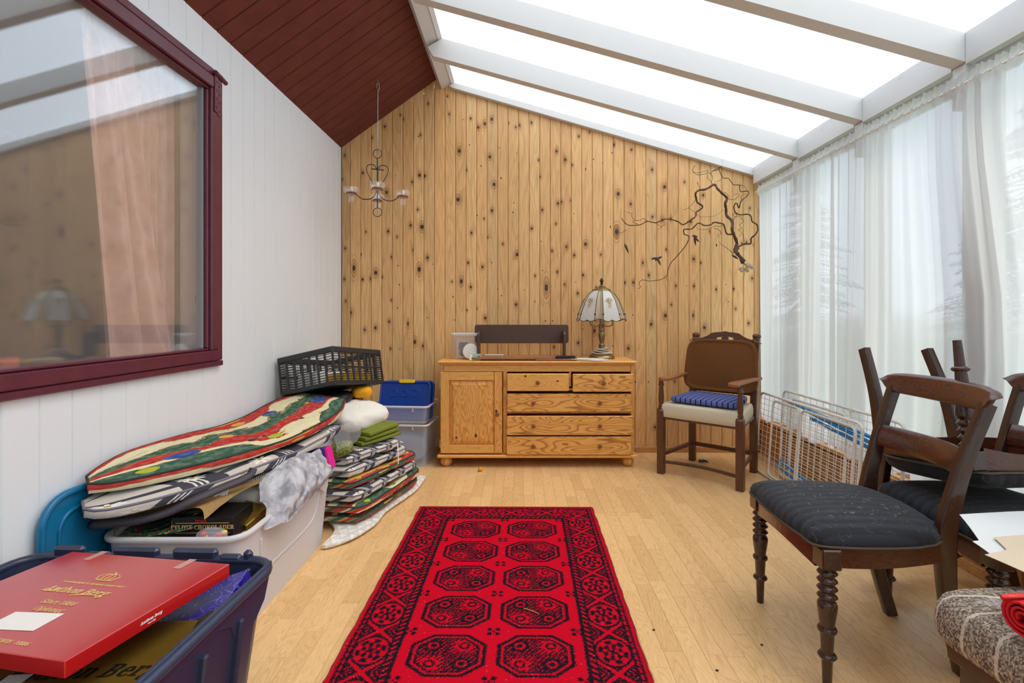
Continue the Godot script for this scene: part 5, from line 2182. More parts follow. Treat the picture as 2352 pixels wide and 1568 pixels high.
	m.lathe([Vector2(0.018, 0.08), Vector2(0.024, 0.086), Vector2(0.024, 0.09), Vector2(0.019, 0.094), Vector2(0.025, 0.1), Vector2(0.025, 0.106), Vector2(0.018, 0.112), Vector2(0.017, 0.125), Vector2(0.024, 0.16), Vector2(0.028, 0.185), Vector2(0.024, 0.205), Vector2(0.019, 0.212), Vector2(0.026, 0.219), Vector2(0.026, 0.226), Vector2(0.02, 0.232), Vector2(0.026, 0.24), Vector2(0.026, 0.247), Vector2(0.02, 0.253), Vector2(0.02, 0.27), Vector2(0.012, 0.28), Vector2(0.012, 0.36), Vector2(0.006, 0.37), Vector2(0.006, 0.56)], 20)
	put(m, "stem", M.brass, l)
	m = mb()
	for s2: float in [-1.0, 1.0]:
		m.tube(curve([Vector3(0.018 * s2, 0.262, 0), Vector3(0.05 * s2, 0.25, 0), Vector3(0.082 * s2, 0.262, 0), Vector3(0.088 * s2, 0.30, 0), Vector3(0.088 * s2, 0.345, 0)], 5), 0.0055, 8)
		m.tube(curve([Vector3(0, 0.262, 0.018 * s2), Vector3(0, 0.25, 0.05 * s2), Vector3(0, 0.262, 0.08 * s2), Vector3(0, 0.3, 0.088 * s2), Vector3(0, 0.345, 0.088 * s2)], 5), 0.0055, 8)
	put(m, "scroll_arms", M.brass, l)
	var sh_n := Node3D.new()
	sh_n.name = "shade"
	l.add_child(sh_n)
	# profile of the dome
	var pr := [Vector2(0.066, 0.532), Vector2(0.104, 0.505), Vector2(0.142, 0.452), Vector2(0.168, 0.39), Vector2(0.186, 0.345), Vector2(0.198, 0.302)]
	for k in 6:
		var a0 := TAU * k / 6 + 0.26
		for part in 2:
			var lo := -0.36 if part == 0 else 0.36
			var hi := 0.36 if part == 0 else TAU / 6 - 0.36
			var rows := []
			for i in pr.size():
				var row := PackedVector3Array()
				for j in 9:
					var q := j / 8.0
					var a := a0 + lerpf(lo, hi, q)
					var rr: float = pr[i].x
					var yy: float = pr[i].y
					# straight panel between its two edges
					var half := (hi - lo) / 2
					rr *= cos(half) / cos(lerpf(-half, half, q))
					if i == pr.size() - 1:
						yy -= 0.012 * absf(sin(q * PI * 2.0)) if part == 0 else -0.008 * sin(q * PI)
					row.append(Vector3(rr * cos(a), yy, rr * sin(a)))
				rows.append(row)
			m = mb()
			m.grid(rows)
			var pn := put(m, "glass_panel" if part == 0 else "clear_panel", M.lamp_glass if part == 0 else M.lamp_clear, sh_n)
			if part == 0:
				# printed bird and flowers: thin shapes on the glass
				m = mb()
				var am := a0
				var out := Vector3(cos(am), 0.45, sin(am)).normalized()
				var side := Vector3(-sin(am), 0, cos(am))
				var upv := side.cross(out).normalized()
				if upv.y < 0:
					upv = -upv
				var c0 := Vector3(cos(am) * 0.150, 0.43, sin(am) * 0.150) + out * 0.0022
				for sp: Array in [[0.0, 0.02, 0.02, 0.009, 0.5], [0.014, 0.03, 0.02, 0.007, -0.6], [-0.014, 0.026, 0.016, 0.006, 1.2], [0.002, 0.004, 0.014, 0.007, 0.2], [-0.004, -0.014, 0.008, 0.007, 0.0], [0.008, -0.02, 0.007, 0.006, 0.4], [0.0, -0.03, 0.008, 0.005, 1.0]]:
					var pts := []
					for i in 8:
						var a := TAU * i / 8
						var q := Vector2(sp[2] * cos(a), sp[3] * sin(a)).rotated(sp[4]) + Vector2(sp[0], sp[1])
						pts.append(c0 + side * q.x + upv * q.y)
					for i in range(1, 7):
						m.tri(pts[0], pts[i], pts[i + 1], out, out, out)
				put(m, "floral_print", M.sepia, pn)
			# metal came along the panel edge
			m = mb()
			var line := []
			for i in pr.size():
				line.append(rows[i][8])
			m.tube(line, 0.0024, 6)
			var rim := []
			for j in 9:
				rim.append(rows[pr.size() - 1][j])
			m.tube(rim, 0.0024, 6)
			m.ball(rows[4][8], Vector3.ONE * 0.007, 5, 8)
			put(m, "came", M.brass_dark, sh_n)
	m = mb()
	m.lathe([Vector2(0.07, 0.53), Vector2(0.072, 0.535), Vector2(0.062, 0.54), Vector2(0.036, 0.553), Vector2(0.02, 0.566), Vector2(0.008, 0.572), Vector2(0.006, 0.58)], 24)
	put(m, "cap", M.brass, sh_n)
	m = mb()
	m.lathe([Vector2(0.006, 0.575), Vector2(0.012, 0.582), Vector2(0.007, 0.588), Vector2(0.011, 0.596), Vector2(0.016, 0.604), Vector2(0.011, 0.611), Vector2(0.013, 0.616), Vector2(0.005, 0.624), Vector2(0, 0.628)], 14)
	put(m, "finial", M.brass_dark, l)
	# white flex thrown over the base and across the top
	var cab := thing("lamp_flex", "cream lamp flex looped on the sideboard in front of the lamp", "cable", Vector3(lp.x, ty, -3.66))
	m = mb()
	var pts := []
	for i in 40:
		var a := TAU * i / 13.0
		pts.append(Vector3(-0.08 + 0.12 * cos(a) - 0.002 * i, 0.005 + 0.004 * (i / 13), 0.006 + 0.05 * sin(a)))
	pts.append(Vector3(-0.24, 0.005, 0.0))
	m.tube(curve(pts, 3), 0.0032, 6)
	put(m, "flex", M.cable, cab)
	m = mb()
	m.tube(curve([Vector3(-0.24, 0.0055, 0.0), Vector3(-0.26, 0.006, 0.01)], 3), 0.004, 6)
	m.box(Vector3(-0.278, 0.009, 0.014), Vector3(0.036, 0.017, 0.02), 0.004)
	put(m, "plug", M.white_coat, cab)
	m = mb()
	var cc := []
	for i in 60:
		var a := TAU * i / 17.0
		var rr := 0.082 - 0.0006 * i
		cc.append(lp + Vector3(rr * cos(a), 0.041 + 0.0007 * i + 0.004 * sin(a * 2.3), rr * sin(a)))
	m.tube(cc, 0.0032, 6)
	var wrap := put(m, "flex_coil", M.cable)
	tag(wrap, "cream flex wound round the foot of the brass lamp", "cable")


# open tub: outer and inner wall, floor; bottom size, top size, height, wall thickness, corner radius
func tub_wall(m: MB, bs: Vector2, ts: Vector2, h: float, th: float, rad: float, rows := 5, with_floor := true) -> void:
	var build := func(inset: float, y0: float, sgn: float) -> Array:
		var out := []
		for i in rows + 1:
			var s := float(i) / rows
			var w := bs.lerp(ts, s) - Vector2.ONE * inset * 2
			var row := PackedVector3Array()
			for q: Vector2 in round_rect(w.x, w.y, maxf(rad - inset, 0.003), 4):
				row.append(Vector3(q.x, lerpf(y0, h, s), q.y))
			out.append(row)
		m.grid(out, false, true, [], sgn)
		return out
	var a: Array = build.call(0.0, 0.0, 1.0)
	var b: Array = build.call(th, th, -1.0)
	m.grid([a[rows], b[rows]], false, true)
	if with_floor:
		for f: Array in [[a[0], Vector3.DOWN], [b[0], Vector3.UP]]:
			var c := Vector3(0, f[0][0].y, 0)
			for k in f[0].size():
				m.tri(c, f[0][k], f[0][(k + 1) % f[0].size()], f[1], f[1], f[1])


# ============================ armchair ========================================
func build_armchair() -> void:
	var o := thing("armchair", "dark oak armchair with a cream wool seat and turned arm posts", "chair", Vector3(1.351, 0, -3.488), deg_to_rad(-41))
	var fx := 0.268
	var fz := 0.225
	var bx := 0.222
	var m: MB
	for s: float in [-1.0, 1.0]:
		# front leg: square, chamfered head, turned post to the arm
		m = mb()
		m.box(Vector3(s * fx, 0.225, fz), Vector3(0.048, 0.45, 0.048), 0.004)
		m.lathe([Vector2(0.033, 0.449), Vector2(0.026, 0.463), Vector2(0.0, 0.464)], 4, Transform3D(Basis(Vector3.UP, PI / 4), Vector3(s * fx, 0, fz)))
		put(m, "leg", M.oak_dark, o)
		m = mb()
		m.lathe([Vector2(0.013, 0.462), Vector2(0.02, 0.47), Vector2(0.02, 0.478), Vector2(0.016, 0.485), Vector2(0.0185, 0.51), Vector2(0.0195, 0.55), Vector2(0.0145, 0.61), Vector2(0.0145, 0.62), Vector2(0.02, 0.626), Vector2(0.02, 0.634), Vector2(0.0155, 0.64), Vector2(0.0155, 0.662)], 16, Transform3D(Basis(), Vector3(s * fx, 0, fz)))
		put(m, "arm_post", M.oak_dark, o)
		# rear leg running up as the back stile, leaning back above the seat
		m = mb()
		m.bar(Vector3(s * bx, 0, -fz), Vector3(s * bx, 0.46, -fz), 0.046, 0.046, 0.004, Vector3(0, 0, 1))
		m.bar(Vector3(s * bx, 0.45, -fz), Vector3(s * bx, 0.955, -fz - 0.075), 0.044, 0.044, 0.004, Vector3(0, 0, 1))
		m.lathe([Vector2(0.025, 0), Vector2(0.03, 0.012), Vector2(0.027, 0.026), Vector2(0.016, 0.032), Vector2(0, 0.034)], 8, Transform3D(Basis(Vector3.UP, PI / 8), Vector3(s * bx, 0.953, -fz - 0.077)))
		put(m, "leg", M.oak_dark, o)
		# arm: flat, widening to a rounded hand rest that turns outward
		m = mb()
		var pl := PackedVector2Array()
		for q: Vector2 in [Vector2(-0.016, -0.215), Vector2(-0.020, -0.02), Vector2(-0.026, 0.12), Vector2(-0.026, 0.2), Vector2(-0.02, 0.262), Vector2(0.0, 0.29), Vector2(0.03, 0.296), Vector2(0.055, 0.282), Vector2(0.06, 0.255), Vector2(0.045, 0.225), Vector2(0.034, 0.17), Vector2(0.024, 0.04), Vector2(0.016, -0.215)]:
			pl.append(Vector2(q.x * s, -q.y))
		var ab := Basis(Vector3(1, 0, 0), Vector3(0, 0.0, -1), Vector3(0, 1, 0))
		m.extrude(pl, 0.022, Transform3D(Basis(Vector3.UP, -s * 0.10) * ab, Vector3(s * (bx + 0.018), 0.663, -0.018)), 0.7, 0.004)
		put(m, "arm", M.oak_worn, o)
	# seat rails and stretchers
	m = mb()
	m.bar(Vector3(-fx, 0.40, fz), Vector3(fx, 0.40, fz), 0.02, 0.022, 0.002)
	m.bar(Vector3(-bx, 0.40, -fz), Vector3(bx, 0.40, -fz), 0.02, 0.022, 0.002)
	for s: float in [-1.0, 1.0]:
		m.bar(Vector3(s * bx, 0.40, -fz), Vector3(s * fx, 0.40, fz), 0.02, 0.022, 0.002)
	put(m, "seat_frame", M.oak_dark, o)
	for s: float in [-1.0, 1.0]:
		m = mb()
		m.bar(Vector3(s * bx, 0.135, -fz), Vector3(s * fx, 0.135, fz), 0.03, 0.018, 0.003)
		put(m, "stretcher", M.oak_dark, o)
	m = mb()
	m.bar(Vector3(-bx, 0.135, -fz), Vector3(bx, 0.135, -fz), 0.03, 0.018, 0.003)
	put(m, "stretcher", M.oak_dark, o)
	m = mb()
	var arc := []
	for i in 13:
		var q := i / 12.0
		arc.append(Vector3(lerpf(-fx, fx, q), 0.085, fz + 0.002 - 0.05 * sin(PI * q)))
	for i in 12:
		m.bar(arc[i], arc[i + 1], 0.022, 0.014, 0.002)
	put(m, "stretcher", M.oak_dark, o)
	# back: lower rail and shaped crest with two holes
	m = mb()
	m.bar(Vector3(-bx, 0.565, -fz - 0.018), Vector3(bx, 0.565, -fz - 0.018), 0.045, 0.02, 0.003)
	put(m, "back_rail", M.oak_dark, o)
	var crest := CSGPolygon3D.new()
	crest.name = "crest_rail"
	var cp := PackedVector2Array([Vector2(-bx, 0.86)])
	for q: Vector2 in [Vector2(-0.2, 0.938), Vector2(-0.165, 0.946), Vector2(-0.13, 0.962), Vector2(-0.1, 0.984), Vector2(-0.06, 0.99), Vector2(-0.025, 0.992), Vector2(0, 0.998), Vector2(0.025, 0.992), Vector2(0.06, 0.99), Vector2(0.1, 0.984), Vector2(0.13, 0.962), Vector2(0.165, 0.946), Vector2(0.2, 0.938), Vector2(bx, 0.938), Vector2(bx, 0.86)]:
		cp.append(q)
	crest.polygon = cp
	crest.depth = 0.02
	crest.material = M.oak_dark
	o.add_child(crest)
	crest.transform = Transform3D(Basis(Vector3.RIGHT, -0.145), Vector3(0, 0.013, -fz + 0.073))
	for s: float in [-1.0, 1.0]:
		var hole := CSGPolygon3D.new()
		hole.name = "hole"
		hole.operation = CSGShape3D.OPERATION_SUBTRACTION
		var hp := PackedVector2Array()
		for q: Vector2 in [Vector2(0.022, 0.972), Vector2(0.036, 0.966), Vector2(0.058, 0.964), Vector2(0.066, 0.954), Vector2(0.056, 0.942), Vector2(0.034, 0.94), Vector2(0.024, 0.95)]:
			hp.append(Vector2(q.x * s, q.y - 0.012))
		hole.polygon = hp
		hole.depth = 0.1
		hole.position.z = 0.04
		hole.material = M.oak_dark
		crest.add_child(hole)
	# upholstered seat
	m = mb()
	cushion_slab(m, [Vector2(-0.232, -0.2), Vector2(0.232, -0.2), Vector2(0.29, 0.242), Vector2(-0.29, 0.242)], 0.40, 0.508, 0.035)
	put(m, "seat", M.cream_wool, o)
	# loose cushions
	var bc := thing("back_cushion", "brown wool back cushion tied to the oak armchair", "cushion", o.position, o.rotation.y)
	m = mb()
	var rows := []
	for i in 15:
		var a := -1.0 + 2.0 * i / 14
		var row := PackedVector3Array()
		for j in 28:
			var t := TAU * j / 28
			var ex := 0.36
			var cx := signf(cos(t)) * pow(absf(cos(t)), ex)
			var cy := signf(sin(t)) * pow(absf(sin(t)), ex)
			var e := sqrt(maxf(0.0, 1.0 - pow(absf(a), 2.6)))
			var rr := 0.86 + 0.14 * e
			var yy := 0.752 + cy * 0.19 * rr
			row.append(Vector3(cx * (0.262 - 0.012 * cy) * rr, yy, -0.160 - (yy - 0.56) * 0.14 + a * 0.024 * (0.35 + 0.65 * e)))
		rows.append(row)
	m.grid(rows, false, true)
	for f: int in [0, 14]:
		var c := Vector3.ZERO
		for p: Vector3 in rows[f]:
			c += p / 28.0
		var sg := -1.0 if f == 0 else 1.0
		var mid := PackedVector3Array()
		var cen := PackedVector3Array()
		for p: Vector3 in rows[f]:
			mid.append(p.lerp(c, 0.5) + Vector3(0, 0, sg * 0.012))
			cen.append(c + Vector3(0, 0, sg * 0.014))
		m.grid([rows[f], mid, cen], false, true, [], sg)
	put(m, "pad", M.brown_wool, bc)
	for s: float in [-1.0, 1.0]:
		m = mb()
		m.tube(curve([Vector3(s * 0.225, 0.94, -0.22), Vector3(s * 0.25, 0.925, -0.25), Vector3(s * 0.25, 0.915, -0.31), Vector3(s * 0.2, 0.92, -0.32), Vector3(s * 0.192, 0.94, -0.255), Vector3(s * 0.225, 0.945, -0.225)], 4), 0.003, 6)
		put(m, "tie", plain(c8(150, 116, 70), 0.9), bc)
	var sc := thing("seat_cushion", "flat blue seat cushion with black stripes on the oak armchair", "cushion", o.position, o.rotation.y)
	m = mb()
	cushion_slab(m, [Vector2(-0.2, -0.17), Vector2(0.2, -0.17), Vector2(0.245, 0.2), Vector2(-0.215, 0.2)], 0.5105, 0.553, 0.03, 0.5)
	put(m, "pad", M.stripe_pad, sc)


# flat upholstered pad over a four-sided plan with rounded corners; u across, v front to back
func cushion_slab(m: MB, plan: Array, y0: float, y1: float, rad: float, dome := 0.25) -> void:
	var out := []
	for k in 4:
		var p: Vector2 = plan[k]
		var a: Vector2 = (plan[(k + 3) % 4] - p).normalized()
		var b: Vector2 = (plan[(k + 1) % 4] - p).normalized()
		for s in 5:
			var q := s / 4.0
			out.append((p + a * rad).lerp(p, q).lerp(p.lerp(p + b * rad, q), q))
		# points along the straight run
		var nx: Vector2 = plan[(k + 1) % 4]
		for s in range(1, 6):
			out.append((p + b * rad).lerp(nx - b * rad, s / 6.0))
	var c := Vector2.ZERO
	for p: Vector2 in plan:
		c += p / 4.0
	var h := y1 - y0
	var rings := [[0.93, 0.0], [0.985, 0.06], [1.0, 0.3], [1.0, 0.55], [0.985, 0.78], [0.955, 0.9], [0.9, 0.94], [0.75, 0.97], [0.5, 0.99], [0.25, 1.0], [0.02, 1.0]]
	var rows := []
	var uv := []
	for r: Array in rings:
		var row := PackedVector3Array()
		var ru := PackedVector2Array()
		for p: Vector2 in out:
			var q: Vector2 = c + (p - c) * r[0]
			var yy: float = y0 + h * (r[1] - (dome * pow(r[0], 3.0) if r[1] > 0.9 else 0.0) * 0.3)
			row.append(Vector3(q.x, yy, q.y))
			ru.append(Vector2(q.x * 2.0 + 0.5, q.y * 2.0 + 0.5))
		rows.append(row)
		uv.append(ru)
	# close the loop with the first column again so that uv stays whole
	for i in rows.size():
		rows[i].append(rows[i][0])
		uv[i].append(uv[i][0])
	m.grid(rows, false, false, uv, -1.0)


# ============================ wire racks ======================================
func build_racks() -> void:
	wire_rack("white wire drying rack leaning in front against the low pine wall", 3.56, 2.50, Vector2(1.700, 0.012), Vector2(1.742, 0.565), true)
	wire_rack("white wire drying rack with blue legs, behind the front rack", 3.42, 2.34, Vector2(1.80, 0.012), Vector2(1.832, 0.60), false)


func wire_rack(label: String, za: float, zb: float, lo: Vector2, hi: Vector2, front: bool) -> void:
	var o := thing("drying_rack", label, "drying rack", Vector3.ZERO, 0.0, "wire drying racks")
	var at_ := func(u: float, v: float) -> Vector3:
		var p := lo.lerp(hi, v)
		return Vector3(p.x, p.y, -lerpf(za, zb, u))
	var loop := func(u0: float, u1: float, v0: float, v1: float, r: float) -> MB:
		var m := mb()
		var pts := []
		var w := za - zb
		var h := 0.56
		var k := 0
		for c: Vector2 in [Vector2(u0, v0), Vector2(u1, v0), Vector2(u1, v1), Vector2(u0, v1)]:
			var cu := c.x + (0.04 / w if k == 0 or k == 3 else -0.04 / w)
			var cv := c.y + (0.04 / h if k < 2 else -0.04 / h)
			for s in 6:
				var a := PI + PI / 2 * k + PI / 2 * s / 5
				pts.append(at_.call(cu + 0.04 / w * cos(a), cv + 0.04 / h * sin(a)))
			k += 1
		m.tube(pts, r, 8, false, true)
		return m
	put(loop.call(0.0, 1.0, 0.0, 1.0, 0.0085), "frame", M.white_coat, o)
	if front:
		put(loop.call(0.17, 0.47, 0.03, 0.95, 0.0075), "inner_frame", M.white_coat, o)
		put(loop.call(0.47 + 0.02, 0.955, 0.03, 0.95, 0.0075), "inner_frame", M.white_coat, o)
	else:
		put(loop.call(0.1, 0.62, 0.05, 0.93, 0.008), "inner_frame", M.white_coat, o)
	for k in range(1, 15):
		var m := mb()
		m.tube([at_.call(0.0, k / 15.0), at_.call(1.0, k / 15.0)], 0.0018, 5, false)
		put(m, "wire", M.white_coat, o)
	for k in range(1, 17):
		var m := mb()
		m.tube([at_.call(k / 17.0, 0.0), at_.call(k / 17.0, 1.0)], 0.0018, 5, false)
		put(m, "wire", M.white_coat, o)
	if not front:
		for s: Array in [[0.03, 0.91, 1.02, 0.80, 0.0105], [0.30, 0.86, 1.02, 0.74, 0.0105], [0.35, 0.80, 1.02, 0.69, 0.0105], [-0.03, 0.13, 0.6, 0.0, 0.009], [0.04, 0.2, 0.62, 0.06, 0.009]]:
			var m := mb()
			var off := Vector3(-0.026, 0, 0)
			m.tube([at_.call(s[0], s[1]) + off, at_.call(s[2], s[3]) + off], s[4], 8)
			put(m, "folding_leg", M.blue_coat, o)
		var m2 := mb()
		m2.tube([at_.call(0.28, 0.865) + Vector3(-0.026, 0, 0), at_.call(0.305, 0.86) + Vector3(-0.026, 0, 0)], 0.0125, 8)
		put(m2, "end_cap", plain(c8(90, 84, 78), 0.6), o)


# ============================ dark dining chairs ==============================
func dining_chair(label: String) -> Node3D:
	var o := thing("dining_chair", label, "chair", Vector3.ZERO, 0.0, "dark mahogany dining chairs")
	var m: MB
	# front legs: turned, with four spools under a square block
	for s: float in [-1.0, 1.0]:
		m = mb()
		var pr := [Vector2(0, 0), Vector2(0.0125, 0), Vector2(0.0125, 0), Vector2(0.0155, 0.088), Vector2(0.0225, 0.09), Vector2(0.0265, 0.0965), Vector2(0.0225, 0.103), Vector2(0.0165, 0.105), Vector2(0.0195, 0.166), Vector2(0.0245, 0.168), Vector2(0.0275, 0.175), Vector2(0.0245, 0.182), Vector2(0.0195, 0.184), Vector2(0.027, 0.236), Vector2(0.0278, 0.25), Vector2(0.024, 0.259), Vector2(0.0165, 0.263)]
		for k in 4:
			var y := 0.268 + k * 0.0235
			pr.append(Vector2(0.0225, y + 0.001))
			pr.append(Vector2(0.0285, y + 0.0075))
			pr.append(Vector2(0.0225, y + 0.014))
			pr.append(Vector2(0.0165, y + 0.0185))
		pr.append(Vector2(0.0165, 0.364))
		m.lathe(pr, 20, Transform3D(Basis(), Vector3(s * 0.2205, 0, 0.2)))
		m.box(Vector3(s * 0.2205, 0.393, 0.2), Vector3(0.058, 0.062, 0.058), 0.004)
		put(m, "front_leg", M.mahog_dark, o)
		# sabre leg and back stile in one sweep
		m = mb()
		var path := curve([Vector3(s * 0.154, 0, -0.252), Vector3(s * 0.166, 0.2, -0.203), Vector3(s * 0.176, 0.4, -0.182), Vector3(s * 0.18, 0.5, -0.19), Vector3(s * 0.186, 0.68, -0.235), Vector3(s * 0.194, 0.85, -0.295)], 5)
		var rows := []
		var uv := []
		for i in path.size():
			var d: Vector3 = (path[mini(i + 1, path.size() - 1)] - path[maxi(i - 1, 0)]).normalized()
			var f := d.cross(Vector3.RIGHT).normalized()
			var q := float(i) / (path.size() - 1)
			var hd := 0.019 + 0.010 * exp(-pow((q - 0.46) / 0.22, 2.0))
			var row := PackedVector3Array()
			var ru := PackedVector2Array()
			for k: Vector2 in [Vector2(-1, -0.8), Vector2(-0.8, -1), Vector2(0.8, -1), Vector2(1, -0.8), Vector2(1, 0.8), Vector2(0.8, 1), Vector2(-0.8, 1), Vector2(-1, 0.8)]:
				row.append(path[i] + Vector3(k.x * 0.0155, 0, 0) + f * k.y * hd)
				ru.append(Vector2(path[i].y, k.y * hd + k.x * 0.1))
			rows.append(row)
			uv.append(ru)
		m.grid(rows, false, true, uv)
		for e: int in [0, path.size() - 1]:
			for k in range(1, 7):
				var nn := Vector3.DOWN if e == 0 else Vector3.UP
				m.tri(rows[e][0], rows[e][k], rows[e][k + 1], nn, nn, nn)
		put(m, "back_leg", M.mahog_dark, o)
		# side rail, bowed lower edge
		m = mb()
		var a := Vector3(s * 0.222, 0, 0.2)
		var b := Vector3(s * 0.178, 0, -0.175)
		rail(m, a, b, 0.424, 0.366, 0.012, 0.022)
		put(m, "seat_rail", M.mahog, o)
	m = mb()
	rail(m, Vector3(-0.195, 0, 0.21), Vector3(0.195, 0, 0.21), 0.424, 0.352, -0.026, 0.026, 0.022)
	put(m, "seat_rail", M.mahog, o)
	m = mb()
	rail(m, Vector3(-0.165, 0, -0.175), Vector3(0.165, 0, -0.175), 0.424, 0.366, 0.0, 0.022)
	put(m, "seat_rail", M.mahog, o)
	# crest and splat, both curved in plan
	m = mb()
	var rows2 := []
	var n := 28
	for i in n + 1:
		var q := -1.0 + 2.0 * i / n
		var x := q * 0.243
		var z := -0.318 + 0.036 * q * q
		var e := 1.0 - pow(absf(q), 14.0) * 0.75
		var top := 0.905 - 0.006 * q * q - 0.012 * pow(absf(q), 10.0)
		var flare := smoothstep(0.80, 0.95, absf(q))
		var bot := lerpf(0.826, 0.858, flare) + 0.004 * q * q
		var mid := (top + bot) / 2
		var hh := (top - bot) / 2 * e
		var row := PackedVector3Array()
		for k in 14:
			var t := TAU * k / 14
			var cy := signf(sin(t)) * pow(absf(sin(t)), 0.45)
			var cz := signf(cos(t)) * pow(absf(cos(t)), 0.6)
			row.append(Vector3(x, mid + cy * hh, z - cy * 0.012 + cz * 0.0155 * e))
		rows2.append(row)
	m.grid(rows2, false, true)
	for f: int in [0, n]:
		var c := Vector3.ZERO
		for p: Vector3 in rows2[f]:
			c += p / 14.0
		var cen := PackedVector3Array()
		for p: Vector3 in rows2[f]:
			cen.append(c)
		m.grid([rows2[f], cen], false, true, [], 1.0 if f == 0 else -1.0)
	for i in m.u.size():
		m.u[i] = Vector2(m.v[i].x, m.v[i].y)
	put(m, "crest_rail", M.mahog, o)
	m = mb()
	rows2 = []
	for i in 17:
		var q := -1.0 + 2.0 * i / 16
		var z := -0.258 + 0.042 * q * q
		var row := PackedVector3Array()
		var dip := 0.014 * (1.0 - q * q)
		for k: Vector2 in [Vector2(0.632 - dip * 0.4, 0.009), Vector2(0.67, 0.013), Vector2(0.706 - dip * 0.2, 0.006), Vector2(0.706 - dip * 0.2, -0.006), Vector2(0.67, -0.009), Vector2(0.632 - dip * 0.4, -0.007)]:
			row.append(Vector3(q * 0.176, k.x, z + k.y - (k.x - 0.63) * 0.3))
		rows2.append(row)
	m.grid(rows2, false, true)
	for i in m.u.size():
		m.u[i] = Vector2(m.v[i].x, m.v[i].y)
	put(m, "back_splat", M.mahog, o)
	# stuffed seat with corded edge
	var out := []
	var pl := [Vector2(-0.186, -0.165), Vector2(0.186, -0.165), Vector2(0.236, 0.2), Vector2(0.14, 0.245), Vector2(0.0, 0.252), Vector2(-0.14, 0.245), Vector2(-0.236, 0.2)]
	out = curve(pl.map(func(p): return Vector3(p.x, 0, p.y)), 6, true)
	rows2 = []
	var uv2 := []
	for r: Array in [[0.975, 0.424], [1.0, 0.432], [1.005, 0.446], [0.97, 0.464], [0.88, 0.479], [0.7, 0.489], [0.45, 0.494], [0.2, 0.496], [0.01, 0.4965]]:
		var row := PackedVector3Array()
		var ru := PackedVector2Array()
		for p: Vector3 in out:
			var q := Vector3(p.x * r[0], r[1], 0.035 + (p.z - 0.035) * r[0])
			row.append(q)
			ru.append(Vector2(q.x * 2.0, q.z * 2.0))
		row.append(row[0])
		ru.append(ru[0])
		rows2.append(row)
		uv2.append(ru)
	m = mb()
	m.grid(rows2, false, false, uv2)
	put(m, "seat", M.black_seat, o)
	m = mb()
	var cord := []
	for p: Vector3 in out:
		cord.append(Vector3(p.x * 1.004, 0.4285, 0.035 + (p.z - 0.035) * 1.004))
	m.tube(cord, 0.0042, 6, false, true)
	put(m, "edge_cord", M.cord, o)
	return o


# rail with a curved lower edge; bow pushes the middle outward in plan
func rail(m: MB, a: Vector3, b: Vector3, top: float, low: float, sag: float, th: float, bow := 0.0) -> void:
	var side := (b - a).cross(Vector3.UP).normalized()
	var rows := []
	for i in 13:
		var q := i / 12.0
		var c := a.lerp(b, q)
		if bow != 0.0:
			c += Vector3(0, 0, bow * sin(PI * q))
		var y := low - sag * sin(PI * q)
		rows.append(PackedVector3Array([Vector3(c.x, top, c.z) + side * th / 2, Vector3(c.x, y, c.z) + side * th / 2, Vector3(c.x, y, c.z) - side * th / 2, Vector3(c.x, top, c.z) - side * th / 2]))
	for i in 12:
		for k in 4:
			var p: Array = [rows[i][k], rows[i + 1][k], rows[i + 1][(k + 1) % 4], rows[i][(k + 1) % 4]]
			var w := []
			for v: Vector3 in p:
				w.append(Vector2((v - a).dot((b - a).normalized()), v.y) + m.uo)
			m.quad(p[0], p[1], p[2], p[3], Vector3.ZERO, w)
	for e: int in [0, 12]:
		m.quad(rows[e][0], rows[e][1], rows[e][2], rows[e][3])


func build_dark_chairs() -> void:
	var a := dining_chair("mahogany chair with a black striped seat standing free, closest to the rug")
	a.position = Vector3(1.132, 0, -1.698)
	a.rotation.y = -PI / 2 - 0.03
	var b: Node3D = a.duplicate()
	b.name = numbered("dining_chair")
	add_child(b)
	b.set_meta("label", "upright mahogany chair under the upturned one, beside the net curtain")
	b.position = Vector3(1.635, 0, -1.70)
	b.rotation.y = -PI / 2
	var c: Node3D = a.duplicate()
	c.name = numbered("dining_chair")
	add_child(c)
	c.set_meta("label", "mahogany chair turned upside down on another chair, legs in the air")
	c.transform = Transform3D(Basis(Vector3.RIGHT, -0.13) * Basis(Vector3.UP, 0.14) * Basis(Vector3.BACK, PI), Vector3(1.667, 1.006, -1.89))
	# lint and hairs lying on the free chair's seat
	var r := RandomNumberGenerator.new()
	r.seed = 701
	var m := mb()
	for k in 60:
		var u := r.randf_range(-0.17, 0.17)
		var w := r.randf_range(-0.12, 0.18)
		var p := Vector3(u, 0.494, w)
		var d2: float = maxf(absf(u) / 0.2, absf(w - 0.03) / 0.2)
		p.y = 0.4975 - 0.02 * pow(d2, 4.0)
		var ang := r.randf() * TAU
		var le := r.randf_range(0.004, 0.02)
		var pts := [p, p + Vector3(cos(ang), 0.12, sin(ang)) * le * 0.5, p + Vector3(cos(ang + 0.7), 0, sin(ang + 0.7)) * le]
		m.tube(pts, 0.0002 + 0.00025 * r.randf(), 3, false)
	var li := put(m, "lint", M.lint)
	li.transform = a.transform
	li.set_meta("kind", "stuff")
	tag(li, "pale hairs and lint on the black seat of the free chair", "lint")


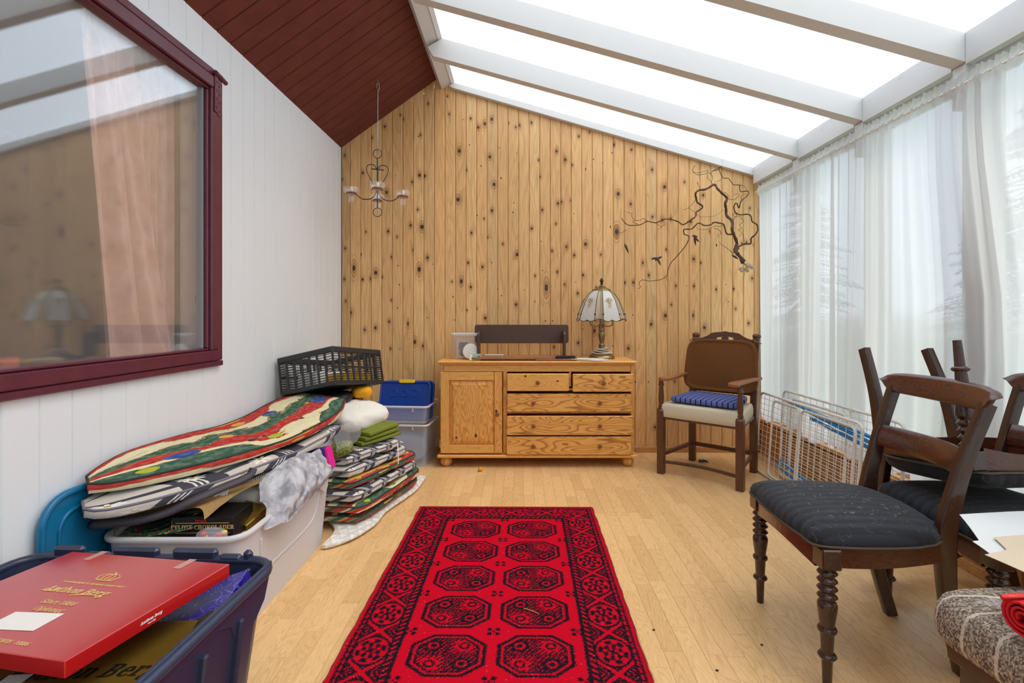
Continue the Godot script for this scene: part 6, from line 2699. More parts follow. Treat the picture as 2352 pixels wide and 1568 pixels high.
# ============================ tweed stool =====================================
func build_stool() -> void:
	var o := thing("tweed_stool", "low stool with a thick grey-brown tweed seat with pale stripes", "stool", Vector3(1.185, 0, -0.915), deg_to_rad(4))
	var m := mb()
	# rounded seat: u along z (stripes cross), v along x
	var rows := []
	var uv := []
	var hx := 0.25
	var hz := 0.24
	var ring := round_rect(hx * 2, hz * 2, 0.07, 6)
	var prof := [[0.9, 0.398], [0.965, 0.401], [0.995, 0.416], [1.0, 0.442], [0.99, 0.467], [0.96, 0.486], [0.9, 0.498], [0.75, 0.508], [0.5, 0.513], [0.25, 0.515], [0.01, 0.515]]
	for r: Array in prof:
		var row := PackedVector3Array()
		var ru := PackedVector2Array()
		for q: Vector2 in ring:
			var p := Vector3(q.x * r[0], r[1], q.y * r[0])
			row.append(p)
			var drop: float = (0.515 - r[1])
			ru.append(Vector2((q.x * r[0] + signf(q.x) * drop) * 3.6, q.y * 3.6 * (0.6 + 0.4 * r[0])))
		row.append(row[0])
		ru.append(ru[0])
		rows.append(row)
		uv.append(ru)
	m.grid(rows, false, false, uv)
	put(m, "seat", M.tweed, o)
	m = mb()
	m.box(Vector3(0, 0.376, 0), Vector3(0.43, 0.045, 0.41), 0.003)
	put(m, "frame", M.mahog_dark, o)
	for s: Vector2 in [Vector2(-1, -1), Vector2(1, -1), Vector2(1, 1), Vector2(-1, 1)]:
		m = mb()
		m.bar(Vector3(s.x * 0.172, 0.354, s.y * 0.168), Vector3(s.x * 0.178, 0, s.y * 0.174), 0.05, 0.05, 0.004, Vector3(0, 0, 1))
		put(m, "leg", M.mahog_dark, o)
	# wooden box carrying the papers
	var bx := thing("wooden_tray", "dark wooden tray on the tweed stool, under the papers", "tray", Vector3(1.29, 0.5155, -0.96), deg_to_rad(-4))
	m = mb()
	m.box(Vector3(0, 0.007, 0), Vector3(0.23, 0.012, 0.34), 0.002)
	put(m, "body", M.mahog, bx)
	m = mb()
	m.box(Vector3(0, 0.0145, 0), Vector3(0.24, 0.003, 0.35), 0.001)
	put(m, "rim", M.mahog_dark, bx)
	# sheets: each a thin bent slab
	var top := 0.532
	sheet("envelope", "big white envelope fanned out at the back of the paper pile", "envelope", [Vector3(1.272, top + 0.012, -1.425), Vector3(1.60, top + 0.02, -1.44), Vector3(1.58, top + 0.004, -1.12), Vector3(1.19, top + 0.004, -1.275)], M.paper, 0.008)
	sheet("envelope", "white envelope with a slanting flap, under the brown papers", "envelope", [Vector3(1.16, top + 0.009, -1.262), Vector3(1.55, top + 0.012, -1.34), Vector3(1.55, top + 0.010, -1.03), Vector3(1.135, top + 0.009, -1.175)], M.paper, 0.004)
	sheet("brown_paper", "small sheet of brown paper on the white envelope", "paper", [Vector3(1.222, top + 0.016, -1.27), Vector3(1.60, top + 0.018, -1.32), Vector3(1.60, top + 0.018, -1.04), Vector3(1.185, top + 0.016, -1.195)], M.kraft, 0.002)
	sheet("brown_paper", "large sheet of brown paper on top of the pile", "paper", [Vector3(1.10, top + 0.022, -1.165), Vector3(1.52, top + 0.024, -1.29), Vector3(1.58, top + 0.024, -0.92), Vector3(1.12, top + 0.022, -0.99)], M.kraft, 0.006)
	# rolled red felt
	var fr := thing("felt_roll", "loosely rolled red felt on the tweed stool", "felt", Vector3(0.968, 0.5525, -0.925), deg_to_rad(6))
	m = mb()
	var sp := []
	for i in 46:
		var a := i * TAU / 14.0
		var rr := 0.036 - 0.0006 * i
		sp.append(Vector2(rr * cos(a + 2.6), rr * sin(a + 2.6)))
	for i in sp.size() - 1:
		var p: Vector2 = sp[i]
		var q: Vector2 = sp[i + 1]
		var x0 := -0.03
		m.quad(Vector3(x0, p.y, p.x), Vector3(x0, q.y, q.x), Vector3(0.3, q.y, q.x), Vector3(0.3, p.y, p.x))
		var pi_ := p * (1.0 - 0.004 / maxf(p.length(), 0.01))
		var qi := q * (1.0 - 0.004 / maxf(q.length(), 0.01))
		m.quad(Vector3(x0, p.y, p.x), Vector3(x0, q.y, q.x), Vector3(x0, qi.y, qi.x), Vector3(x0, pi_.y, pi_.x))
		m.quad(Vector3(x0, pi_.y, pi_.x), Vector3(x0, qi.y, qi.x), Vector3(0.3, qi.y, qi.x), Vector3(0.3, pi_.y, pi_.x))
	put(m, "roll", M.red_felt, fr)
	# red handled tools in a clear bag
	for k in 2:
		var h := thing("red_handle", ["upper red plastic rod in the clear bag on the stool", "lower red plastic rod in the clear bag on the stool"][k], "rod", Vector3(0.985, 0.5245 + k * 0.018, -0.985 - k * 0.022), deg_to_rad(-2 - k * 4))
		m = mb()
		m.tube(curve([Vector3(0, 0, 0), Vector3(0.06, 0.002, 0), Vector3(0.14, 0.001, 0.004)], 5), [0.004, 0.0075, 0.009, 0.0095, 0.0095, 0.0095, 0.0095, 0.0095, 0.0095, 0.009, 0.007], 10)
		put(m, "rod", M.red_plastic, h)
	m = mb()
	var rw := []
	for i in 9:
		var row := PackedVector3Array()
		for j in 9:
			var u := i / 8.0
			var v := j / 8.0
			row.append(Vector3(0.965 + 0.19 * u, 0.562 - 0.03 * absf(v - 0.5) * 1.4 - 0.03 * (1.0 - u) + 0.005 * sin(u * 19 + v * 11), -1.05 + 0.1 * v + 0.01 * sin(u * 8)))
		rw.append(row)
	m.grid(rw)
	var bag := put(m, "clear_bag", M.clear_thin)
	tag(bag, "crumpled clear plastic bag over the red rods on the stool", "plastic bag")


func sheet(called: String, label: String, category: String, c: Array, mat: Material, bend: float) -> void:
	var rows := []
	for i in 9:
		var row := PackedVector3Array()
		for j in 9:
			var u := i / 8.0
			var v := j / 8.0
			var p: Vector3 = c[0].lerp(c[1], u).lerp(c[3].lerp(c[2], u), v)
			p.y += bend * sin(PI * u) * 0.2 + bend * sin(PI * v) * 0.3
			row.append(p)
		rows.append(row)
	var lows := []
	for row: PackedVector3Array in rows:
		var lw := PackedVector3Array()
		for p in row:
			lw.append(p - Vector3(0, 0.0012, 0))
		lows.append(lw)
	var m := mb()
	m.grid(rows)
	m.grid(lows, false, false, [], -1.0)
	for k in 8:
		m.quad(rows[0][k], rows[0][k + 1], lows[0][k + 1], lows[0][k])
		m.quad(rows[8][k], rows[8][k + 1], lows[8][k + 1], lows[8][k])
		m.quad(rows[k][0], rows[k + 1][0], lows[k + 1][0], lows[k][0])
		m.quad(rows[k][8], rows[k + 1][8], lows[k + 1][8], lows[k][8])
	var o := put(m, called, mat)
	tag(o, label, category)


# ============================ hanging things ==================================
func build_hanging() -> void:
	# --- wrought iron candle chandelier ---
	var z := 3.528
	var s := z / FOC
	var c := at(867, 450, z)
	var o := thing("candle_chandelier", "black wrought iron candle chandelier with heart scrolls and four glass cups", "chandelier", c)
	var m := mb()
	var top := 2.809 - c.y
	m.tube(curve([Vector3(0.003, top + 0.012, 0), Vector3(0.003, top - 0.012, 0), Vector3(0.012, top - 0.022, 0), Vector3(0.012, top - 0.036, 0), Vector3(0.001, top - 0.038, 0), Vector3(-0.006, top - 0.03, 0)], 4), 0.0022, 6)
	put(m, "ceiling_hook", M.steel, o)
	m = mb()
	m.tube(curve([Vector3(-0.004, top - 0.062, 0), Vector3(-0.004, top - 0.03, 0), Vector3(0.004, top - 0.024, 0), Vector3(0.011, top - 0.035, 0), Vector3(0.011, top - 0.075, 0), Vector3(0.003, top - 0.095, 0), Vector3(0.002, 0.42, 0), Vector3(0.001, 0.352, 0), Vector3(0.012, 0.33, 0.004), Vector3(0.006, 0.305, 0.004), Vector3(-0.008, 0.305, 0.002), Vector3(-0.013, 0.32, 0)], 5), 0.0021, 6)
	put(m, "hanging_wire", M.steel, o)
	var ring := func(y: float, r: float) -> MB:
		var q := mb()
		var pts := []
		for i in 20:
			var a := TAU * i / 20
			pts.append(Vector3(r * cos(a), y + r * sin(a), 0))
		q.tube(pts, 0.0027, 6, false, true)
		return q
	put(ring.call(0.302, 0.031), "ring", M.iron, o)
	put(ring.call(-0.117, 0.031), "ring", M.iron, o)
	m = mb()
	m.tube([Vector3(0, 0.272, 0), Vector3(0, -0.088, 0)], 0.0045, 8)
	m.tube([Vector3(0.004, 0.21, 0.004), Vector3(0.004, 0.0, 0.004)], 0.004, 8)
	m.tube([Vector3(-0.04, 0.192, 0.01), Vector3(0.044, 0.188, -0.01)], 0.004, 6)
	put(m, "rod", M.iron, o)
	for k in 4:
		var a := TAU * k / 4 - 0.28
		var d := Vector3(cos(a), 0, sin(a))
		if k % 2 == 0:
			m = mb()
			m.tube(curve([d * 0.005 + Vector3(0, 0.19, 0), d * 0.022 + Vector3(0, 0.218, 0), d * 0.05 + Vector3(0, 0.222, 0), d * 0.073 + Vector3(0, 0.205, 0), d * 0.07 + Vector3(0, 0.165, 0), d * 0.045 + Vector3(0, 0.115, 0), d * 0.022 + Vector3(0, 0.072, 0)], 5), 0.0032, 6)
			put(m, "heart_scroll", M.iron, o)
		var rr := 0.178
		m = mb()
		m.tube(curve([d * 0.004 + Vector3(0, 0.045, 0), d * 0.02 + Vector3(0, 0.0, 0), d * 0.055 + Vector3(0, -0.026, 0), d * 0.1 + Vector3(0, -0.028, 0), d * 0.135 + Vector3(0, -0.008, 0), d * (rr - 0.034) + Vector3(0, 0.004, 0)], 5), 0.0036, 6)
		var pts := []
		for i in 18:
			var b := TAU * i / 18
			pts.append(d * rr + Vector3(0.035 * cos(b), 0.004, 0.035 * sin(b)))
		m.tube(pts, 0.0027, 6, false, true)
		put(m, "arm", M.iron, o)
		var hold := Node3D.new()
		hold.name = "candle_cup"
		o.add_child(hold, true)
		hold.position = d * rr
		m = mb()
		m.lathe([Vector2(0.0, -0.056), Vector2(0.019, -0.056), Vector2(0.022, -0.05), Vector2(0.018, -0.018), Vector2(0.024, -0.006), Vector2(0.046, 0.014), Vector2(0.051, 0.024), Vector2(0.0515, 0.048), Vector2(0.049, 0.048), Vector2(0.0485, 0.026), Vector2(0.043, 0.016), Vector2(0.02, -0.004), Vector2(0, -0.008)], 20)
		put(m, "glass", M.clear_cup, hold)
		m = mb()
		m.lathe([Vector2(0, -0.004), Vector2(0.018, -0.002), Vector2(0.034, 0.01), Vector2(0.036, 0.014), Vector2(0.02, 0.018), Vector2(0, 0.017)], 14)
		put(m, "filling", M.potpourri, hold)
		m = mb()
		m.lathe([Vector2(0.0115, 0.014), Vector2(0.0115, 0.046), Vector2(0.0115, 0.046), Vector2(0.007, 0.051), Vector2(0, 0.052)], 12)
		put(m, "candle", M.wax, hold)
	# --- corkscrew hazel branch on a thread ---
	var zb := 3.7
	var br := thing("hazel_branch", "twisted bare hazel branch hanging by a thread before the pine wall", "branch", Vector3.ZERO)
	var n := FastNoiseLite.new()
	n.seed = 801
	n.frequency = 0.004
	var place := func(p: Vector2) -> Vector3:
		return at(1400 + p.x / 4.611, 300 + p.y / 4.611, zb + n.get_noise_2d(p.x * 0.7, p.y * 0.7) * 0.2)
	var limb := func(pts: Array, r0: float, r1: float, called: String) -> void:
		var l := []
		for p: Vector2 in pts:
			l.append(place.call(p))
		var cv := curve(l, 4)
		var rad := []
		for i in cv.size():
			rad.append(lerpf(r0, r1, pow(float(i) / cv.size(), 0.8)) * (1.0 + 0.12 * sin(i * 1.9)))
		var q := mb()
		q.tube(cv, rad, 7)
		put(q, called, M.bark, br)
	var v := func(a: Array) -> Array:
		var out := []
		for i in range(0, a.size(), 2):
			out.append(Vector2(a[i], a[i + 1]))
		return out
	limb.call(v.call([1430, 1390, 1345, 1290, 1330, 1250, 1350, 1190, 1320, 1110, 1300, 1050, 1300, 960, 1240, 900, 1235, 830, 1225, 770, 1245, 715, 1190, 660, 1140, 610, 1110, 570, 1020, 620, 950, 630, 910, 665, 920, 720, 932, 762, 976, 790, 980, 820, 920, 862, 910, 910, 860, 945, 780, 995, 720, 960, 620, 935, 560, 945, 490, 975, 400, 960, 320, 997, 200, 1000, 150, 960, 128, 925]), 0.013, 0.0028, "main_stem")
	limb.call(v.call([1352, 1240, 1335, 1270, 1360, 1310]), 0.017, 0.014, "knot")
	limb.call(v.call([1302, 1095, 1240, 1090, 1212, 1000, 1190, 985, 1110, 970, 1070, 997, 1000, 1002, 940, 978, 870, 1040, 790, 1045, 792, 1095, 842, 1120, 820, 1195, 760, 1275, 700, 1345, 650, 1400, 620, 1470, 612, 1520, 560, 1570, 430, 1592, 345, 1580, 312, 1620, 330, 1652, 305, 1674]), 0.0065, 0.0018, "limb")
	limb.call(v.call([1352, 1235, 1430, 1200, 1495, 1195, 1500, 1140, 1545, 1100, 1570, 1050, 1560, 995, 1510, 960, 1500, 910, 1465, 885, 1380, 890, 1330, 860, 1318, 800, 1345, 766, 1370, 820, 1395, 745, 1465, 682, 1465, 640, 1390, 645, 1378, 600, 1370, 575, 1310, 570, 1260, 505, 1205, 500, 1160, 410, 1190, 384, 1150, 396, 1075, 440]), 0.0066, 0.0022, "limb")
	for t: Array in [[1160, 410, 1075, 440, 1092, 500, 1080, 548, 1110, 572], [1040, 420, 1035, 495, 1085, 550], [905, 365, 880, 430, 945, 445, 1000, 430, 1045, 420], [880, 430, 930, 468, 1000, 460, 1050, 445, 1090, 480], [1190, 500, 1180, 520, 1110, 545], [930, 545, 950, 600, 965, 620], [915, 720, 880, 775, 840, 815, 780, 840], [1245, 715, 1290, 730, 1330, 725, 1370, 690, 1350, 665, 1310, 690], [1370, 575, 1420, 585, 1455, 640], [1400, 740, 1395, 700, 1420, 670, 1460, 680], [1300, 950, 1350, 890, 1300, 880, 1330, 910, 1415, 905], [1210, 1000, 1160, 1015, 1110, 1010, 1050, 1045, 960, 1045, 925, 1030], [1110, 1035, 1160, 1050, 1180, 1090, 1145, 1110, 1170, 1135], [400, 960, 360, 930, 330, 945, 270, 950, 230, 900, 240, 880, 160, 855], [300, 990, 250, 970, 262, 945], [490, 975, 530, 1010, 560, 1010, 590, 985], [560, 1010, 535, 1035, 505, 1045], [1390, 920, 1415, 960, 1380, 1000, 1400, 1040, 1360, 1050, 1400, 1080, 1370, 1130], [1415, 1090, 1430, 1195], [1310, 1300, 1240, 1240, 1190, 1210, 1160, 1175], [180, 1050, 120, 1085, 100, 1065], [1220, 650, 1260, 690, 1245, 720], [620, 1540, 600, 1570, 620, 1590], [1350, 1290, 1310, 1300, 1290, 1330]]:
		limb.call(v.call(t), 0.0022, 0.0011, "twig")
	for t: Array in [[835, 818, 900, 860, 970, 910, 1120, 900, 1200, 838, 1225, 845], [970, 910, 960, 960]]:
		limb.call(v.call(t), 0.0014, 0.001, "pale_thread")
	# cut end with a cluster of pale wood rounds and a little vial
	var k5 := 0
	for p: Array in [[1470, 1425, 0.026, 0.019], [1395, 1465, 0.026, 0.016], [1432, 1470, 0.017, 0.016], [1462, 1480, 0.014, 0.014], [1500, 1440, 0.018, 0.02], [1385, 1485, 0.014, 0.013]]:
		m = mb()
		m.ball(place.call(Vector2(p[0], p[1])) + Vector3(0, 0, 0.012 * (k5 % 3)), Vector3(p[2], p[3], 0.016), 6, 9)
		put(m, "wood_round", M.pale_wood, br)
		k5 += 1
	m = mb()
	m.lathe([Vector2(0, -0.018), Vector2(0.007, -0.017), Vector2(0.008, 0.018), Vector2(0.007, 0.02)], 10, Transform3D(Basis(), place.call(Vector2(1425, 1515))))
	put(m, "vial", glassy(Color(0.8, 0.84, 0.6), 0.45, 0.1), br)
	# thread up to the roof
	m = mb()
	var ta: Vector3 = place.call(Vector2(1190, 384))
	var tb := Vector3(ta.x + 0.02, roof_y(ta.x + 0.02), ta.z)
	m.tube([ta, tb], 0.0007, 4)
	put(m, "thread", M.grey_pipe, br)
	# bark birds on fine threads
	var rr := RandomNumberGenerator.new()
	rr.seed = 803
	var wing := func(q: MB, a: Vector3, b: Vector3, w: float) -> void:
		q.tube([a, a.lerp(b, 0.25), a.lerp(b, 0.6), b], [w * 0.4, w, w * 0.9, w * 0.15], 5)
	for t: Array in [[880, 1130, 842, 1120, "under the branch's elbow", [[0.0, 0.0, 15, 95], [0, 0, 45, 60], [-20, -10, 45, 0]]], [500, 1360, 560, 1010, "lowest on the left", [[-5, 0, 25, 75], [-70, 5, 0, -10], [0, 0, 45, -25], [-10, 5, -35, 25]]], [150, 1215, 150, 960, "thin one at the far left tip", [[0, -10, 42, 92]]], [1330, 1345, 1345, 1290, "beside the pale wood rounds", [[-50, -20, 25, 20], [25, 20, 95, 80], [40, 30, 55, 75]]]]:
		var p0: Vector3 = place.call(Vector2(t[0], t[1])) + Vector3(0, 0, 0.035)
		var bird := thing("bark_bird", "dark bark bird hung from the hazel branch, " + t[4], "ornament", p0, 0.0, "bark birds")
		var sc := zb / FOC / 4.611
		for f: Array in t[5]:
			m = mb()
			wing.call(m, Vector3(f[0] * sc, -f[1] * sc, 0), Vector3(f[2] * sc, -f[3] * sc, rr.randf_range(-0.02, 0.02)), 0.0085)
			put(m, "sliver", M.feather, bird)
		m = mb()
		m.tube([Vector3(0, 0, 0), place.call(Vector2(t[2], t[3])) - p0], 0.0004, 3)
		put(m, "thread", M.feather, bird)


# ============================ tubs at the left ================================
func quad_box(m: MB, a: Vector3, b: Vector3, d: Vector3, th: float, bev := 0.001) -> Basis:
	# slab whose upper face has the corner b, with edges towards a and d; th is its thickness downward
	var x := (b - a).normalized()
	var z := (d - b)
	z = (z - x * z.dot(x)).normalized()
	var y := z.cross(x)
	m.box((a + d) * 0.5 - y * th * 0.5, Vector3(a.distance_to(b), th, b.distance_to(d)), bev, Basis(x, y, z))
	return Basis(x, y, z)


func build_tubs() -> void:
	var m: MB
	# ---- navy tub in the foreground ----
	var o := thing("navy_tub", "navy blue plastic storage tub in the left foreground", "storage tub", Vector3(-1.055, 0, -1.125), deg_to_rad(-2.5))
	m = mb()
	tub_wall(m, Vector2(0.62, 0.45), Vector2(0.716, 0.534), 0.432, 0.004, 0.07, 8)
	put(m, "body", M.navy, o)
	m = mb()
	var rim := []
	for q: Vector2 in round_rect(0.728, 0.546, 0.075, 6):
		rim.append(Vector3(q.x, 0.43, q.y))
	m.tube(rim, 0.013, 10, false, true)
	put(m, "rim", M.navy, o)
	for t: Array in [[-0.29, -0.20, 0.016], [-0.195, -0.12, 0.0], [-0.115, 0.02, 0.016], [0.06, 0.19, 0.016], [0.195, 0.26, 0.002], [0.265, 0.29, 0.014]]:
		m = mb()
		m.box(Vector3((t[0] + t[1]) / 2, 0.436 + t[2] / 2, -0.2725), Vector3(t[1] - t[0], 0.02 + t[2], 0.021), 0.008)
		put(m, "rim_tab", M.navy, o)
	for x: float in [-0.2, -0.118, 0.192, 0.29]:
		m = mb()
		m.box(Vector3(x, 0.32, -0.243), Vector3(0.014, 0.2, 0.018), 0.005, Basis(Vector3.RIGHT, -0.1))
		put(m, "rib", M.navy, o)
	# right side: apron under the rim, arched handle recess with ribs
	m = mb()
	var ap := PackedVector2Array([Vector2(-0.245, 0.44), Vector2(0.25, 0.44), Vector2(0.25, 0.34), Vector2(0.13, 0.34), Vector2(0.13, 0.365), Vector2(0.09, 0.385), Vector2(-0.03, 0.385), Vector2(-0.08, 0.36), Vector2(-0.105, 0.31), Vector2(-0.19, 0.31), Vector2(-0.225, 0.345)])
	m.extrude(ap, 0.01, Transform3D(Basis(Vector3(0, 0, 1), Vector3(0.11, 1, 0).normalized(), Vector3(1, 0, 0)), Vector3(0.305, 0.008, 0)), 0.3, 0.002)
	put(m, "handle_apron", M.navy, o)
	for zz: float in [-0.11, 0.02, 0.14]:
		m = mb()
		m.bar(Vector3(0.318, 0.02, zz), Vector3(0.355, 0.37, zz), 0.016, 0.022, 0.005, Vector3(0, 0, 1))
		put(m, "rib", M.navy, o)
	# ---- chocolate boxes in it ----
	var A := Vector3(-1.247, 0.462, -1.372)
	var B := Vector3(-0.741, 0.486, -1.256)
	var C := Vector3(-0.827, 0.493, -0.892)
	var rb := thing("chocolate_box", "large flat red chocolate box with gold script, lying across the navy tub", "box")
	m = mb()
	var bs := quad_box(m, A, B, C, 0.032, 0.0015)
	put(m, "lid", M.red_card, rb)
	var on := func(u: float, v: float) -> Vector3:   # 0..1 across, 0..1 from the far edge to the near one
		return A + (B - A) * u + (C - B) * v + bs.y * 0.0008
	var R := bs.x
	var U := -bs.z
	letters(rb, "script_name", "Anthon Berg", on.call(0.50, 0.46), R, U, 0.021, M.gold_print, true, 0.35, true)
	letters(rb, "small_print", "BY APPOINTMENT TO THE ROYAL DANISH COURT", on.call(0.51, 0.375), R, U, 0.006, M.gold_print, false, 0.2)
	letters(rb, "small_print", "Since 1884", on.call(0.53, 0.585), R, U, 0.0135, M.gold_print, true, 0.3)
	letters(rb, "small_print", "Diplomat", on.call(0.55, 0.655), R, U, 0.0135, M.gold_print, false, 0.3)
	letters(rb, "small_print", "ASSORTIS · 1000G", on.call(0.66, 0.93), R, U, 0.009, M.gold_print, false, 0.2)
	m = mb()
	var sw := []
	for i in 15:
		var q := i / 14.0
		sw.append(on.call(0.5 + 0.17 * q, 0.515 - 0.02 * sin(q * PI) - 0.02 * q))
	m.tube(sw, [0.0004, 0.0008, 0.0012, 0.0016, 0.0019, 0.002, 0.002, 0.0019, 0.0017, 0.0015, 0.0012, 0.001, 0.0008, 0.0006, 0.0004], 5)
	put(m, "flourish", M.gold_print, rb)
	m = mb()
	sw = []
	for i in 8:
		var q := i / 7.0
		sw.append(on.call(0.34 + 0.06 * q, 0.485 - 0.04 * q * q))
	m.tube(sw, [0.0028, 0.0024, 0.002, 0.0016, 0.0013, 0.001, 0.0008, 0.0005], 5)
	put(m, "flourish", M.gold_print, rb)
	# crown: band, five arches, orb
	m = mb()
	var cc: Vector3 = on.call(0.515, 0.295)
	var cw := 0.024
	for k in 9:
		var q0 := -1.0 + 2.0 * k / 9
		var q1 := -1.0 + 2.0 * (k + 1) / 9
		m.tube([cc + R * cw * q0 - U * (0.012 - 0.003 * q0 * q0), cc + R * cw * q1 - U * (0.012 - 0.003 * q1 * q1)], 0.0016, 5)
	for k in 5:
		var q := -1.0 + k * 0.5
		m.tube(curve([cc + R * cw * q * 0.95 - U * 0.008, cc + R * cw * q * 1.25 + U * 0.006, cc + R * cw * q * 0.6 + U * 0.017, cc + U * 0.013], 4), 0.0011, 5)
	m.ball(cc + U * 0.021, Vector3.ONE * 0.003, 5, 8)
	put(m, "crown", M.gold_print, rb)
	# lettering on the long side
	var side_at: Vector3 = B.lerp(C, 0.56) - bs.y * 0.016 + bs.x * 0.001
	letters(rb, "side_lettering", "Anthon Berg", side_at, -bs.z, bs.y, 0.0055, M.white_print, true, 0.3, true)
	letters(rb, "side_lettering", "Since 1884", side_at - bs.y * 0.0075, -bs.z, bs.y, 0.0025, M.white_print, true, 0.2)
	m = mb()
	m.box(on.call(0.545, 0.77), Vector3(0.12, 0.0008, 0.06), 0.0, bs * Basis(Vector3.UP, 0.1))
	put(m, "paper_label", M.white_print, rb)
	for t: Vector2 in [Vector2(0.19, 0.035), Vector2(0.77, 0.05)]:
		m = mb()
		m.box(on.call(t.x, t.y), Vector3(0.022, 0.0006, 0.05), 0.0, bs)
		put(m, "tape", glassy(Color(0.9, 0.7, 0.66), 0.5, 0.2), rb)
	var gb := thing("chocolate_box", "flat gold chocolate box with black script, under the red box in the navy tub", "box")
	m = mb()
	var ga := Vector3(-1.10, 0.385, -1.165)
	var g2 := Vector3(-0.735, 0.402, -1.165)
	var g3 := Vector3(-0.742, 0.405, -0.93)
	var gs := quad_box(m, ga, g2, g3, 0.04, 0.002)
	put(m, "lid", M.gold_card, gb)
	letters(gb, "script_name", "Anthon Berg", g2 + (g3 - g2) * 0.72 - gs.x * 0.145 + gs.y * 0.0008, gs.x, -gs.z, 0.036, M.black_print, true, 0.3, true)
	m = mb()
	m.box(g2 + (g3 - g2) * 0.8 - gs.x * 0.27 + gs.y * 0.001, Vector3(0.05, 0.0006, 0.04), 0.0, gs)
	put(m, "price_tag", M.white_print, gb)
	var pb := thing("chocolate_box", "violet box printed with pale swirls at the navy tub's back corner", "box")
	m = mb(3.0)
	quad_box(m, Vector3(-0.93, 0.375, -1.315), Vector3(-0.725, 0.438, -1.33), Vector3(-0.728, 0.412, -1.17), 0.035, 0.002)
	put(m, "lid", M.swirl, pb)
	var yb := thing("folded_carton", "pale gold folded carton between the violet box and the tub wall", "carton")
	m = mb()
	quad_box(m, Vector3(-0.86, 0.36, -1.17), Vector3(-0.726, 0.418, -1.185), Vector3(-0.728, 0.408, -1.10), 0.01, 0.001)
	put(m, "carton", M.gold, yb)
	var fb := thing("carton_stack", "brown cartons filling the bottom of the navy tub", "carton", Vector3(-1.06, 0.006, -1.13))
	m = mb()
	m.box(Vector3(-0.1, 0.16, 0.02), Vector3(0.36, 0.31, 0.38), 0.004)
	put(m, "carton", M.kraft, fb)
	m = mb()
	m.box(Vector3(0.17, 0.165, 0.03), Vector3(0.16, 0.32, 0.38), 0.004)
	put(m, "carton", M.kraft, fb)
	# ---- teal lid against the wall ----
	var tl := thing("tub_lid", "teal plastic tub lid standing on edge against the white wall", "lid", Vector3(-1.4535, 0.016, -1.94))
	var lay := Basis(Vector3(0, 0, -1), Vector3(0.02, 1, 0).normalized(), Vector3(1, 0, 0))
	m = mb()
	m.extrude(round_rect(0.93, 0.55, 0.09, 8), 0.006, Transform3D(lay, Vector3(0, 0.27, 0)), 0.5, 0.001)
	put(m, "panel", M.teal, tl)
	m = mb()
	var lp := []
	for q: Vector2 in round_rect(0.92, 0.54, 0.09, 8):
		lp.append(Transform3D(lay, Vector3(0.008, 0.27, 0)) * Vector3(q.x, q.y, 0))
	m.tube(lp, 0.011, 8, false, true)
	put(m, "rim", M.teal, tl)
	m = mb()
	lp = []
	for q: Vector2 in round_rect(0.80, 0.42, 0.06, 8):
		lp.append(Transform3D(lay, Vector3(0.006, 0.27, 0)) * Vector3(q.x, q.y, 0))
	m.tube(lp, 0.007, 6, false, true)
	for k in 3:
		m.box(Vector3(0.008, 0.27, 0.2 - 0.2 * k), Vector3(0.008, 0.3, 0.02), 0.003)
	put(m, "ribs", M.teal, tl)
	m = mb()
	m.box(Vector3(0.01, 0.55, -0.34), Vector3(0.03, 0.02, 0.12), 0.006)
	put(m, "clip", M.teal, tl)
	# ---- white tub ----
	var w := thing("white_tub", "large milky white plastic tub overflowing with wrapping things and cushions", "storage tub", Vector3(-1.183, 0, -2.075))
	m = mb()
	tub_wall(m, Vector2(0.415, 0.77), Vector2(0.47, 0.83), 0.365, 0.004, 0.06, 8)
	put(m, "body", M.frosted, w)
	m = mb()
	rim = []
	for q: Vector2 in round_rect(0.482, 0.842, 0.07, 6):
		rim.append(Vector3(q.x, 0.364, q.y))
	m.tube(rim, 0.0105, 10, false, true)
	put(m, "rim", M.frosted, w)
	m = mb()
	m.tube(curve([Vector3(0.231, 0.3, 0.27), Vector3(0.222, 0.19, 0.25), Vector3(0.219, 0.165, 0.2), Vector3(0.219, 0.16, 0.0), Vector3(0.219, 0.165, -0.16), Vector3(0.225, 0.2, -0.22), Vector3(0.231, 0.3, -0.26)], 5), 0.006, 6)
	put(m, "handle_rib", M.frosted, w)
	m = mb()
	m.extrude(PackedVector2Array([Vector2(-0.06, 0.0), Vector2(0.06, 0.0), Vector2(0.045, -0.07), Vector2(0.02, -0.09), Vector2(-0.03, -0.06)]), 0.006, Transform3D(Basis(Vector3(0, 0, -1), Vector3.UP, Vector3(1, 0, 0)), Vector3(0.242, 0.36, -0.27)), 0.3, 0.001)
	put(m, "latch", M.frosted, w)
	# ---- what it holds ----
	var t1 := thing("carton_stack", "cartons at the bottom of the white tub, showing faintly through its side", "carton", Vector3(-1.185, 0.006, -2.07))
	m = mb()
	m.box(Vector3(0, 0.16, 0.0), Vector3(0.36, 0.32, 0.66), 0.004)
	put(m, "carton", M.kraft, t1)
	var bk := thing("chocolate_carton", "black chocolate carton with gold lettering at the white tub's front", "box", Vector3(-1.12, 0.330, -1.80), 0.03)
	m = mb()
	m.box(Vector3(0, 0.04, 0), Vector3(0.21, 0.08, 0.14), 0.001)
	put(m, "carton", M.black_card, bk)
	letters(bk, "lettering", "FYLDTE CHOKOLADER", Vector3(0.0, 0.045, 0.0706), Vector3.RIGHT, Vector3.UP, 0.0135, M.gold_print, true, 0.0, true)
	letters(bk, "red_lettering", "TOMS", Vector3(-0.005, 0.066, 0.0706), Vector3.RIGHT, Vector3.UP, 0.011, plain(c8(206, 30, 34), 0.5), false, 0.2, true)
	m = mb()
	m.box(Vector3(-0.108, 0.045, 0.03), Vector3(0.004, 0.05, 0.07), 0.001)
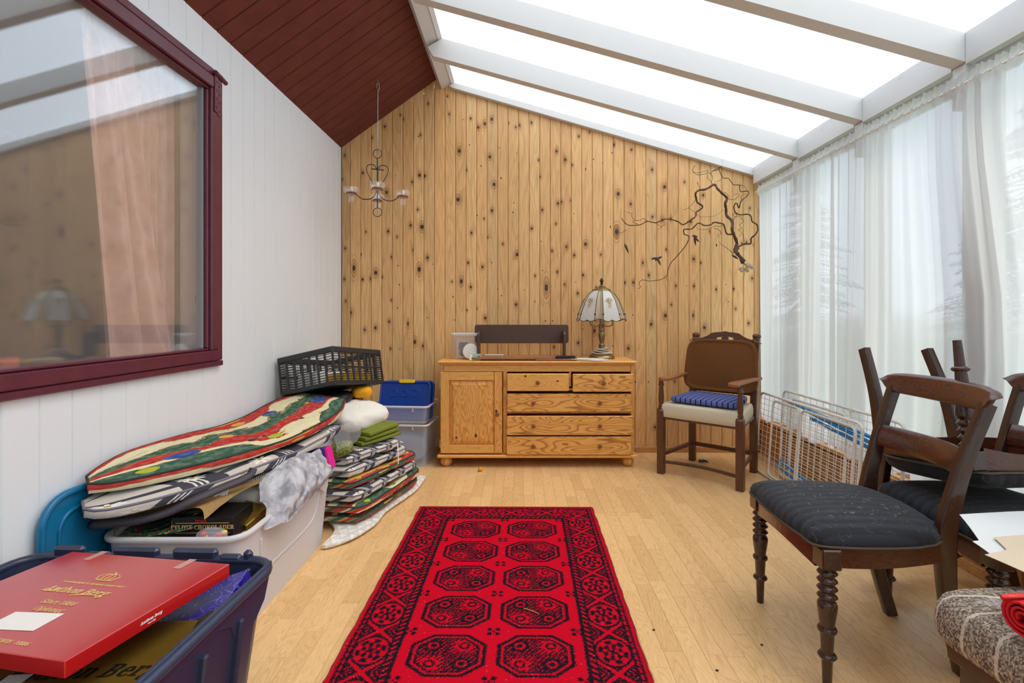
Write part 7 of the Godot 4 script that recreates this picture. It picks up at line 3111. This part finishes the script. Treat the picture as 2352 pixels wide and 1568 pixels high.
	m.box(Vector3(0.0, 0.026, 0.0704), Vector3(0.185, 0.0015, 0.0006))
	m.box(Vector3(0.0, 0.06, 0.0704), Vector3(0.185, 0.0015, 0.0006))
	put(m, "gold_lines", M.gold_print, bk)
	var gc := thing("chocolate_carton", "old gold carton tilted beside the grey cloth in the white tub", "box")
	m = mb()
	var ks := quad_box(m, Vector3(-1.09, 0.398, -1.935), Vector3(-0.985, 0.386, -1.90), Vector3(-0.99, 0.348, -1.80), 0.05, 0.002)
	put(m, "carton", M.gold_card, gc)
	letters(gc, "lettering", "Anthon Berg", Vector3(-1.035, 0.3735, -1.868), ks.x, -ks.z, 0.014, plain(c8(120, 70, 30), 0.5), true, 0.3, true)
	# candy bag
	m = mb()
	m.ball(Vector3.ZERO, Vector3(0.055, 0.03, 0.03), 8, 12)
	var cb := thing("candy_bag", "clear bag of red and yellow sweets at the white tub's front rim", "bag", Vector3(-1.06, 0.362, -1.69))
	put(m, "film", M.clear_plastic, cb)
	var r := RandomNumberGenerator.new()
	r.seed = 901
	for k in 14:
		m = mb()
		m.ball(Vector3(r.randf_range(-0.035, 0.04), r.randf_range(-0.014, 0.012), r.randf_range(-0.014, 0.016)), Vector3(0.012, 0.009, 0.009), 5, 8)
		put(m, "sweet", M.red_plastic if k % 3 else M.yellow, cb)
	# folded gift wrap: a stack of leaves
	var gw := thing("gift_wrap", "folded green and red gift wrap at the white tub's front left", "gift wrap", Vector3(-1.31, 0.338, -1.735), 0.2)
	for k in 6:
		m = mb()
		var rows := []
		var uv := []
		for i in 13:
			var q := i / 12.0
			var row := PackedVector3Array()
			var ru := PackedVector2Array()
			for j in 2:
				row.append(Vector3(-0.08 + 0.25 * q, 0.007 * k + 0.05 * pow(q, 1.3) + 0.008 * sin(q * 5.0 + k), 0.05 - 0.01 * k - j * 0.14))
				ru.append(Vector2(q * 2.0, j * 1.2 + k * 0.3))
			rows.append(row)
			uv.append(ru)
		m.grid(rows, false, false, uv)
		put(m, "leaf", M.giftwrap, gw)
	# burlap with fringed end
	var bu := thing("burlap_cloth", "brown burlap cloth with a fringed end in the white tub", "cloth")
	m = mb()
	drape(m, [[Vector3(-1.405, 0.385, -1.72), Vector3(-1.33, 0.405, -1.72), Vector3(-1.22, 0.425, -1.74), Vector3(-1.13, 0.438, -1.735), Vector3(-1.085, 0.418, -1.69)], [Vector3(-1.40, 0.44, -1.82), Vector3(-1.32, 0.455, -1.84), Vector3(-1.2, 0.455, -1.85), Vector3(-1.12, 0.455, -1.84), Vector3(-1.06, 0.45, -1.83)], [Vector3(-1.39, 0.45, -2.0), Vector3(-1.3, 0.455, -2.0), Vector3(-1.2, 0.455, -2.0), Vector3(-1.1, 0.455, -2.0), Vector3(-1.02, 0.455, -2.0)]], 0.006)
	put(m, "cloth", M.burlap, bu)
	m = mb()
	for k in 22:
		var p := Vector3(-1.407, 0.385 + 0.003 * k, -1.72 - 0.005 * k)
		m.tube([p, p + Vector3(-0.006, -0.02, 0.016), p + Vector3(0.0, -0.035, 0.03 + 0.004 * sin(k * 2.0))], 0.0014, 4)
	put(m, "fringe", M.burlap, bu)
	# white fringed blanket under the cushions
	var wb := thing("fringed_blanket", "white fringed blanket squeezed under the cushions in the white tub", "blanket")
	m = mb()
	pillow(m, Vector3(-1.19, 0.39, -2.17), Vector3(0.19, 0.065, 0.23), 0.5)
	put(m, "blanket", M.white_linen, wb)
	m = mb()
	for k in 34:
		var p := Vector3(-1.12 + 0.0035 * k, 0.447 + 0.0012 * k, -1.93 - 0.007 * k)
		m.tube([p, p + Vector3(0.012, 0.004, 0.014), p + Vector3(0.02, -0.012, 0.026)], 0.0026, 4)
	put(m, "fringe", M.fringe, wb)
	m = mb()
	for k in 22:
		var p := Vector3(-1.22 + 0.006 * k, 0.462 + 0.0004 * k, -1.80 - 0.002 * k)
		m.tube([p, p + Vector3(0.003, -0.006, 0.01), p + Vector3(0.0, -0.02, 0.018 + 0.004 * sin(k * 1.7))], 0.0034, 5)
	put(m, "fringe", M.fringe, wb)
	# zip tape
	m = mb()
	var zt := curve([Vector3(-1.42, 0.405, -1.70), Vector3(-1.43, 0.425, -1.645), Vector3(-1.40, 0.43, -1.625), Vector3(-1.30, 0.428, -1.66), Vector3(-1.22, 0.44, -1.70), Vector3(-1.16, 0.465, -1.735), Vector3(-1.10, 0.485, -1.80), Vector3(-1.04, 0.505, -1.875), Vector3(-1.03, 0.53, -1.90)], 6)
	var rw := []
	for i in zt.size():
		var d: Vector3 = (zt[mini(i + 1, zt.size() - 1)] - zt[maxi(i - 1, 0)]).normalized()
		var sd := d.cross(Vector3(0.2, 0.5, 1)).normalized()
		var nn := d.cross(sd)
		rw.append(PackedVector3Array([zt[i] + sd * 0.015, zt[i] + sd * 0.003 + nn * 0.003, zt[i] - sd * 0.003 + nn * 0.003, zt[i] - sd * 0.015, zt[i] - nn * 0.003]))
	m.grid(rw, false, true)
	var zo := put(m, "zip_tape", M.zip)
	tag(zo, "dark mauve zip tape looping across the front of the white tub", "zip")
	# purple and pink carton standing at the far rim
	var pc := thing("chocolate_carton", "purple carton with a pink end standing at the white tub's far rim", "box", Vector3(-1.01, 0.37, -2.36), deg_to_rad(-8))
	m = mb()
	m.box(Vector3(0, 0.052, 0), Vector3(0.2, 0.1, 0.045), 0.001, Basis(Vector3.BACK, 0.22))
	put(m, "carton", M.purple_card, pc)
	m = mb()
	m.box(Vector3(0.104, 0.0755, 0), Vector3(0.012, 0.1, 0.046), 0.001, Basis(Vector3.BACK, 0.22))
	put(m, "pink_end", M.pink_card, pc)
	var tb := Basis(Vector3.BACK, 0.22)
	for k in 4:
		m = mb()
		m.box(Vector3(0, 0.052, 0) + tb * Vector3(0.02, 0.03 - 0.016 * k, 0.0228), Vector3(0.11 - 0.02 * (k % 2), 0.0035, 0.0005), 0.0, tb)
		put(m, "printed_line", M.white_print, pc)
	# grey marbled cloth hanging over the right rim
	var gd := thing("marbled_cloth", "crumpled grey marbled cloth hanging over the white tub's right rim", "cloth")
	m = mb()
	drape(m, [[Vector3(-1.06, 0.452, -2.02), Vector3(-1.05, 0.46, -2.12), Vector3(-1.04, 0.46, -2.24), Vector3(-1.03, 0.45, -2.36)],
		[Vector3(-1.03, 0.46, -1.94), Vector3(-0.985, 0.5, -2.06), Vector3(-0.975, 0.495, -2.20), Vector3(-0.97, 0.455, -2.38)],
		[Vector3(-0.995, 0.425, -1.875), Vector3(-0.935, 0.465, -2.02), Vector3(-0.925, 0.452, -2.18), Vector3(-0.925, 0.415, -2.40)],
		[Vector3(-0.955, 0.38, -1.83), Vector3(-0.90, 0.40, -1.97), Vector3(-0.895, 0.39, -2.12), Vector3(-0.91, 0.36, -2.38)],
		[Vector3(-0.945, 0.33, -1.80), Vector3(-0.90, 0.32, -1.89), Vector3(-0.90, 0.33, -2.05), Vector3(-0.92, 0.33, -2.30)]], 0.045, 0.8)
	put(m, "cloth", M.marble_cloth, gd)


# soft sheet through rows of points, with creases
func drape(m: MB, rows: Array, crease: float, amount := 1.0) -> void:
	var fine := []
	var cols := []
	for r: Array in rows:
		cols.append(curve(r, 9))
	var nc: int = cols[0].size()
	var by_col := []
	for j in nc:
		var line := []
		for i in rows.size():
			line.append(cols[i][j])
		by_col.append(curve(line, 9))
	var nr: int = by_col[0].size()
	var n := FastNoiseLite.new()
	n.seed = 77 + nc * 3 + nr
	n.frequency = 3.4
	for i in nr:
		var row := PackedVector3Array()
		for j in nc:
			var p: Vector3 = by_col[j][i]
			var k := n.get_noise_2d(p.x * 3.0 + p.y * 1.5, p.z * 2.2 + p.y * 2.0)
			var k2 := absf(n.get_noise_2d(p.z * 3.0 + 9.0, p.y * 3.5 + p.x))
			row.append(p + Vector3(0.6, 0.8, 0.25) * crease * amount * (absf(k) * 1.2 - 0.3 + k2 * 0.5 + 0.42 * absf(sin(p.z * 19.0 + p.y * 26.0 + k * 2.0))))
		fine.append(row)
	m.grid(fine)


func pillow(m: MB, c: Vector3, h: Vector3, ex := 0.6, wrinkle := 0.012, bs := Basis()) -> void:
	var n := FastNoiseLite.new()
	n.seed = int(absf(c.x * 100)) + int(absf(c.z * 1000))
	n.frequency = 3.5
	var rows := []
	for i in 19:
		var a := -PI / 2 + PI * i / 18
		var row := PackedVector3Array()
		for j in 36:
			var t := TAU * j / 36
			var ca := pow(maxf(cos(a), 0.0), ex)
			var p := Vector3(h.x * ca * signf(cos(t)) * pow(absf(cos(t)), ex), h.y * signf(sin(a)) * pow(absf(sin(a)), 0.9), h.z * ca * signf(sin(t)) * pow(absf(sin(t)), ex))
			var k := 1.0 - absf(n.get_noise_3d(p.x * 2.0, p.y * 2.0 + c.y, p.z * 2.0)) * 2.0
			row.append(c + bs * (p + p.normalized() * k * wrinkle))
		rows.append(row)
	m.grid(rows, false, true, [], -1.0)


# ============================ cushions ========================================
func pad(label: String, mat: Material, pipe: Material, la: Array, lb: Array, th: float, tufts: int, group: String, rows := 26) -> Node3D:
	var o := thing("garden_cushion", label, "cushion", Vector3.ZERO, 0.0, group)
	var m := mb()
	var p := mb()
	cushion(m, la, lb, th, rows, 14, 1.0, tufts, p)
	put(m, "padding", mat, o)
	put(p, "piping", pipe, o)
	return o


func build_pile() -> void:
	var m: MB
	var g := "garden cushions on the white tub"
	pad("garden cushion in red, cream and green, topmost on the white tub", M.leafy, M.dark_pipe,
		[Vector3(-1.43, 0.572, -1.622), Vector3(-1.435, 0.592, -1.69), Vector3(-1.432, 0.605, -1.82), Vector3(-1.43, 0.592, -2.15), Vector3(-1.43, 0.575, -2.5), Vector3(-1.425, 0.605, -2.8), Vector3(-1.37, 0.64, -2.98)],
		[Vector3(-1.405, 0.556, -1.60), Vector3(-1.34, 0.55, -1.645), Vector3(-1.24, 0.55, -1.76), Vector3(-1.115, 0.556, -1.94), Vector3(-1.0, 0.57, -2.2), Vector3(-0.95, 0.598, -2.55), Vector3(-1.0, 0.63, -2.8)], 0.07, 2, g, 34)
	pad("warm grey garden cushion with charcoal bands and daisies, under the red and green one", M.daisy, M.grey_pipe,
		[Vector3(-1.425, 0.50, -1.60), Vector3(-1.43, 0.52, -1.8), Vector3(-1.43, 0.52, -2.2), Vector3(-1.43, 0.51, -2.55)],
		[Vector3(-1.40, 0.485, -1.578), Vector3(-1.34, 0.48, -1.585), Vector3(-1.25, 0.482, -1.655), Vector3(-1.14, 0.492, -1.79), Vector3(-1.02, 0.503, -2.05), Vector3(-0.95, 0.515, -2.38), Vector3(-0.935, 0.535, -2.58)], 0.06, 3, g, 34)
	# ---- stack on the floor by the quilt ----
	var q := thing("quilt", "white zigzag quilt lying folded on the floor under the cushion stack", "quilt")
	m = mb()
	var ql := [Vector3(-0.945, 0.017, -2.345), Vector3(-0.95, 0.018, -2.52), Vector3(-1.05, 0.018, -2.7), Vector3(-1.06, 0.018, -3.0), Vector3(-1.02, 0.018, -3.36)]
	var qr := [Vector3(-0.925, 0.017, -2.345), Vector3(-0.83, 0.019, -2.43), Vector3(-0.765, 0.02, -2.6), Vector3(-0.752, 0.02, -2.78), Vector3(-0.66, 0.02, -3.1), Vector3(-0.645, 0.018, -3.36)]
	cushion(m, ql, qr, 0.034, 30, 12, 2.0, 9)
	put(m, "folds", M.quilt, q)
	var gs := "cushion stack on the quilt"
	var defs := [
		["red and lime garden cushion at the very bottom of the floor stack", M.leafy_b, M.dark_pipe, -0.80, -2.56, -0.655, -3.20],
		["red and cream garden cushion, second from the bottom of the floor stack", M.leafy, M.dark_pipe, -0.785, -2.545, -0.64, -3.19],
		["charcoal daisy garden cushion, third from the bottom of the floor stack", M.daisy_b, M.grey_pipe, -0.81, -2.56, -0.655, -3.17],
		["green and red garden cushion, fourth from the bottom of the floor stack", M.leafy_b, M.dark_pipe, -0.845, -2.60, -0.66, -3.16],
		["grey and charcoal garden cushion, second from the top of the floor stack", M.daisy, M.grey_pipe, -0.86, -2.625, -0.70, -3.10],
		["pale grey garden cushion on top of the floor stack, under the olive blanket", M.daisy_b, M.grey_pipe, -0.88, -2.665, -0.725, -3.04]]
	for k in defs.size():
		var d: Array = defs[k]
		var y := 0.066 + k * 0.053
		var rise := 0.012 * k / 5.0
		var mid_x: float = (d[3] + d[5]) / 2 - 0.012
		var mid_z: float = (d[4] + d[6]) / 2 + 0.05
		var lb := [Vector3(d[3] - 0.05, y - 0.004, d[4] + 0.01), Vector3(d[3], y, d[4] - 0.06), Vector3(mid_x, y + rise, mid_z), Vector3(d[5] - 0.01, y + rise, d[6] + 0.08), Vector3(d[5] - 0.04, y + rise, d[6])]
		var la := []
		for p: Vector3 in lb:
			la.append(p + Vector3(-0.26, 0, -0.02))
		la[0] += Vector3(0.05, 0, 0)
		la[4] += Vector3(0.05, 0, 0)
		pad(d[0], d[1], d[2], la, lb, 0.058, 2, gs, 22)
	# strings tied round the stack
	m = mb()
	m.tube(curve([Vector3(-0.80, 0.362, -2.98), Vector3(-0.765, 0.368, -2.96), Vector3(-0.735, 0.352, -2.94), Vector3(-0.72, 0.30, -2.90), Vector3(-0.715, 0.25, -2.88)], 6), 0.0036, 6)
	m.tube(curve([Vector3(-0.79, 0.365, -2.90), Vector3(-0.755, 0.366, -2.95), Vector3(-0.74, 0.355, -2.99), Vector3(-0.715, 0.345, -3.0)], 6), 0.0036, 6)
	var st := put(m, "tie_string", M.fringe)
	tag(st, "white tie string knotted over the cushion stack", "string")
	# olive folded blanket
	var ob := thing("folded_blanket", "olive green wool blanket folded on the cushion stack", "blanket")
	for k in 3:
		m = mb()
		cushion(m, [Vector3(-1.0, 0.385 + k * 0.028, -2.88), Vector3(-1.0, 0.395 + k * 0.028, -3.02), Vector3(-0.98, 0.39 + k * 0.028, -3.16)], [Vector3(-0.90 + 0.02 * k, 0.382 + k * 0.026, -2.80 - 0.01 * k), Vector3(-0.80, 0.39 + k * 0.027, -2.93), Vector3(-0.745 - 0.006 * k, 0.388 + k * 0.027, -3.06)], 0.034, 14, 10, 0.6)
		put(m, "fold", M.olive, ob)
	var lf := thing("floral_pillow", "small olive pillow with pale flowers, wedged beside the cushion stack", "pillow")
	m = mb()
	pillow(m, Vector3(-1.0, 0.375, -2.715), Vector3(0.075, 0.04, 0.06), 0.7, 0.006, Basis(Vector3.BACK, 0.3))
	put(m, "cover", M.lime_floral, lf)


# ============================ corner by the wall ==============================
func build_corner() -> void:
	var m: MB
	# ---- bags holding everything up ----
	var dv := thing("duvet_bag", "white duvet stuffed in a bag behind the white tub", "bag")
	m = mb()
	pillow(m, Vector3(-1.245, 0.245, -3.05), Vector3(0.175, 0.235, 0.34), 0.45, 0.008)
	put(m, "bag", M.white_linen, dv)
	var pw := thing("pillow", "white pillow slumping over the cushion stack beneath the black crate", "pillow")
	m = mb()
	pillow(m, Vector3(-1.0, 0.515, -3.0), Vector3(0.135, 0.065, 0.20), 0.6, 0.012, Basis(Vector3.UP, -0.35) * Basis(Vector3.BACK, -0.22))
	put(m, "cover", M.pillow, pw)
	var pb := thing("plastic_cover", "clear crumpled plastic cover hanging beside the grey cushion", "plastic cover")
	m = mb()
	drape(m, [[Vector3(-1.02, 0.50, -2.64), Vector3(-0.97, 0.52, -2.74), Vector3(-0.93, 0.49, -2.84)], [Vector3(-0.985, 0.44, -2.62), Vector3(-0.935, 0.47, -2.70), Vector3(-0.90, 0.455, -2.78)], [Vector3(-0.965, 0.40, -2.58), Vector3(-0.925, 0.42, -2.62), Vector3(-0.90, 0.425, -2.69)]], 0.012)
	put(m, "film", M.clear_thin, pb)
	var bb := thing("black_bag", "black bag under the black folding crate", "bag")
	m = mb()
	pillow(m, Vector3(-1.22, 0.572, -3.1), Vector3(0.19, 0.056, 0.2), 0.5, 0.01)
	put(m, "bag", M.black_bag, bb)
	var ob := thing("orange_bundle", "orange and black cloth bundle peeping out under the crate", "cloth")
	m = mb()
	pillow(m, Vector3(-1.005, 0.635, -3.12), Vector3(0.06, 0.035, 0.075), 0.6, 0.006, Basis(Vector3.UP, 0.3))
	put(m, "orange_cloth", M.orange_cloth, ob)
	m = mb()
	pillow(m, Vector3(-1.085, 0.622, -2.98), Vector3(0.055, 0.03, 0.07), 0.6, 0.006)
	put(m, "black_cloth", M.black_bag, ob)
	# ---- black folding crate, tipped ----
	var F := Vector3(-1.085, 0.942, -2.83)
	var x := Vector3(-0.355, -0.079, -0.10)      # towards the wall
	var z := Vector3(0.085, -0.067, -0.47)       # away from the viewer
	var xl := x.length()
	var zl := z.length()
	x = x.normalized()
	z = (z - x * z.dot(x)).normalized()
	var y := z.cross(x)
	if y.y < 0:
		y = -y
	var h := 0.222
	var cr := thing("folding_crate", "black plastic folding crate tipped on top of the pile by the wall", "crate")
	var P := func(u: float, v: float, w: float) -> Vector3:   # along x, up from the bottom, along z
		return F + x * u + y * (v - h) + z * w
	# four slotted sides: rails, posts and thin slats
	for sd in 4:
		var n_ := Node3D.new()
		n_.name = "side_panel"
		cr.add_child(n_, true)
		var S := func(s: float, v: float) -> Vector3:
			if sd == 0:
				return P.call(s * xl, v, 0.0)
			if sd == 1:
				return P.call(0.0, v, s * zl)
			if sd == 2:
				return P.call(s * xl, v, zl)
			return P.call(xl, v, s * zl)
		var nrm := z if sd % 2 == 0 else x
		m = mb()
		m.bar(S.call(-0.01, h - 0.016), S.call(1.01, h - 0.016), 0.034, 0.02, 0.004, y)
		m.bar(S.call(-0.01, 0.012), S.call(1.01, 0.012), 0.026, 0.012, 0.003, y)
		put(m, "rail", M.black_plastic, n_)
		if sd % 2 == 1:
			m = mb()
			m.bar(S.call(0.0, h * 0.48), S.call(1.0, h * 0.48), 0.012, 0.014, 0.002, y)
			put(m, "rail", M.black_plastic, n_)
		var posts := 7 if sd % 2 == 0 else 8
		for k in posts + 1:
			m = mb()
			var s := float(k) / posts
			m.bar(S.call(s, 0.012), S.call(s, h - 0.02), 0.012, 0.011, 0.002, nrm.cross(y))
			put(m, "post", M.black_plastic, n_)
		for k in range(1, 12):
			var v := 0.02 + k * 0.0148
			var gap := sd % 2 == 0 and v > 0.125 and v < 0.175
			for part: Array in ([[0.0, 0.3], [0.7, 1.0]] if gap else [[0.0, 1.0]]):
				m = mb()
				m.bar(S.call(part[0], v), S.call(part[1], v), 0.0045, 0.004, 0.0, y)
				put(m, "slat", M.black_plastic, n_)
	m = mb()
	m.box(P.call(xl / 2, 0.004, zl / 2), Vector3(xl - 0.01, 0.006, zl - 0.01), 0.0, Basis(x, y, z))
	put(m, "floor", M.black_plastic, cr)
	# crate contents
	for t: Array in [["yellow_carton", "yellow carton lying inside the black crate", 0.10, 0.05, 0.28, 0.12, 0.07, 0.3, M.yellow], ["white_carton", "white carton inside the black crate, next to the wall", 0.24, 0.06, 0.2, 0.13, 0.1, 0.28, M.paper]]:
		m = mb()
		m.box(P.call(t[2], 0.009 + t[6] / 2, t[4]), Vector3(t[5], t[6], t[7]), 0.002, Basis(x, y, z))
		var co := put(m, t[0], t[8])
		tag(co, t[1], "carton")
	# ---- two clear boxes, a blue lid standing in the upper one ----
	for k in 2:
		var bx := thing("clear_box", ["lower clear plastic storage box beside the sideboard", "upper clear plastic storage box holding blue lids, beside the sideboard"][k], "storage box", Vector3(-0.898, 0.0 if k == 0 else 0.318, -3.80), deg_to_rad(-5), "clear storage boxes")
		var hh := 0.312 if k == 0 else 0.13
		m = mb()
		tub_wall(m, Vector2(0.42, 0.30), Vector2(0.448, 0.325), hh, 0.003, 0.03, 4)
		put(m, "body", M.clear_plastic, bx)
		m = mb()
		var rim := []
		for q: Vector2 in round_rect(0.462, 0.338, 0.034, 5):
			rim.append(Vector3(q.x, hh - 0.004, q.y))
		m.tube(rim, 0.0085, 8, false, true)
		put(m, "rim", M.frosted, bx)
		for sx: float in [-1.0, 1.0]:
			m = mb()
			m.box(Vector3(sx * 0.12, hh - 0.022, 0.168), Vector3(0.008, 0.034, 0.006), 0.001)
			put(m, "rim_rib", M.frosted, bx)
	var lo := thing("folded_cloth", "pale blue cloth showing dimly inside the lower clear box", "cloth", Vector3(-0.90, 0.006, -3.80))
	m = mb()
	pillow(m, Vector3(0, 0.11, 0), Vector3(0.18, 0.10, 0.12), 0.4, 0.008)
	put(m, "cloth", plain(c8(146, 160, 190), 0.9), lo)
	for k in 2:
		var tilt := Basis(Vector3.UP, deg_to_rad(-5)) * Basis(Vector3.RIGHT, deg_to_rad(-15 - 2 * k))
		var lid := thing("blue_lid", ["blue box lid with yellow clip standing in front in the upper clear box", "blue box lid standing behind the other one in the upper clear box"][k], "lid", Vector3(-0.888 + 0.02 * k, 0.328, -3.735 - 0.034 * k), 0.0, "blue lids")
		m = mb()
		var lt := Transform3D(tilt, tilt * Vector3(0, 0.145, 0))
		m.extrude(round_rect(0.39, 0.285, 0.03, 5), 0.005, lt, 0.5, 0.001)
		var ring := []
		for q: Vector2 in round_rect(0.384, 0.28, 0.03, 5):
			ring.append(lt * Vector3(q.x, q.y, 0.007))
		m.tube(ring, 0.009, 8, false, true)
		put(m, "panel", M.royal, lid)
		if k == 0:
			for i in 3:
				m = mb()
				var pts := []
				for j in 16:
					var a := TAU * j / 16
					pts.append(lt * Vector3(-0.09 + 0.085 * i + 0.026 * cos(a), 0.055 + 0.026 * sin(a), 0.006))
				m.tube(pts, 0.004, 6, false, true)
				put(m, "round_recess", M.royal, lid)
			m = mb()
			m.extrude(round_rect(0.125, 0.026, 0.01, 4), 0.02, lt * Transform3D(Basis(), Vector3(0.01, 0.145, 0.0)), 0.5, 0.003)
			put(m, "clip", M.yellow, lid)


# ============================ small litter ====================================
func build_litter() -> void:
	var m := mb()
	m.ball(Vector3(0, 0.0165, 0), Vector3(0.017, 0.0165, 0.016), 8, 12)
	var o := thing("wooden_bead", "small chipped golden ball on the floor under the sideboard front", "ball", Vector3(-0.286, 0, -3.53))
	put(m, "ball", M.orange_cloth, o)
	m = mb()
	m.tube(curve([Vector3(-0.38, 0.0012, -3.42), Vector3(-0.32, 0.0012, -3.455), Vector3(-0.26, 0.0012, -3.45), Vector3(-0.21, 0.0012, -3.40), Vector3(-0.235, 0.0012, -3.375)], 6), 0.0011, 4)
	var th := put(m, "loose_thread", M.fringe)
	tag(th, "pale loose thread on the floor before the sideboard", "thread")
	m = mb()
	m.tube(curve([Vector3(0.012, 0.0135, -1.86), Vector3(0.03, 0.0145, -1.85), Vector3(0.055, 0.014, -1.835), Vector3(0.068, 0.0135, -1.825)], 4), 0.0014, 4)
	var tw := put(m, "straw", plain(c8(214, 176, 92), 0.8))
	tag(tw, "single yellow straw lying on the red rug", "straw")
	# dark shrivelled leaf under the armchair
	var lf := thing("dry_leaf", "dark shrivelled leaf on the floor under the armchair", "leaf", Vector3(1.39, 0.001, -3.76))
	var r := RandomNumberGenerator.new()
	r.seed = 951
	for k in 7:
		m = mb()
		var a := k * 0.9
		var d := Vector3(cos(a), 0.1, sin(a)) * r.randf_range(0.03, 0.06)
		m.tube([Vector3(0, 0.006, 0), d * 0.5 + Vector3(0, 0.008, 0), d], [0.003, 0.006, 0.001], 5)
		put(m, "leaf_blade", plain(c8(58, 66, 80), 0.8), lf)
	# specks on the floor
	var where := ["closest to the rug", "nearest the viewer", "closest to the chair leg"]
	for p: Vector3 in [Vector3(0.475, 0.001, -1.75), Vector3(0.62, 0.001, -1.55), Vector3(0.82, 0.001, -1.67)]:
		m = mb()
		m.ball(Vector3.ZERO, Vector3(0.005, 0.0022, 0.0035), 4, 6)
		for k in 4:
			m.tube([Vector3.ZERO, Vector3(0.007 * cos(k * 1.6), 0.0005, 0.006 * sin(k * 1.6))], 0.0005, 3)
		var s := put(m, "dust_speck", M.fly)
		s.position = p + Vector3(0, 0.0014, 0)
		tag(s, "tiny dark speck of fluff on the laminate, " + where.pop_front(), "speck", "specks on the floor")
